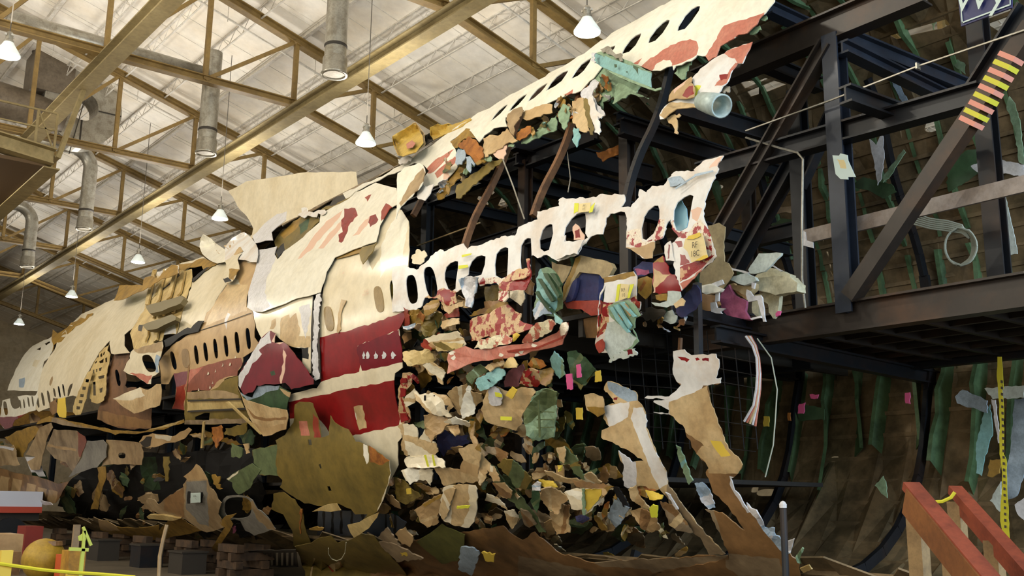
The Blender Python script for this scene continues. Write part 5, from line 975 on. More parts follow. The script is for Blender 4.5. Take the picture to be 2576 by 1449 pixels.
# ------------------------------------------------------------------ traced debris under the window belt
T = '''crumpled_foil|silver-blue crumpled foil hanging from the window belt|a:740,740 850,700 980,720 960,830 920,960 900,1080 830,1060 820,960 780,850|bluegrey|.2|.15
red_skin_scrap|bright red scrap with tan frill hanging right of the silver foil|a:1230,790 1320,770 1500,720 1580,600 1560,490 1600,480 1615,700 1570,840 1500,900 1390,870 1290,880 1240,840|scr4|.08|.04
tan_frill|tan frilled edge above the red scrap|a:1330,700 1440,620 1590,600 1615,620 1600,690 1500,730 1330,770 1240,790|scr|.1|.04
white_scrap|white scrap with red streaks hanging under the red scrap|a:1230,880 1340,880 1340,960 1290,1010 1220,990|scr2|.14|.06
cream_lump|cream torn lump below the red scrap, with rusty core|a:1370,880 1530,870 1540,980 1500,1060 1420,1000 1360,960|cream|.05|.15
olive_bracket|olive box section in the shade left of the cream lump|a:1060,830 1220,800 1230,960 1180,1000 1070,1010 1050,900|olive|-.1|.05
ochre_channel|ochre channel beam under the olive box section|a:1050,1010 1190,1000 1330,1010 1340,1050 1200,1110 900,1190 870,1180 960,1120 1060,1080|ochre2|.0|.05
brown_tear|tan and red torn scrap under the fourth belt window|a:530,1010 600,1070 720,1030 800,1000 800,1060 700,1090 620,1160 570,1120|tan2|.1|.06
red_underside|dark red inner scrap below the tan torn scrap|a:620,1130 740,1090 740,1190 600,1210 560,1170|fred2|.0|.05
ochre_hanging|ochre bag-like scrap below the third belt window|a:310,1070 400,1000 500,980 520,1030 470,1120 400,1160 330,1180|ochre2|.15|.1
ochre_bundle|rusty orange tangle right of the red band end|a:90,1180 160,1110 260,1110 330,1200 300,1300 200,1330 120,1260|ins|.05|.2
white_lip|white torn lip curling below the orange tangle|a:60,1310 130,1300 220,1260 210,1310 130,1345 70,1340|lgrey|.12|.05
tan_pad|tan rounded pad block left of the dark post|e:520,100 540,40 680,0 745,0 745,70 620,100 540,130|tan2|.1|.05
green_wedge|olive wedge under the tan pad block|a:330,1200 480,1130 540,1150 500,1300 440,1420 340,1440 280,1350|olive|.0|.12
cream_roll|cream ribbed roll with white ragged top, left of the dark post|e:330,250 400,230 500,190 720,160 800,250 830,320 790,370 600,410 490,410 440,330|cream|.2|.06
ribbed_mat|yellow-green ribbed mat beneath the cream roll|e:430,290 600,300 800,310 790,370 600,400 490,410|beige|.24|.03
splayed_ribs|splayed bundle of pale green ribs at the edge of the door panel|e:60,420 170,390 260,400 330,370 430,440 470,510 430,540 300,560 120,580 60,500|beige|.18|.1
tan_bent_strip|tan bent strip with curled tip under the splayed ribs|e:300,560 420,540 540,620 580,670 540,760 550,810 490,780 470,700 390,690 340,610|tan2|.14|.08
red_white_upright|upright red and white strip on the right edge of the door panel|e:30,760 60,670 150,660 230,710 265,790 250,800 180,740 150,830 60,960 120,1050 150,1180 140,1270 20,1290 0,1150 10,900|scr|.05|.04
red_chip|dark red patches on the upright strip|e:40,740 100,730 110,780 40,800|red|.09|.01
red_chip|second dark red patch on the upright strip|e:30,850 100,860 90,950 40,970|red|.09|.01
red_chip|third dark red patch on the upright strip, lowest|e:30,1160 90,1160 130,1240 40,1270|red|.09|.01
striped_plate|grey and white striped plate left of the scalloped white panel|e:90,960 200,860 230,920 210,1030 100,1080 80,1030|cream|.12|.03
pale_scallop_panel|pale scalloped panel with black slot, centre of the debris|e:200,870 260,930 400,910 560,930 640,990 680,1080 620,1150 660,1200 540,1190 380,1150 300,1080 220,1000|tan2|.2|.08
brown_canvas|light brown canvas pouch under the scalloped panel|e:320,1190 380,1170 560,1200 640,1260 520,1400 440,1449 f:410,310 380,240 330,190|tan|.16|.1
red_ragged_sheet|ragged tan sheet with red scratches above the long salmon beam|a:880,1240 960,1190 1120,1150 1230,1080 1340,1040 1420,1120 1500,1150 1480,1230 1640,1290 1620,1340 1450,1400 1320,1449 e:1100,220 1060,230 980,280 900,280 880,100|scr|.1|.05
salmon_beam|long salmon red corrugated beam running across the debris|e:620,420 820,340 920,380 1200,350 1500,320 1700,290 1880,200 1932,180 G:660,960 665,1000 630,1080 620,1120 250,1215 e:1400,470 1100,520 920,540 740,620 600,680 620,560 600,500|fred|.25|.04
cream_torn_top|cream peeled sheet lying on the salmon beam|e:930,370 980,280 1200,210 1330,200 1400,240 1390,290 1200,350 1050,370|scr3|.3|.05
cream_torn_top|second cream peeled sheet at the right end of the salmon beam|e:1510,300 1600,160 1680,60 1860,20 1920,80 1840,180 1700,260 1600,300|scr3|.3|.07
yellow_scrap|small yellow scrap on top of the salmon beam|e:1400,200 1440,180 1480,210 1440,270 1400,290|yellow|.33|.05
salmon_tip|pale pink toothed tip at the right end of the salmon beam|G:600,1000 620,960 650,955 670,990 640,1050 610,1060|scr2|.32|.06
green_fan_panel|fan of green ribs with pale edge, left of the passenger seat|G:430,640 460,570 530,560 600,640 615,720 620,860 600,870 560,880 620,940 480,900 420,930 405,880 430,760|green|.1|.08
blue_plate|pale blue plate at the lower left of the green fan|G:405,870 450,800 530,850 540,900 480,900 420,940|bluegrey|.14|.03
blue_foil_frame|pale teal foil corner between the green fan and the salmon tip|G:560,890 620,940 620,980 570,960|teal|.2|.08
green_block|green-grey metal block with dark hole below the salmon beam|e:830,700 940,590 1000,560 1060,600 1080,660 1000,700 940,740 900,810 850,760|primer|.25|.06
teal_plate|pale teal plate with a slot, right of the green block|e:940,790 960,740 1040,700 1220,590 1300,640 1300,700 1200,790 1120,840 1080,870 1010,890|teal|.32|.05
tan_curl|tan curled flap under the salmon beam, beside the yellow-green cone|e:1060,600 1100,560 1290,520 1300,560 1180,600 1120,650|tan2|.28|.06
yellow_cone|yellow-green folded cone under the salmon beam|e:1280,600 1350,460 1380,430 1460,560 1440,600 1340,610|beige|.3|.06
grey_plate|dark grey plate behind the paper bag|e:1290,770 1350,640 1520,560 1540,620 1480,740 1470,830 1300,840|mauve|.1|.03
mottled_box|tan box piece with red marks and a grey oval|e:1480,800 1530,640 1620,610 1700,640 1760,780 1700,840 1560,830|scr|.2|.05
rust_tangle|furry brown tangle above the mottled tan box|e:1580,560 1640,480 1760,520 1800,580 1740,620 1640,610|ins|.22|.15
orange_flap|orange brown flap right of the mottled box|e:1700,640 1860,600 1900,640 1860,780 1800,830 1740,800|ochre2|.18|.08
pale_patch_panel|large pale tan panel with white patch and yellow labels|e:1010,1110 1060,960 1100,860 1200,830 1330,890 1500,840 1640,850 1680,900 1560,1100 1520,1160 1500,1300 1440,1370 1300,1330 1150,1290 1060,1240|tan2|.25|.05
white_patch|white rounded patch on the pale tan panel|e:1105,880 1150,830 1220,860 1270,960 1250,1060 1160,1070 1110,1030|lgrey|.3|.01
yellow_tag|yellow square tag near the grey plate|e:1310,940 1390,835 1450,880 1390,985|yellow|.36|.02
teal_plastic_bag|pale green plastic-wrapped bundle tied with cord|e:1530,1160 1600,1060 1680,900 1800,860 1932,900 1932,1200 1900,1449 f:1880,240 1720,290 1640,270 1560,220 1530,60|green|.3|.1
cream_cone|cream torn cone hanging at the centre|e:760,1120 800,960 850,830 890,830 900,940 950,1100 940,1160 860,1200 780,1220|cream2|.34|.08
tan_back_panel|broad tan panel behind the cream cone|e:600,920 700,840 840,800 900,900 1020,920 1040,1010 950,1080 880,1160 760,1180 680,1060|tan2|.15|.06
cream_visor|cream visor-shaped sheet under the cream cone|e:560,1260 640,1230 700,1200 780,1240 880,1270 870,1330 800,1300 700,1290 600,1280|cream|.32|.05
tan_post_strip|tan bent strip hanging under the visor-shaped sheet|f:870,40 940,60 920,220 1000,330 1010,420 960,400 900,280 860,150|ochre2|.2|.06
brown_tufts|brown torn tufts under the cream visor|f:600,110 740,100 760,180 700,220 650,180|tan|.2|.1
quilted_panel|cream quilted panel left, under the red upright strip|f:0,110 60,80 180,80 240,160 250,280 330,130 380,260 470,330 490,420 450,470 250,480 110,470 50,400 60,220|cream|.12|.04
quilted_panel|cream quilted panel with yellow tape lines, middle of the lower debris|f:80,530 110,480 250,470 460,460 570,530 580,600 440,610 120,610|cream|.14|.04
quilted_panel|cream folded panel with white highlights under the taped panel|f:40,650 110,620 430,630 420,720 400,830 340,760 250,760 150,820 90,740|cream|.16|.06
quilted_panel|tan stacked box panels right of the taped panel|f:440,600 580,620 760,640 800,520 740,380 860,330 950,340 1010,450 990,600 980,780 920,800 760,790 560,830 500,700|tan2|.16|.04
quilted_panel|pale curved panel right of the tan stacked boxes|f:1010,440 1120,560 1190,640 1240,780 1160,780 1090,640 1060,760 1010,830 980,790|tan2|.14|.05
cream_bag|big cream sack with yellow label, bottom centre|f:560,850 620,830 780,820 940,830 965,940 955,1160 930,1270 870,1340 700,1320 560,1260 500,1150 520,1000|cream|.35|.03
yellow_label|yellow label on the big cream sack|f:720,1080 880,1070 860,1105 720,1110|lime|.43|.0
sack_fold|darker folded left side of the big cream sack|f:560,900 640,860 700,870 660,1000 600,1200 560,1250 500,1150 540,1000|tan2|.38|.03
tan_ragged_box|tan ragged box scrap left of the cream sack|f:200,1130 300,1060 500,940 550,940 530,1060 480,1200 500,1280 360,1340 280,1280|tan|.15|.08
ochre_strip|ochre diagonal slat on the ragged box scrap|f:300,1060 540,930 555,950 400,1050 330,1090|ochre2|.24|.02
green_floor_scrap|green-brown scrap with a small yellow tag, lower left debris|f:-40,720 60,760 180,880 290,960 200,1010 100,1060 -20,1000|olive|.05|.1
yellow_tag|tiny yellow square tag on the green-brown scrap|f:105,870 160,865 165,930 110,935|yellow|.15|.0
blue_rag|dark blue rag in the black hole at the centre|f:470,250 560,150 640,200 860,220 880,300 740,370 600,400 560,480 500,400|seatblue|-.2|.1
copper_wire_ball|copper tangle with round hole in the right lower debris|f:1060,350 1200,360 1340,440 1320,520 1250,540 1180,460 1080,420|brown|.1|.15
orange_plate|orange and green plate right of the copper tangle|f:1210,580 1300,500 1400,520 1500,600 1640,760 1560,880 1440,860 1350,720|olive|.15|.05
long_green_stringer|long grey green stringer running diagonally down right|f:1100,560 1190,600 1300,800 1500,960 1640,1150 1800,1400 1720,1400 1520,1150 1300,950 1160,780|primer|.05|.02
tan_lens_scrap|tan lens shaped scrap on the diagonal stringer|f:1150,800 1300,800 1390,900 1370,990 1280,980 1200,880|tan|.12|.05
pale_arc_scrap|pale curved scrap over the black hole|f:1060,1010 1080,930 1200,970 1300,1060 1330,1130 1290,1100 1190,1040|tan2|.15|.04
tan_shard|tan shard with pointed foot right of the pale arc|f:1290,1140 1420,1130 1480,1220 1450,1290 1390,1360 1330,1260|tan2|.12|.05
brown_shard|brown shard with a small yellow mark|f:1490,1110 1600,1160 1690,1300 1600,1340 1540,1300|brown2|.12|.05
brown_scrap|brown angular scrap with hole, left of the yellow box plate|g:50,880 180,850 290,900 400,1000 300,1050 260,1180 210,1170 180,1120 160,1140 100,1060 50,1000|tan|.2|.07
brown_hook|brown hooked scrap below the angular scrap|g:160,1150 310,1050 410,1080 390,1230 400,1400 240,1430 190,1300|tan|.1|.08
cream_plate_box|cream and yellow folded box plate with green edge|g:330,910 440,870 560,860 770,860 790,940 740,1050 600,1180 560,1120 420,1110 390,1000|cream|.3|.05
box_strap|green strap across the folded box plate|g:545,870 575,870 585,1190 560,1190|green|.36|.01
yellow_plate_face|yellow side of the folded box plate|g:580,880 790,870 780,950 700,1060 620,1150 585,1100|yellow|.33|.03
brown_triangle|brown triangular flap over the folded box plate|g:430,760 600,790 800,800 930,840 860,900 780,990 790,870 480,840|ochre2|.36|.04
pale_green_rail|green curved rail rising left of the folded box plate|g:230,380 340,350 480,500 570,720 580,760 450,680 400,570 280,560|primer|.2|.05
cream_pad|cream pad on the green curved rail|g:240,370 330,350 350,400 330,560 280,530|tan2|.26|.03
tan_tongue|tan tongue shaped sheet running from the rail to the box plate|g:90,650 230,690 420,750 560,760 580,700 660,670 790,790 700,840 450,800 220,770|tan2|.18|.05
yellow_bulb|yellow bulb shaped scrap under the tan lip|g:250,580 320,580 310,640 270,660|yellow|.22|.05
gold_foil_heap|gold foil heap at the left of the angular brown scrap|g:20,760 200,770 250,850 100,860 40,820|yellow|.15|.12
white_foil_flower|small white foil flower beside the gold heap|f:1630,830 1690,780 1740,800 1730,890 1640,890|lgrey|.2|.1
green_pouch|dark green pouch below the white foil flower|f:1630,900 1720,900 1740,1000 1690,1160 1620,1040|dgreen|.18|.06
dark_blue_lump|dark blue lump below the folded box plate|g:470,1200 560,1180 640,1240 560,1290 480,1260|seatblue|.2|.1
grey_fan|grey-blue fan shaped scrap right of the dark blue lump|g:860,1200 960,960 1050,1060 1120,1100 1010,1300 960,1340|bluegrey|.1|.08
gold_vase|gold vase shaped scrap between the grey fan and the box plate|g:790,1180 820,1060 880,1030 860,1180 800,1240|ins|.15|.1
black_strut|black diagonal strut left of the white and tan column|g:930,850 1000,860 1140,1110 1100,1140 1040,1060 960,940|black|.12|.02
tan_plate_row|tan torn plate under the white and tan column|g:1110,880 1200,830 1250,960 1390,1130 1300,1110 1150,1000|tan2|.1|.05
gold_knot|gold knotted scrap with a hanging yellow tag|g:1320,880 1420,900 1530,940 1510,990 1420,1010 1370,1000|yellow|.2|.12
yellow_tag|long yellow luggage tag hanging from the gold knot|g:1370,1100 1410,1060 1470,1080 1460,1220 1390,1215|lime|.24|.01
brown_saddle|brown saddle shaped skin at the bottom right|g:1130,1130 1280,1110 1420,1180 1480,1300 1500,1360 1400,1400 1280,1360 1200,1240|tan|.15|.1
brown_flank|brown flank skin right of the saddle shaped skin|g:1500,1020 1640,1060 1760,1200 1900,1400 1700,1380 1600,1300 1560,1140|brown2|.1|.06
white_rail|thin white rail lying on the brown flank|g:1560,910 1620,940 1720,1120 1690,1120 1620,1000|lgrey|.2|.01
orange_splash|orange torn mouth at the foot of the white and tan column|g:1190,840 1250,800 1380,810 1450,890 1330,890 1340,980 1220,930|ins|.02|.1
green_dangling_strip|pale green dangling strip right of the white and tan column|g:1690,340 1750,370 1800,520 1900,770 1850,820 1800,700 1750,580|green|.0|.05
blue_white_strip|pale blue and white strip between the two torn columns|h:470,330 560,310 660,420 690,500 720,620 640,640 560,560 510,440|bluegrey|.0|.05
white_torn_edge|white torn fluff along the right edge of the belly|h:1100,560 1240,690 1320,860 1440,870 1460,960 1560,1030 1680,1000 1640,1140 1580,1200 1460,1080 1340,940 1240,800 1150,680|lgrey|.05|.15
green_twig|pale green twig-like strip at the far right belly tip|h:1700,1230 1780,1110 1800,1120 1750,1250 1770,1300 1720,1290|green|.1|.05
yellow_chip|small yellow-green chip at the far right belly tip|h:1750,1360 1860,1320 1900,1370 1790,1410|beige|.1|.02
green_fin_pair|pale green fins hanging below the salmon tip|G:530,1230 560,1170 620,1230 640,1340 600,1370 550,1300|green|.15|.06
green_hanging_plate|green plate with holes right of the pale green fins|G:655,1180 720,1165 800,1230 860,1300 800,1380 740,1440 680,1340|dgreen|.05|.05
pink_tag|pink tag hanging on the green plate, upper|G:722,1270 750,1262 758,1360 728,1365|pinktag|.18|.0
pink_tag|pink tag hanging at the foot of the pale green fins, lower|G:645,1340 690,1335 695,1449 655,1449|pinktag|.2|.0
yellow_tag|yellow tag hanging beside the netting, upper one|G:860,1320 895,1310 905,1390 858,1395|yellow|.05|.0
yellow_tag|yellow tag hanging beside the small bulb scrap|K:718,225 765,222 768,310 722,308|yellow|.05|.0
green_torn_triangle|dull green triangle behind the pink tags|G:770,1250 900,1330 K:830,0 760,90 700,20|primer|.0|.05'''
names = dict(scr=m_scr, scr2=m_scr2, scr3=m_scr3, scr4=m_scr4, bluegrey=m_bluegrey, red=m_red, pink=m_pink, white=m_white, cream=m_cream, olive=m_olive, ochre2=m_ochre2, tan2=m_tan2, tan=m_tan, fred2=m_fred2, fred=m_fred, ins=m_ins, lgrey=m_lgrey, beige=m_beige, cream2=m_cream2,
             yellow=m_yellow, green=m_green, teal=m_teal, primer=m_primer, mauve=m_mauve, lime=m_lime, seatblue=m_seatblue, brown=m_brown, brown2=m_brown2, dgreen=m_dgreen, black=m_black, pinktag=m_pinktag)
CAT = dict(yellow_tag='tag', pink_tag='tag', yellow_label='label', cream_bag='sack')
SCR = {'salmon_beam': 'cream2'}
SIS = {'sand_skin': [m_tan, m_cream], 'tan_skin': [m_brown, m_tan2], 'cream_skin': [m_tan2, m_cream2], 'pale_cream_skin': [m_tan2], 'green_primer': [m_olive, m_green], 'light_green_primer': [m_primer, m_teal], 'ochre_inside': [m_tan, m_brown], 'orange_insulation': [m_ochre2],
       'brown_belly': [m_tan, m_brown2], 'grey_brown_belly': [m_tan2, m_brown], 'olive_inside': [m_ochre2, m_primer], 'dark_green_primer': [m_primer], 'blue_grey_metal': [m_lgrey], 'light_grey_skin': [m_bluegrey], 'white_skin': [m_tan2], 'beige_inner': [m_olive, m_cream]}
def wedge(q, m_, rr):
    # worn or unpainted part of a scrap: a random strip across it in a sister material
    if m_.name not in SIS or rr.random() < .2: return []
    a = np.array(q); lo, hi = a.min(0), a.max(0); c = (lo+hi)/2+(hi-lo)*np.array([rr.uniform(-.2, .2), rr.uniform(-.2, .2)]); R_ = max(hi-lo)
    out = []
    for _ in range(rr.choice((1, 1, 2))):
        th = rr.uniform(0, 2*PI); d = np.array([math.cos(th), math.sin(th)]); n_ = np.array([-d[1], d[0]]); w1, w2 = rr.uniform(.05, .3)*R_, rr.uniform(.02, .5)*R_
        P = [c-d*R_-n_*w1*.3, c+d*R_*.2-n_*w1, c+d*R_-n_*w2*.4, c+d*R_+n_*w2, c+d*R_*.1+n_*w1*.5, c-d*R_+n_*w1*.4]
        out.append((jagged([tuple(p) for p in P], 2.2, 8, rr), rr.choice(SIS[m_.name])))
        c = c+n_*R_*.35
    return out
RR = random.Random(77)
CEN = {}
for ln in T.split('\n'):
    nm, lb, s_, mm, of, am = ln.split('|'); m_ = names[mm]; of = float(of); am = float(am); ps = []
    q = np.array(PX(s_)); lo, hi = q.min(0), q.max(0); CEN.setdefault(nm, (lo+hi)/2)
    if nm in SCR:
        rr = random.Random(len(lb)); mm2 = m_dred if SCR[nm] == 'dred' else names[SCR[nm]]
        for _ in range(14):
            c = (rr.uniform(lo[0], hi[0]), rr.uniform(lo[1], hi[1]))
            if inpoly([c], list(map(tuple, q)))[0]: ps.append(([(c[0]+rr.uniform(3, 10)*math.cos(a), c[1]+rr.uniform(3, 8)*math.sin(a)) for a in np.linspace(0, 6, 7)], mm2))
    if am > .02: ps = wedge(q, m_, RR)+ps
    sz = max(hi-lo)
    D_(nm, lb, CAT.get(nm, FR), s_, m_, of, am, jag=min(3, sz*.03), step=max(6, sz*.09), paints=ps, smooth=(am < .03), th=.015, grid=max(5, sz/8), fr=2.6, bend=RR.uniform(-.14, .14) if am > .035 else 0, bax=(RR.uniform(-1, 1), RR.uniform(-1, 1)), tilt=(RR.uniform(-.1, .1), RR.uniform(-.1, .1)) if am > .03 else (0, 0))
for p_, s_ in (('salmon_beam', 'e:900,470 1300,430 1700,380 G:620,1080 625,1060 e:1700,350 1300,400 920,430'),): 
    o = bpy.data.objects[p_]; sheet('groove', s_, m_fred2, o, surf=('F', .275), jag=1, amp=0, th=.01)
for s_ in ('G:440,640 470,640 560,800 540,810', 'G:480,600 510,600 600,760 590,780', 'G:420,740 440,730 540,880 520,880', 'G:530,600 560,600 610,680 600,700'): sheet('rib', s_, m_dgreen, bpy.data.objects['green_fan_panel'], surf=('F', .15), jag=1, amp=.01, th=.04)
for s_ in ('f:320,460 345,455 385,600 360,600', 'f:415,455 435,455 465,600 440,600'): sheet('yellow_tape', s_, m_lime, bpy.data.objects['quilted_panel.001'], surf=('F', .2), jag=0, amp=0, th=.004)
for s_, n_ in (('e:1180,900 1230,910 1270,930 1270,965 1190,955', 'e'), ('e:1250,1195 1390,1200 1385,1245 1250,1240', 'e')): sheet('yellow_label', s_, m_lime, bpy.data.objects['pale_patch_panel'], surf=('F', .32), jag=0, amp=0, th=.004)
for s_ in ('e:1640,650 1560,640 1540,720 1580,720', 'e:1520,770 1600,780 1600,800 1520,800', 'e:1640,700 1670,700 1660,760 1640,750'): sheet('red_mark', s_, m_red, bpy.data.objects['mottled_box'], surf=('F', .27), jag=1, step=5, amp=0, th=.004)
for s_ in ('e:320,940 345,940 345,1005 320,1005', 'e:430,945 455,935 450,955', 'e:570,1060 620,1065 600,1090 600,1120 580,1110'): sheet('black_slot', s_, m_black2, bpy.data.objects['pale_scallop_panel'], surf=('F', .27), jag=0, amp=0, th=.004)
sheet('slot', 'e:1085,745 1110,745 1135,785 1105,770', m_black2, bpy.data.objects['teal_plate'], surf=('F', .36), jag=0, amp=0, th=.004)
for k in range(3): sheet('cord', 'e:1690,%d 1900,%d 1900,%d 1690,%d' % (1130+k*100, 1140+k*90, 1150+k*90, 1142+k*100), m_primer, bpy.data.objects['teal_plastic_bag'], surf=('F', .38), jag=0, amp=0, th=.01)
sheet('cord', 'e:1700,1000 1720,1000 1740,1449 1715,1449', m_primer, bpy.data.objects['teal_plastic_bag'], surf=('F', .39), jag=0, amp=0, th=.01)

# ------------------------------------------------------------------ lower left: wing stub, engine cowl region, undercarriage bay
WL = 'wing and keel part'
D_('keel_beam_flange', 'long curved ochre flange sweeping along the lower hull at left', WL, 'i:600,950 700,970 900,1020 1200,1090 1500,1130 1700,1140 1932,1080 j:780,990 790,1030 600,1090 400,1140 200,1170 0,1160 i:1400,1180 1180,1110 900,1080 700,1040 560,1020 440,1050 500,990', m_ochre2, .15, .05, jag=2, paints=[('i:640,960 720,990 1390,1190 1390,1215 1200,1180 900,1120 620,1020', m_brown2), ('j:300,1130 330,1090 600,1040 760,1000 680,1060 400,1110', m_beige)])
D_('ribbed_gear_panel', 'olive grey ribbed panel with slots, left of the curled red bowl', S_, 'j:820,660 1100,640 1200,600 1300,500 1440,460 1440,640 1480,740 1520,860 1580,960 1560,1040 1200,1050 790,1050 800,800', m_olive, .05, .04, jag=1.5, holes=['j:920,960 1040,910 1100,910 1090,1000 920,995'], paints=[('j:820,760 1480,750 1520,870 1300,860 820,890', m_beige), ('j:1230,670 1310,665 1310,700 1230,705', m_black2), ('j:800,1000 1580,975 1570,1040 790,1050', m_brown2), ('j:820,660 1100,640 1250,640 1450,700 1450,740 820,740', m_dim)])
for s_ in ('j:830,755 1480,735 1480,755 830,775', 'j:830,885 1550,850 1550,872 830,905'): sheet('stiffener', s_, m_dark, bpy.data.objects['ribbed_gear_panel'], surf=('F', .1), jag=0, amp=0, th=.02)
for s_, lb in (('j:1295,780 1320,775 1740,1170 1710,1175', 'thin beige stick leaning across the ribbed panel'), ('j:1010,1020 1030,1020 1005,1340 985,1340', 'thin beige stick hanging straight below the ribbed panel')): D_('wooden_stick', lb, 'stick', s_, m_beige, .3, 0, jag=0, th=.03)
D_('small_yellow_block', 'yellow painted block under the row of tail windows', WL, 'i:700,740 790,720 800,850 800,970 720,960 690,900', m_yellow, .1, .04, jag=1)
D_('brown_cavity', 'brown crumpled cavity edge left of the yellow block', FR, 'i:600,790 690,730 700,900 640,940 600,880', m_brown, .05, .1, jag=3)
wg = group_thing('grey_wing_fairing', 'grey wing root fairing panels with streaked side and round hole, lower left', WL, 'i', '900,1200')
sheet('front_facet', 'i:480,1090 620,1030 640,1090 560,1260 540,1370 k:480,160 380,160 330,60 430,0 i:310,1420', m_dim, wg, surf=('F', .1), jag=1.5, amp=.03)
sheet('side_facet', 'i:650,1110 930,1130 1030,1200 1050,1260 980,1449 k:880,180 800,70 660,20 560,-100 i:570,1310', m_brown2, wg, surf=('F', .08), jag=1.5, amp=.03, paints=[('i:940,1140 1050,1180 1030,1449 960,1449', m_dustred), ('i:570,1290 930,1350 920,1380 580,1320', m_tan)])
sheet('grey_facet', 'i:1060,1250 1250,1240 1300,1300 1290,1449 k:1180,130 1060,160 830,250 880,180 i:1000,1449', mat('slate_grey', lin(138, 134, 124), .45, dirt=lin(100, 96, 90), amt=.5, scale=2), wg, surf=('F', .1), jag=1.5, amp=.03)
sheet('hole_panel', 'i:1290,1240 1480,1250 1720,1280 1740,1449 k:1720,100 1500,90 1380,90 1230,120 1260,10 i:1290,1400', m_dim, wg, surf=('F', .05), jag=1.5, amp=.03, holes=win('i', '1480,1430,90,70,0,0'))
D_('duct_snout', 'tan torn duct with open left mouth under the ochre flange', WL, 'j:240,1260 290,1190 400,1160 640,1200 740,1140 840,1090 880,1120 800,1220 680,1270 560,1280 420,1330 300,1330', m_tan, .25, .12, jag=2, paints=[('j:250,1270 330,1200 400,1200 380,1310 300,1330', m_dark), ('j:430,1170 640,1200 620,1250 440,1220', m_cream)])
D_('wing_spar', 'brown wing spar with vertical stiffeners running to the left edge', WL, 'k:-80,120 0,140 200,200 450,240 700,330 840,300 760,420 720,500 680,560 560,570 0,440 -80,430', m_brown, .1, .03, jag=1.5, surf=('F', .1), paints=[('k:%d,%d %d,%d %d,%d %d,%d' % (x, y, x+110, y+25, x+70, y+220, x-40, y+190), m_tan) for x, y in ((10, 230), (160, 260), (330, 320), (460, 370), (590, 400))])
D_('pale_spar_edge', 'pale grey strip along the lower edge of the wing spar', WL, 'k:-80,410 0,425 250,480 620,560 640,585 560,590 240,510 0,450', m_lgrey, .3, .01, jag=1)
D_('left_white_fragments', 'pale torn fragments hanging above the wing spar at the left edge', FR, 'i:0,1300 120,1330 160,1300 k:200,0 240,100 0,120 -60,100 -60,-60 i:-60,1200', m_dim, .2, .1, jag=4, paints=[('i:0,1310 170,1340 160,1370 0,1340', m_lgrey)])
D_('left_tan_rags', 'tan rags and dark gaps below the tail windows', FR, 'i:60,1210 200,1130 420,1070 470,1110 420,1200 340,1290 280,1449 200,1449 150,1300', m_ochre2, .05, .12, jag=4)
D_('white_peg', 'white block between the fairing panels and the wing spar', FR, 'k:300,0 460,0 520,180 550,240 470,240 430,190 380,190', m_lgrey, .0, .05, jag=2)
D_('curved_strut', 'ochre curved strut hanging down from the fairing to the hull bottom', WL, 'k:1180,130 1280,120 1290,250 1240,400 1190,640 1100,640 1150,480 1200,300', m_ochre2, .15, .04, jag=2)
D_('keel_skin_curve', 'brown curved keel skin, cup shaped, above the bottom edge at left', WL, 'k:1190,760 1300,780 1420,850 1640,870 1932,830 l:250,780 240,900 360,760 500,750 720,870 760,900 500,960 200,1010 0,1040 k:1600,1040 1400,960 1220,890', m_ochre2, .1, .05, jag=2, paints=[('k:1190,760 1300,780 1420,850 1460,900 1300,900 1200,860', m_tan)])
eg = group_thing('labelled_grey_fairing', 'grey triangular fairing with a white label plate reading rows of text, lower left centre', WL, 'l', '700,600')
sheet('fairing', 'l:20,620 100,510 180,520 230,580 300,520 540,370 530,340 580,270 540,240 640,160 690,90 760,150 830,280 860,380 900,400 960,520 1000,560 960,700 1000,760 1030,860 820,920 740,890 560,760 300,720 180,660', m_dim, eg, surf=('F', .25), jag=2, amp=.05,
      paints=[('l:300,520 540,370 550,740 300,650', m_brown), ('l:570,300 820,290 850,850 740,820 570,640', MATS['slate_grey']), ('l:540,240 640,160 690,90 760,150 830,280 560,280', m_tan), ('l:590,420 625,420 620,570 585,570', m_black2), ('l:745,430 775,430 770,560 740,560', m_black2)])
lp = sheet('label_plate', 'l:625,445 745,440 745,555 625,560', m_sheet, eg, surf=('F', .33), jag=0, amp=0, th=.01)
txt_px('A0108\n2', 'l', '685,495', 34, m_ink, lp, off=.36, ang=.05)
D_('round_hole_bracket', 'grey bracket with a big round hole right of the labelled fairing', WL, 'l:1000,560 1060,480 1200,470 1290,480 1380,530 1440,640 1530,700 1600,790 1660,880 1400,960 1290,900 1230,780 1160,760 1000,780 960,700', MATS['slate_grey'], .15, .05, jag=2, holes=win('l', '1200,620,330,260,0,0'), paints=[('l:1380,530 1440,640 1600,790 1660,880 1560,880 1420,740 1340,560', m_dim)])
D_('green_ribbed_flap', 'green grey ribbed flap with pale lip above the round hole bracket', WL, 'l:1060,270 1200,170 1370,80 1480,160 1440,220 1380,300 1350,380 1210,460 1150,400 1130,310', m_primer, .25, .05, jag=2, paints=[('l:1060,270 1210,165 1200,200 1090,285', m_cream)])
D_('yellow_lever', 'yellow lever under the labelled fairing', WL, 'l:90,730 120,710 280,710 500,750 400,780 120,760', m_beige, .3, .02, jag=1, th=.05)
D_('ochre_hose_scrap', 'ochre twisted scrap hanging from the round hole bracket', FR, 'l:980,800 1050,720 1180,690 1100,760 1140,820 1060,960 980,1080 1000,1150 940,1185 880,1110 960,980 1040,860', m_ochre2, .25, .06, jag=2)
wire([(420, 1320), (410, 1360), (402, 1400), (400, 1449), (398, 1500)], 20, .035, 'thick pale twisted rope hanging below the yellow lever', m_dim, 'rope', 'D', 'hanging_rope')
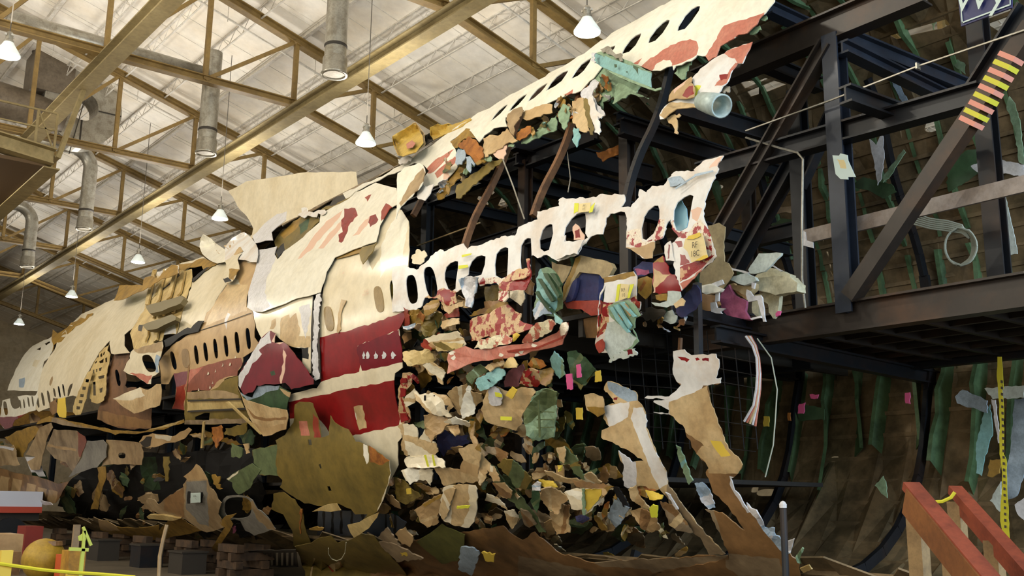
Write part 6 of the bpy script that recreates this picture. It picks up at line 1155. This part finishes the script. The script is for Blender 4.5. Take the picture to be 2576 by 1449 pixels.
D_('dark_gear_bay', 'dark crumpled landing gear bay wall behind the fairings', WL, 'k:840,300 1180,60 1300,0 l:0,-40 1000,-80 1400,-100 1500,300 1500,1449 1500,1700 -800,1700 k:900,1500 1000,700 700,600', m_black2, -.5, .25, jag=3, grid=30, smooth=False, paints=[('l:0,0 200,0 260,400 60,420', m_dgreen)])
D_('grille_panel', 'dark grille panel with vertical slats at the bottom, left of centre', WL, 'l:1060,1150 1900,1130 1932,1340 1060,1340', m_dark, .2, .02, jag=1, holes=['l:%d,1170 %d,1165 %d,1320 %d,1325' % (x, x+32, x+30, x-2) for x in range(1100, 1880, 62)])
D_('barrel_row', 'row of dull blue-grey cylinders in the shade under the olive panel', WL, 'm:480,640 900,660 1200,690 1400,700 1560,800 1500,900 1300,980 900,960 470,950', mat('dull_steel_blue', lin(86, 94, 108), .3, .3), -.15, .03, jag=1, paints=[('m:%d,660 %d,660 %d,940 %d,940' % (x, x+30, x+34, x+4), m_black) for x in (540, 640, 750, 880, 1010, 1290, 1400)])
D_('brown_pipe_block', 'brown curved pipe block at the bottom edge below the grille', WL, 'l:1010,1380 1300,1340 1560,1370 1700,1449 1600,1600 1000,1600', m_brown, .3, .05, jag=1)
for i, (s_, m_, lb, am) in enumerate((('l:290,0 360,0 350,300 320,300', m_olive, 'ochre hanging strip in the gear bay, left', .05), ('l:880,220 980,240 960,330 1010,390 980,400 900,330', m_ochre2, 'gold twisted scrap beside the labelled fairing', .1), ('j:1120,1090 1230,1060 1260,1200 1180,1340 1140,1250', m_ins, 'orange tangle hanging beneath the ribbed panel', .15),
     ('j:1290,1100 1560,1030 1540,1150 1400,1200 1280,1180', m_olive, 'olive rag beneath the ribbed panel, right', .1), ('j:1500,1290 1570,1280 1580,1400 1540,1410', m_tan2, 'pale tag-like scrap above the green grey ribbed flap', .03), ('j:1360,1280 1500,1350 1480,1449 1360,1449', m_primer, 'dull green scrap left of the olive panel corner', .1),
     ('l:1130,860 1170,850 1160,930 1135,930', m_purple, 'tiny magenta ribbon under the round hole bracket', .02), ('m:265,640 290,640 275,940 262,940', m_ins, 'thin orange strip below the dark olive torn sheet', .01), ('m:370,880 430,860 550,870 540,890 440,895', m_ochre2, 'short ochre rod beside the row of cylinders', .01),
     ('m:1210,980 1320,860 1400,960 1480,1080 1300,1040', m_brown2, 'grey brown scrap at the right of the folded flap', .1), ('m:1420,940 1540,860 1640,1000 1600,1100 1500,1060', m_tan, 'tan scrap in the shade below the ragged box scrap', .1), ('m:1470,1160 1560,1150 1590,1190 1500,1210', m_yellow, 'small yellow scrap on the brown belly skin', .02),
     ('m:1220,1040 1440,1070 1600,1160 1760,1240 1600,1260 1440,1280 1300,1150', m_brown2, 'grey flap between the dark olive sheet and the belly skin', .06), ('J:1620,1240 1720,1250 1760,1290 1700,1449 1600,1400', m_bluegrey, 'blue grey crushed box on the bottom belly skin', .08), ('J:1770,1280 1870,1290 1860,1350 1800,1340', m_yellow, 'pale yellow scrap right of the blue grey crushed box', .02))):
    D_(('debris_strip', 'debris_scrap', 'debris_rag')[i % 3], lb, FR, s_, m_, .2, am, jag=3, step=8, th=.02)

# ------------------------------------------------------------------ small scraps that fill the torn belt (seeded)
def scatter(region, n, size, mats, offs, group, lab, seed, cat=FR):
    rr = random.Random(seed); q = PX(region); a = np.array(q); lo, hi = a.min(0), a.max(0); k = 0
    for _ in range(n*6):
        if k >= n: break
        c = (rr.uniform(lo[0], hi[0]), rr.uniform(lo[1], hi[1]))
        if not inpoly([c], q)[0]: continue
        k += 1; s = rr.uniform(*size); th0 = rr.uniform(0, PI); el = rr.uniform(.3, .8); m_ = mats[k % len(mats)]
        P = []
        for t in range(rr.choice((4, 5, 6))):
            pass
        nn = rr.choice((5, 6, 7))
        for t in range(nn):
            an = 2*PI*t/nn+rr.uniform(-.3, .3); u, v = s*math.cos(an)*rr.uniform(.7, 1.2), s*el*math.sin(an)*rr.uniform(.6, 1.2)
            P.append((c[0]+u*math.cos(th0)-v*math.sin(th0), c[1]+u*math.sin(th0)+v*math.cos(th0)))
        cn = m_.name.replace('_', ' ')
        o = tag(sheet('torn_sheet' if s > 28 else 'debris_scrap' if s < 17 else 'metal_shard', P, m_, None, surf=('F', rr.uniform(*offs)), jag=2.5, step=7, grid=max(6, s/2.2), amp=.08, fr=3, tilt=(rr.uniform(-.25, .25), rr.uniform(-.25, .25)), smooth=False, th=.012, paints=wedge(P, m_, rr)), lab % COLN.get(m_.name, 'mixed'), cat, group); _ = (PEND.append((o, c, COLN.get(m_.name, 'mixed'), 'large' if s > 28 else 'small' if s < 17 else 'middling', -seed)) if o.location.z-o.dimensions.z/2 > .05 else bpy.data.objects.remove(o))
PEND = []
COLN = {'sand_skin': 'sand coloured', 'tan_skin': 'tan', 'cream_skin': 'cream', 'green_primer': 'dull green', 'light_green_primer': 'pale green', 'ochre_inside': 'ochre', 'orange_insulation': 'orange brown', 'brown_belly': 'brown', 'grey_brown_belly': 'grey brown', 'olive_inside': 'olive', 'dark_green_primer': 'dark green', 'blue_grey_metal': 'blue grey', 'light_grey_skin': 'pale grey', 'brick_paint': 'brick red', 'shade_and_scrap_black': 'black', 'red_paint': 'red', 'weathered_tan': 'weathered tan', 'faded_red_paint': 'salmon'}
LG = 'F:1240,870 1500,830 1750,760 G:400,560 430,900 640,1000 700,1449 K:900,400 1000,800 1500,1250 800,1330 0,1130 -200,1050 J:1170,1000 1180,300'
scatter(LG, 70, (24, 48), [m_olive, m_brown, m_dgreen, m_tan, m_ochre2, m_primer, m_brown2], (-.75, -.4), 'large scraps deep in the torn side', 'larger %s torn sheet lying deep behind the scraps of the torn side', 15)
scatter('a:60,1300 300,1200 500,1100 800,1100 900,1449 e:880,300 700,420 900,560 1500,560 1900,700 1932,1000 f:1900,400 K:700,500 1200,900 1560,1280 900,1340 600,1250 400,1130 0,1100 J:1200,1160 1110,1050 1180,500 1180,100 e:60,600', 85, (13, 30), [m_tan, m_brown2, m_brown, m_ochre2, m_tan2, m_olive, m_dim, m_tan2], (-.35, -.08), 'middle sized scraps in the torn side', 'middle sized %s scrap packed between the larger pieces of the torn side', 18)
scatter('I:0,330 400,300 1000,420 1800,400 J:100,420 330,800 500,1000 I:1900,1200 800,1100 400,900 200,700 0,600', 46, (14, 36), [m_olive, m_brown, m_ochre2, m_dgreen, m_dim, m_black2], (-.4, -.05), 'scraps of the left lower hull', 'small %s scrap among the left lower hull wreckage', 16)
scatter('a:60,1150 300,1110 500,1000 800,1000 900,1180 900,1449 e:880,300 700,600 560,700 300,560 60,600 40,200', 26, (10, 26), [m_ochre2, m_olive, m_tan2, m_brown, m_fred2, m_dgreen], (-.35, .0), 'scraps beside the red band', 'small %s scrap in the torn side, right of the red band', 5)
scatter('e:560,640 900,560 1500,560 1900,700 1932,1000 f:1900,400 1400,420 1000,350 500,200 200,100 e:150,1200 300,800', 40, (10, 30), [m_tan2, m_ochre2, m_dgreen, m_tan, m_ins, m_black2, m_primer], (-.4, .05), 'scraps under the salmon beam', 'small %s scrap in the tangle under the long salmon beam', 6)
scatter('f:0,650 500,650 900,800 1100,700 1300,900 1500,1200 1400,1400 900,1380 400,1350 0,1449 J:1050,1050 1000,900', 40, (10, 28), [m_olive, m_brown, m_tan, m_ochre2, m_dgreen, m_black2, m_tan2], (-.35, .05), 'scraps around the cream sack', 'small %s scrap in the dark tangle around the big cream sack', 7)
scatter('f:1400,500 1900,420 g:700,500 1000,850 1500,1350 1700,1400 200,1449 f:1700,1449 1300,1000', 46, (9, 26), [m_tan, m_brown, m_ochre2, m_primer, m_tan2, m_brown2, m_tan, m_dim], (-.3, .06), 'scraps above the belly skin', 'small %s scrap hanging just above the brown belly skin', 8)
scatter('P:640,560 1000,640 1300,560 1500,400 1900,200 N:0,1250 300,1100 560,900 700,950 600,1300 300,1400 0,1449 P:1500,560 1200,740 800,1000 500,1150', 55, (9, 26), [m_ochre2, m_tan2, m_ins, m_olive, m_green, m_lgrey], (-.1, .12), 'scraps along the upper tear', 'small %s scrap along the torn lower edge of the upper skin', 9)
scatter('k:700,600 1100,200 l:400,0 900,0 1000,500 300,500 200,600 l:1000,1000 400,1449 k:1000,1400', 30, (8, 24), [m_olive, m_brown, m_black2, m_dgreen, m_ochre2], (-.4, -.1), 'scraps in the gear bay', 'small %s scrap deep in the dark gear bay', 10)
scatter('b:1000,1150 1500,1150 1700,1250 1500,1449 1000,1300', 8, (7, 15), [m_ochre2, m_palegrey if 0 else m_lgrey, m_brown], (-.4, -.1), 'scraps on the deck end', 'small %s scrap on the deck end under the red fragment', 12)

ANC = dict(crumpled_foil='the silver-blue foil', red_skin_scrap='the bright red scrap', olive_bracket='the olive box section', ochre_channel='the ochre channel beam', ochre_bundle='the orange tangle', tan_pad='the tan pad block',
           cream_roll='the cream ribbed roll', splayed_ribs='the splayed green ribs', red_white_upright='the upright red and white strip', pale_scallop_panel='the scalloped white panel', brown_canvas='the brown canvas pouch',
           red_ragged_sheet='the red-scratched tan sheet', salmon_beam='the long salmon beam', green_fan_panel='the green rib fan', teal_plate='the teal plate with a slot', mottled_box='the red-marked box piece', pale_patch_panel='the tan panel with white patch',
           teal_plastic_bag='the green tied bundle', cream_cone='the cream torn cone', quilted_panel='the cream quilted panel', cream_bag='the big cream sack', tan_ragged_box='the ragged tan box', green_floor_scrap='the green-brown scrap', blue_rag='the dark blue rag',
           copper_wire_ball='the copper tangle', orange_plate='the orange and green plate', long_green_stringer='the long green stringer', tan_shard='the pointed tan shard', brown_scrap='the angular brown scrap', cream_plate_box='the folded yellow box plate',
           cream_pad='the cream pad', gold_foil_heap='the gold foil heap', green_pouch='the dark green pouch', grey_fan='the grey-blue fan scrap', gold_knot='the gold knot with yellow tag', brown_saddle='the brown saddle skin', brown_flank='the brown flank skin',
           tan_plate_row='the torn tan plate', green_dangling_strip='the pale green dangling strip', green_fin_pair='the pale green fins', pink_tag='the pink tags')
AP = {v: CEN[k] for k, v in ANC.items()}
for k, v in dict(small_bulb_scrap='the bulb-shaped scrap').items(): AP[v] = np.array((1490, 1015))
for v, p in (('the passenger seat', (1460, 720)), ('the olive belly panel', (800, 1150)), ('the folded ochre flap', (915, 1325)), ('the labelled grey fairing', (490, 1265)), ('the round hole bracket', (640, 1300)), ('the green grey ribbed flap', (610, 1210)), ('the curled red bowl', (665, 1040)),
             ('the ribbed gear panel', (550, 1020)), ('the tan duct snout', (420, 1110)), ('the grey wing fairing', (230, 1150)), ('the brown wing spar', (60, 1220)), ('the curved ochre strut', (250, 1215)), ('the curved keel skin', (420, 1345)), ('the tail windows', (130, 1040)),
             ('the striped grille', (660, 1400)), ('the teal beam', (1565, 180)), ('the copper duct end', (1185, 380)), ('the hanging tan curtain strip', (1465, 300)), ('the long olive flap', (1205, 445)), ('the bent stringer bundle', (1300, 300)), ('the scroll-like cream flap', (1035, 460)),
             ('the tagged RF 10 strip', (1580, 760)), ('the red tan-patched fragment', (1680, 690)), ('the white torn tray', (1690, 755))): AP[v] = np.array(p)
BK = {}
for o, c, col, sz, sd in PEND:
    k, d = min(((k, np.array(c)-p) for k, p in AP.items()), key=lambda t: float(np.linalg.norm(t[1])))
    di = ('right of' if d[0] > 0 else 'left of') if abs(d[0]) > abs(d[1]) else ('below' if d[1] > 0 else 'above')
    BK.setdefault((sz, col, di, k), []).append((float(np.linalg.norm(d)), o))
for (sz, col, di, k), L in BK.items():
    for i, (d, o) in enumerate(sorted(L, key=lambda t: t[0])):
        o['label'] = '%s %s torn scrap %s %s%s' % (sz, col, di, k, ('', ', the second one out', ', the third one out', ', the fourth one out', ', the fifth one out', ', the sixth one out', ', the seventh one out')[min(i, 6)] if len(L) > 1 else '')
# hanging rods
for pts, off, r_, lb, mm in (('P:1280,730 1400,1040 1540,1449', .1, .012, 'thin grey rod hanging diagonally across the open gap', m_galv), ('a:240,330 1000,50', -.8, .015, 'thin pale rod crossing low behind the window belt', m_tan2), ('R:130,640 170,960 140,1130', -.2, .008, 'thin wire hanging in the middle of the open gap', m_galv)):
    tag(MB().tube(list(surf_pts(PX(pts), ('F', off))[0]), r_, 5).build('thin_rod', mm), lb, 'rod')

# ------------------------------------------------------------------ inside right: torn green and grey pieces, tapes, tags
IN = 'interior wreckage'
for nm, s_, m_, x, am, lb, cat in (
    ('green_rib_piece', 'D:1290,50 1380,30 1410,100 1370,200 1440,300 1480,380 1600,470 1600,540 1540,500 1440,380 1370,240 1340,120', m_green, 13.2, .08, 'long bent pale green rib piece below the navy sign', IN),
    ('silver_strut', 'D:900,1010 950,1060 980,990 1000,990 1010,1150 990,1300 960,1350 940,1200', m_lgrey, 13., .06, 'pale Y-shaped torn strut in the shade right of the posted sheet', IN),
    ('green_rib_piece', 'D:1000,1290 1150,1090 1165,1110 1040,1300 1000,1330', m_green, 13, .04, 'pale green stick leaning beside the Y-shaped strut', IN),
    ('green_cluster', 'D:790,1340 860,1290 1000,1330 1060,1340 1100,1400 1000,1449 920,1400 800,1370', m_dgreen, 13.1, .12, 'green crumpled cluster under the Y-shaped strut', IN),
    ('silver_rib_piece', 'D:980,520 1040,510 1100,560 1190,760 1150,770 1090,650 1040,560', m_bluegrey, 13.2, .04, 'silver bent strip hanging in the frame bay right of the post', IN),
    ('green_rib_piece', 'D:780,500 860,480 930,640 960,720 900,700 830,580', m_green, 13.3, .08, 'green torn rib head near the top of the frame bay', IN),
    ('white_hole_plate', 'D:1640,1210 1700,1180 1830,1160 2029,1200 2029,1290 1850,1260 1700,1260', m_lgrey, 12.8, .03, 'white plate with four small holes at the right edge', IN),
    ('green_rib_piece', 'D:1920,700 1960,750 2000,900 2020,1100 2029,1200 1990,1180 1960,950 1900,780', m_green, 12.6, .06, 'pale green riveted rib piece at the right edge', IN),
    ('green_tangle', 'D:1500,1200 1600,1100 1700,1080 1680,1170 1720,1250 1600,1330 1480,1400 1460,1330', m_dgreen, 13, .15, 'dark green torn tangle right of the striped brace', IN),
    ('white_riveted_strip', 'H:1830,50 1890,30 1930,200 1960,330 1980,460 1920,470 1870,400 1850,200', m_palegrey, 12.6, .05, 'pale riveted strip beside the right-hand black post', IN),
    ('green_shard', 'H:180,250 260,200 370,210 370,300 280,280', m_dgreen, 12.6, .06, 'dark green shard left of the grey plank end', IN),
    ('ivory_channel', 'H:200,120 370,110 370,150 210,170', m_brown2, 12.9, .02, 'brownish channel stub left of the black posts', IN),
    ('green_floor_bracket', 'L:380,240 440,200 570,230 570,310 390,320', m_dgreen, 12.4, .05, 'green bracket under the dark beam at lower right', IN),
    ('grey_floor_box', 'L:1525,140 1580,90 1760,170 1760,260 1540,190', m_bluegrey, 12.2, .05, 'grey box end hanging under the walkway', IN),
    ('white_corner_plate', 'L:1740,80 2029,60 2029,150 1800,160', m_palegrey, 12.0, .03, 'pale corner plate under the walkway at the right edge', IN),
    ('white_rib_leg', 'L:1790,160 1820,165 1860,480 1840,480', m_lgrey, 12.0, .01, 'thin white leg hanging from the pale corner plate', IN),
    ('green_pale_rib', 'L:1680,480 1740,250 1780,200 1800,400 1740,600 1720,720 1680,700', m_teal, 12.6, .08, 'pale green broken rib left of the hanging caution tape', IN),
    ('pale_blue_rib', 'L:1960,160 2060,150 2060,600 1980,860 1900,900 1880,780 1930,520', m_bluegrey, 12.4, .08, 'pale blue broken rib at the right edge', IN),
    ('grey_leaf_scrap', 'L:1780,900 1860,760 1870,960 1850,980', m_palegrey, 12.2, .05, 'grey pointed scrap hanging behind the caution tape', IN),
    ('yellow_bag', 'L:1760,720 1780,600 1860,600 1850,700 1800,730', m_ochre2, 12.2, .06, 'yellow brown bag hung on the caution tape', IN),
    ('pink_tag', 'L:388,195 432,185 420,265 378,265', m_pinktag, 12, .0, 'pink tag below the dark beam, leftmost of the three pink ones', 'tag'),
    ('pink_tag', 'L:1160,115 1195,110 1198,195 1165,190', m_pinktag, 12, .0, 'pink tag below the walkway, rightmost of the three pink ones', 'tag'),
    ('pink_tag', 'L:465,125 530,125 520,155 475,155', m_pinktag, 12.1, .0, 'small pink tag lying flat, in the middle of the three pink ones', 'tag'),
    ('yellow_tag', 'L:130,285 168,285 168,360 130,360', m_yellow, 12, .0, 'yellow tag below the dark beam at the far left of the ribs', 'tag'),
    ('orange_tag', 'L:305,258 325,258 328,318 308,315', m_ins, 12, .0, 'small orange tag right of the yellow tag under the dark beam', 'tag'),
    ('torn_white_tuft', 'L:1960,930 2029,880 2040,1050 1990,1010', m_lgrey, 12.1, .1, 'white torn tuft at the right edge below the pale blue rib', IN),
    ('lower_green_leaf', 'L:940,790 1000,720 1020,760 1030,880 990,850', m_green, 12.7, .05, 'pale green leaf-shaped scrap at the foot of a rib', IN),
    ):
    piece(nm, lb, cat, s_, m_, surf=('X', x), amp=am, jag=2, step=10, th=.015)
# caution tape hanging at the right
m_cau = mat('caution_yellow', lin(206, 196, 40), .6)
ct = thing('hanging_caution_tape', 'yellow caution tape with black print hanging down at the right edge', 'tape', tuple(onX(2520, 1000, 11.5)))
sheet('tape', 'H:1835,1210 1865,1210 1880,1449 L:1860,0 1880,200 1880,560 1900,600 1910,900 1925,1200 1880,1180 1855,1050 1870,700 1850,560 1850,200 1830,0', m_cau, ct, surf=('X', 11.4), jag=1, amp=.02, th=.006)
for k in range(24): sheet('print_mark', 'L:%d,%d %d,%d %d,%d %d,%d' % (1858+k*1.2, 20+k*46, 1874+k*1.2, 24+k*46, 1874+k*1.2, 44+k*46, 1858+k*1.2, 40+k*46), m_ink, ct, surf=('X', 11.36), jag=0, amp=0, th=.003)
# ------------------------------------------------------------------ foreground wooden stair rails
m_wood = mat('pine_wood', lin(150, 122, 80), .6, dirt=lin(110, 84, 50), amt=.5, scale=7)
m_redwood = mat('red_brown_rail', lin(142, 66, 44), .5, dirt=lin(104, 44, 30), amt=.6, scale=5)
hr = thing('wooden_stair_railing', 'red-brown painted wooden stair handrail on pine posts, front rail of the two', 'handrail', tuple(at(2300, 1449, 6.6)))
p, q = at(2291, 1222, 6.7), at(2610, 1600, 5.6)
MB().bar(p, q, .10, .05).build('top_rail', m_redwood, hr)
MB().bar(p+np.array([-.05, 0, -.09]), q+np.array([-.05, 0, -.09]), .04, .16).build('side_board', mat('orange_brown_board', lin(136, 86, 44), .55, dirt=lin(96, 54, 28), amt=.5, scale=4), hr)
a = at(2303, 1260, 6.72); MB().box((a[0]-.045, a[1]-.045, 0), (a[0]+.045, a[1]+.045, a[2]+.02)).build('post', m_wood, hr)
a = at(2392, 1370, 6.4); MB().box((a[0]-.04, a[1]-.04, 0), (a[0]+.04, a[1]+.04, a[2])).build('post', m_wood, hr)
hr2 = thing('wooden_stair_railing', 'red-brown painted wooden stair handrail on pine posts, rear rail at the right edge', 'handrail', tuple(at(2410, 1449, 7.8)))
p, q = at(2402, 1232, 7.9), at(2640, 1500, 6.7)
MB().bar(p, q, .09, .06).build('top_rail', m_redwood, hr2); MB().bar(p+np.array([.02, 0, -.08]), q+np.array([.02, 0, -.08]), .035, .12).build('side_board', m_redwood, hr2)
for px, py, d in ((2405, 1262, 7.9), (2498, 1360, 7.4)):
    a = at(px, py, d); MB().box((a[0]-.045, a[1]-.045, 0), (a[0]+.045, a[1]+.045, a[2])).build('post', m_wood, hr2)
wire([(2330, 1256), (2348, 1263), (2370, 1262), (2392, 1252), (2402, 1238)], 7.7, .012, 'short yellow tape piece sagging between the two handrails', m_cau, 'tape', 'D', 'sagging_tape')
sp = thing('black_stanchion', 'thin black stanchion pole with white tip at the bottom right', 'pole', tuple(at(1975, 1449, 6.2)))
a = at(1975, 1400, 6.2); MB().tube([(a[0], a[1], 0), (a[0], a[1], a[2]+.28)], .02, 10).build('pole', m_black, sp)
MB().lathe((a[0], a[1], a[2]+.28), [(.021, -.01), (.022, .01), (.012, .025), (.001, .03)], 10).build('tip', m_lgrey, sp)
MB().lathe((a[0], a[1], 0), [(.001, .03), (.14, .02), (.16, 0)], 20).build('base', m_black, sp)
# ------------------------------------------------------------------ lower left ground things
GD = 27.
tr = thing('white_trailer', 'white vehicle body with a red stripe at the lower left edge', 'vehicle', (*onY(30, 1380, 34)[:2], 0))
a0, a1 = onY(-180, 1250, 34), onY(98, 1342, 34)
MB().box((a0[0], 34, 1.2), (a1[0], 37, onY(0, 1235, 34)[2])).build('body', mat('trailer_white', lin(200, 206, 224), .3), tr)
zs = onY(0, 1290, 34)[2], onY(0, 1274, 34)[2]; MB().box((a0[0]-.01, 33.97, zs[0]), (a1[0]+.01, 37.02, zs[1])).build('stripe', mat('trailer_red', lin(176, 70, 50), .4), tr)
for x in (a0[0]+1, a1[0]-.8): MB().tube([(x, 34.1, .5), (x, 34.6, .5)], .5, 20).build('wheel', m_black, tr)
MB().box((a0[0], 34.2, .9), (a1[0], 36.8, 1.2)).build('chassis', m_dark, tr)
def gbox(nm, lb, cat, xy0, xy1, Y, d, m):
    A, B = onY(*xy0, Y), onY(*xy1, Y); z0 = 0; return tag(MB().box((A[0], Y, z0), (B[0], Y+d, A[2])).build(nm, m), lb, cat)
gbox('red_crate', 'dark red upright crate behind the yellow ball', 'crate', (66, 1324), (100, 1420), 27, .8, mat('crate_red', lin(130, 38, 24), .5))
gbox('cardboard_box', 'tan stacked cardboard box at the lower left edge', 'box', (-60, 1345), (54, 1400), 25, 1.2, m_tan)
gbox('brown_cabinet', 'brown low cabinet under the tan cardboard box', 'cabinet', (-60, 1390), (48, 1440), 24, .8, m_brown)
a = onY(110, 1408, 22.); bb = MB(); rr_ = 46/FPX*np.linalg.norm(a-[0, 0, CH]); a[2] = max(a[2], rr_); n = 14
bb.lathe((a[0], a[1], a[2]), [(max(.001, rr_*math.sin(t)), -rr_*math.cos(t)) for t in np.linspace(0.02, PI-.02, n)], 28)
bo = thing('yellow_ball_buoy', 'big round yellow ball tank standing on the floor at lower left', 'ball', (a[0], a[1], 0))
bb.build('ball', mat('buoy_yellow', lin(176, 142, 44), .5, dirt=lin(130, 100, 30), amt=.5, scale=3), bo, True)
MB().lathe((a[0]+.12, a[1]-.12, a[2]+rr_*.82), [(.001, .03), (.16, .02), (.18, -.06)], 16).build('cap', m_brown, bo)
MB().lathe((a[0], a[1], 0), [(.001, .12), (.22, .12), (.26, 0)], 16).build('base_ring', m_dark, bo)
ys_ = thing('yellow_barrier_stand', 'lime yellow barrier stand with a crossbar and sloping arm', 'stand', (*at(205, 1449, 17)[:2], 0))
a = at(206, 1400, 17); ty = mat('lime_stand', lin(190, 200, 80), .5)
def P17(px, py): 
    v = ray(px, py); return v*(a[1]/v[1])+np.array([0, 0, CH])
MB().bar((a[0], a[1], 0), P17(209, 1380), .05).build('pole', ty, ys_); MB().bar(P17(174, 1381), P17(222, 1383), .05).build('crossbar', ty, ys_); MB().bar(P17(209, 1326), P17(229, 1372), .04).build('sloping_arm', ty, ys_)
MB().bar(P17(209, 1380), P17(212, 1335), .04).build('pole', ty, ys_)
sheet('head_plate', 'k:950,970 1010,930 1060,960 1040,1020 960,1020', ty, ys_, surf=('Y', a[1]), jag=0, amp=0, th=.02)
gbox('ochre_bin', 'ochre yellow bin with a small white triangle mark behind the lime stand', 'bin', (176, 1386), (212, 1440), 20, .5, m_ochre)
gbox('orange_box', 'small orange box between the yellow ball and the ochre bin', 'box', (156, 1396), (177, 1420), 21, .4, mat('orange_box_paint', lin(200, 84, 40), .5))
for px, lb in ((10, 'yellow barrier post at the left edge with tape tied to it'), (181, 'short yellow barrier post holding the caution tape below the ochre bin')):
    a2 = at(px, 1449, 13); z = at(px, 1384 if px < 50 else 1437, 13)[2]
    pt = thing('barrier_post', lb, 'post', (a2[0], a2[1], 0)); MB().box((a2[0]-.06, a2[1]-.04, .04), (a2[0]+.06, a2[1]+.04, z)).build('upright', m_yellow, pt); MB().box((a2[0]-.2, a2[1]-.2, 0), (a2[0]+.2, a2[1]+.2, .04)).build('foot', m_dark, pt)
wire([(-20, 1415), (40, 1424), (110, 1434), (180, 1440), (260, 1445), (340, 1452)], 12.9, .02, 'yellow caution tape line stretched low across the lower left corner', m_cau, 'tape', 'D', 'barrier_tape')
gbox('plywood_board', 'narrow grey plywood board leaning behind the lime stand', 'board', (188, 1320), (198, 1375), 22, .1, m_brown2)
# timber cribs under the hull
m_crib = mat('old_timber', lin(84, 62, 40), .8, dirt=lin(40, 30, 22), amt=.7, scale=3)
rr = random.Random(4)
for i, y in enumerate((21.5, 24.0, 27.0, 30.5, 34.5)):
    t = thing('timber_crib', 'dark stacked timber crib under the hull, %s from the camera' % ('nearest', 'second', 'third', 'fourth', 'farthest')[i], 'timber crib', (9.7, y, 0), 'timber cribs under the hull')
    for k in range(4):
        for j in (-.3, .3):
            if k % 2: MB().box((9.7+j-.08, y-.5, k*.17), (9.7+j+.08, y+.5, k*.17+.16)).build('timber', m_crib, t)
            else: MB().box((9.25, y+j-.08, k*.17), (10.25, y+j+.08, k*.17+.16)).build('timber', m_crib, t)
for i, (y, w_, h_, m_) in enumerate(((22.8, .8, .45, m_dark), (25.4, .7, .5, m_black), (28.7, .9, .5, m_dark))):
    t = thing('storage_crate', 'low dark crate on the floor under the hull, %s from the camera' % ('first', 'second', 'third')[i], 'crate', (9.0, y, 0), 'crates under the hull')
    MB().box((8.7, y-w_/2, 0), (9.25, y+w_/2, h_)).build('body', m_, t); MB().box((8.67, y-w_/2-.03, h_), (9.28, y+w_/2+.03, h_+.04)).build('lid', m_dark, t)
tag(MB().ibeam((2, 80, 7.2), (29.8, 80, 7.2), .5, 1.2).build('crane_bridge', m_ochre), 'yellow crane bridge across the far end of the hall at the left edge', 'crane bridge')
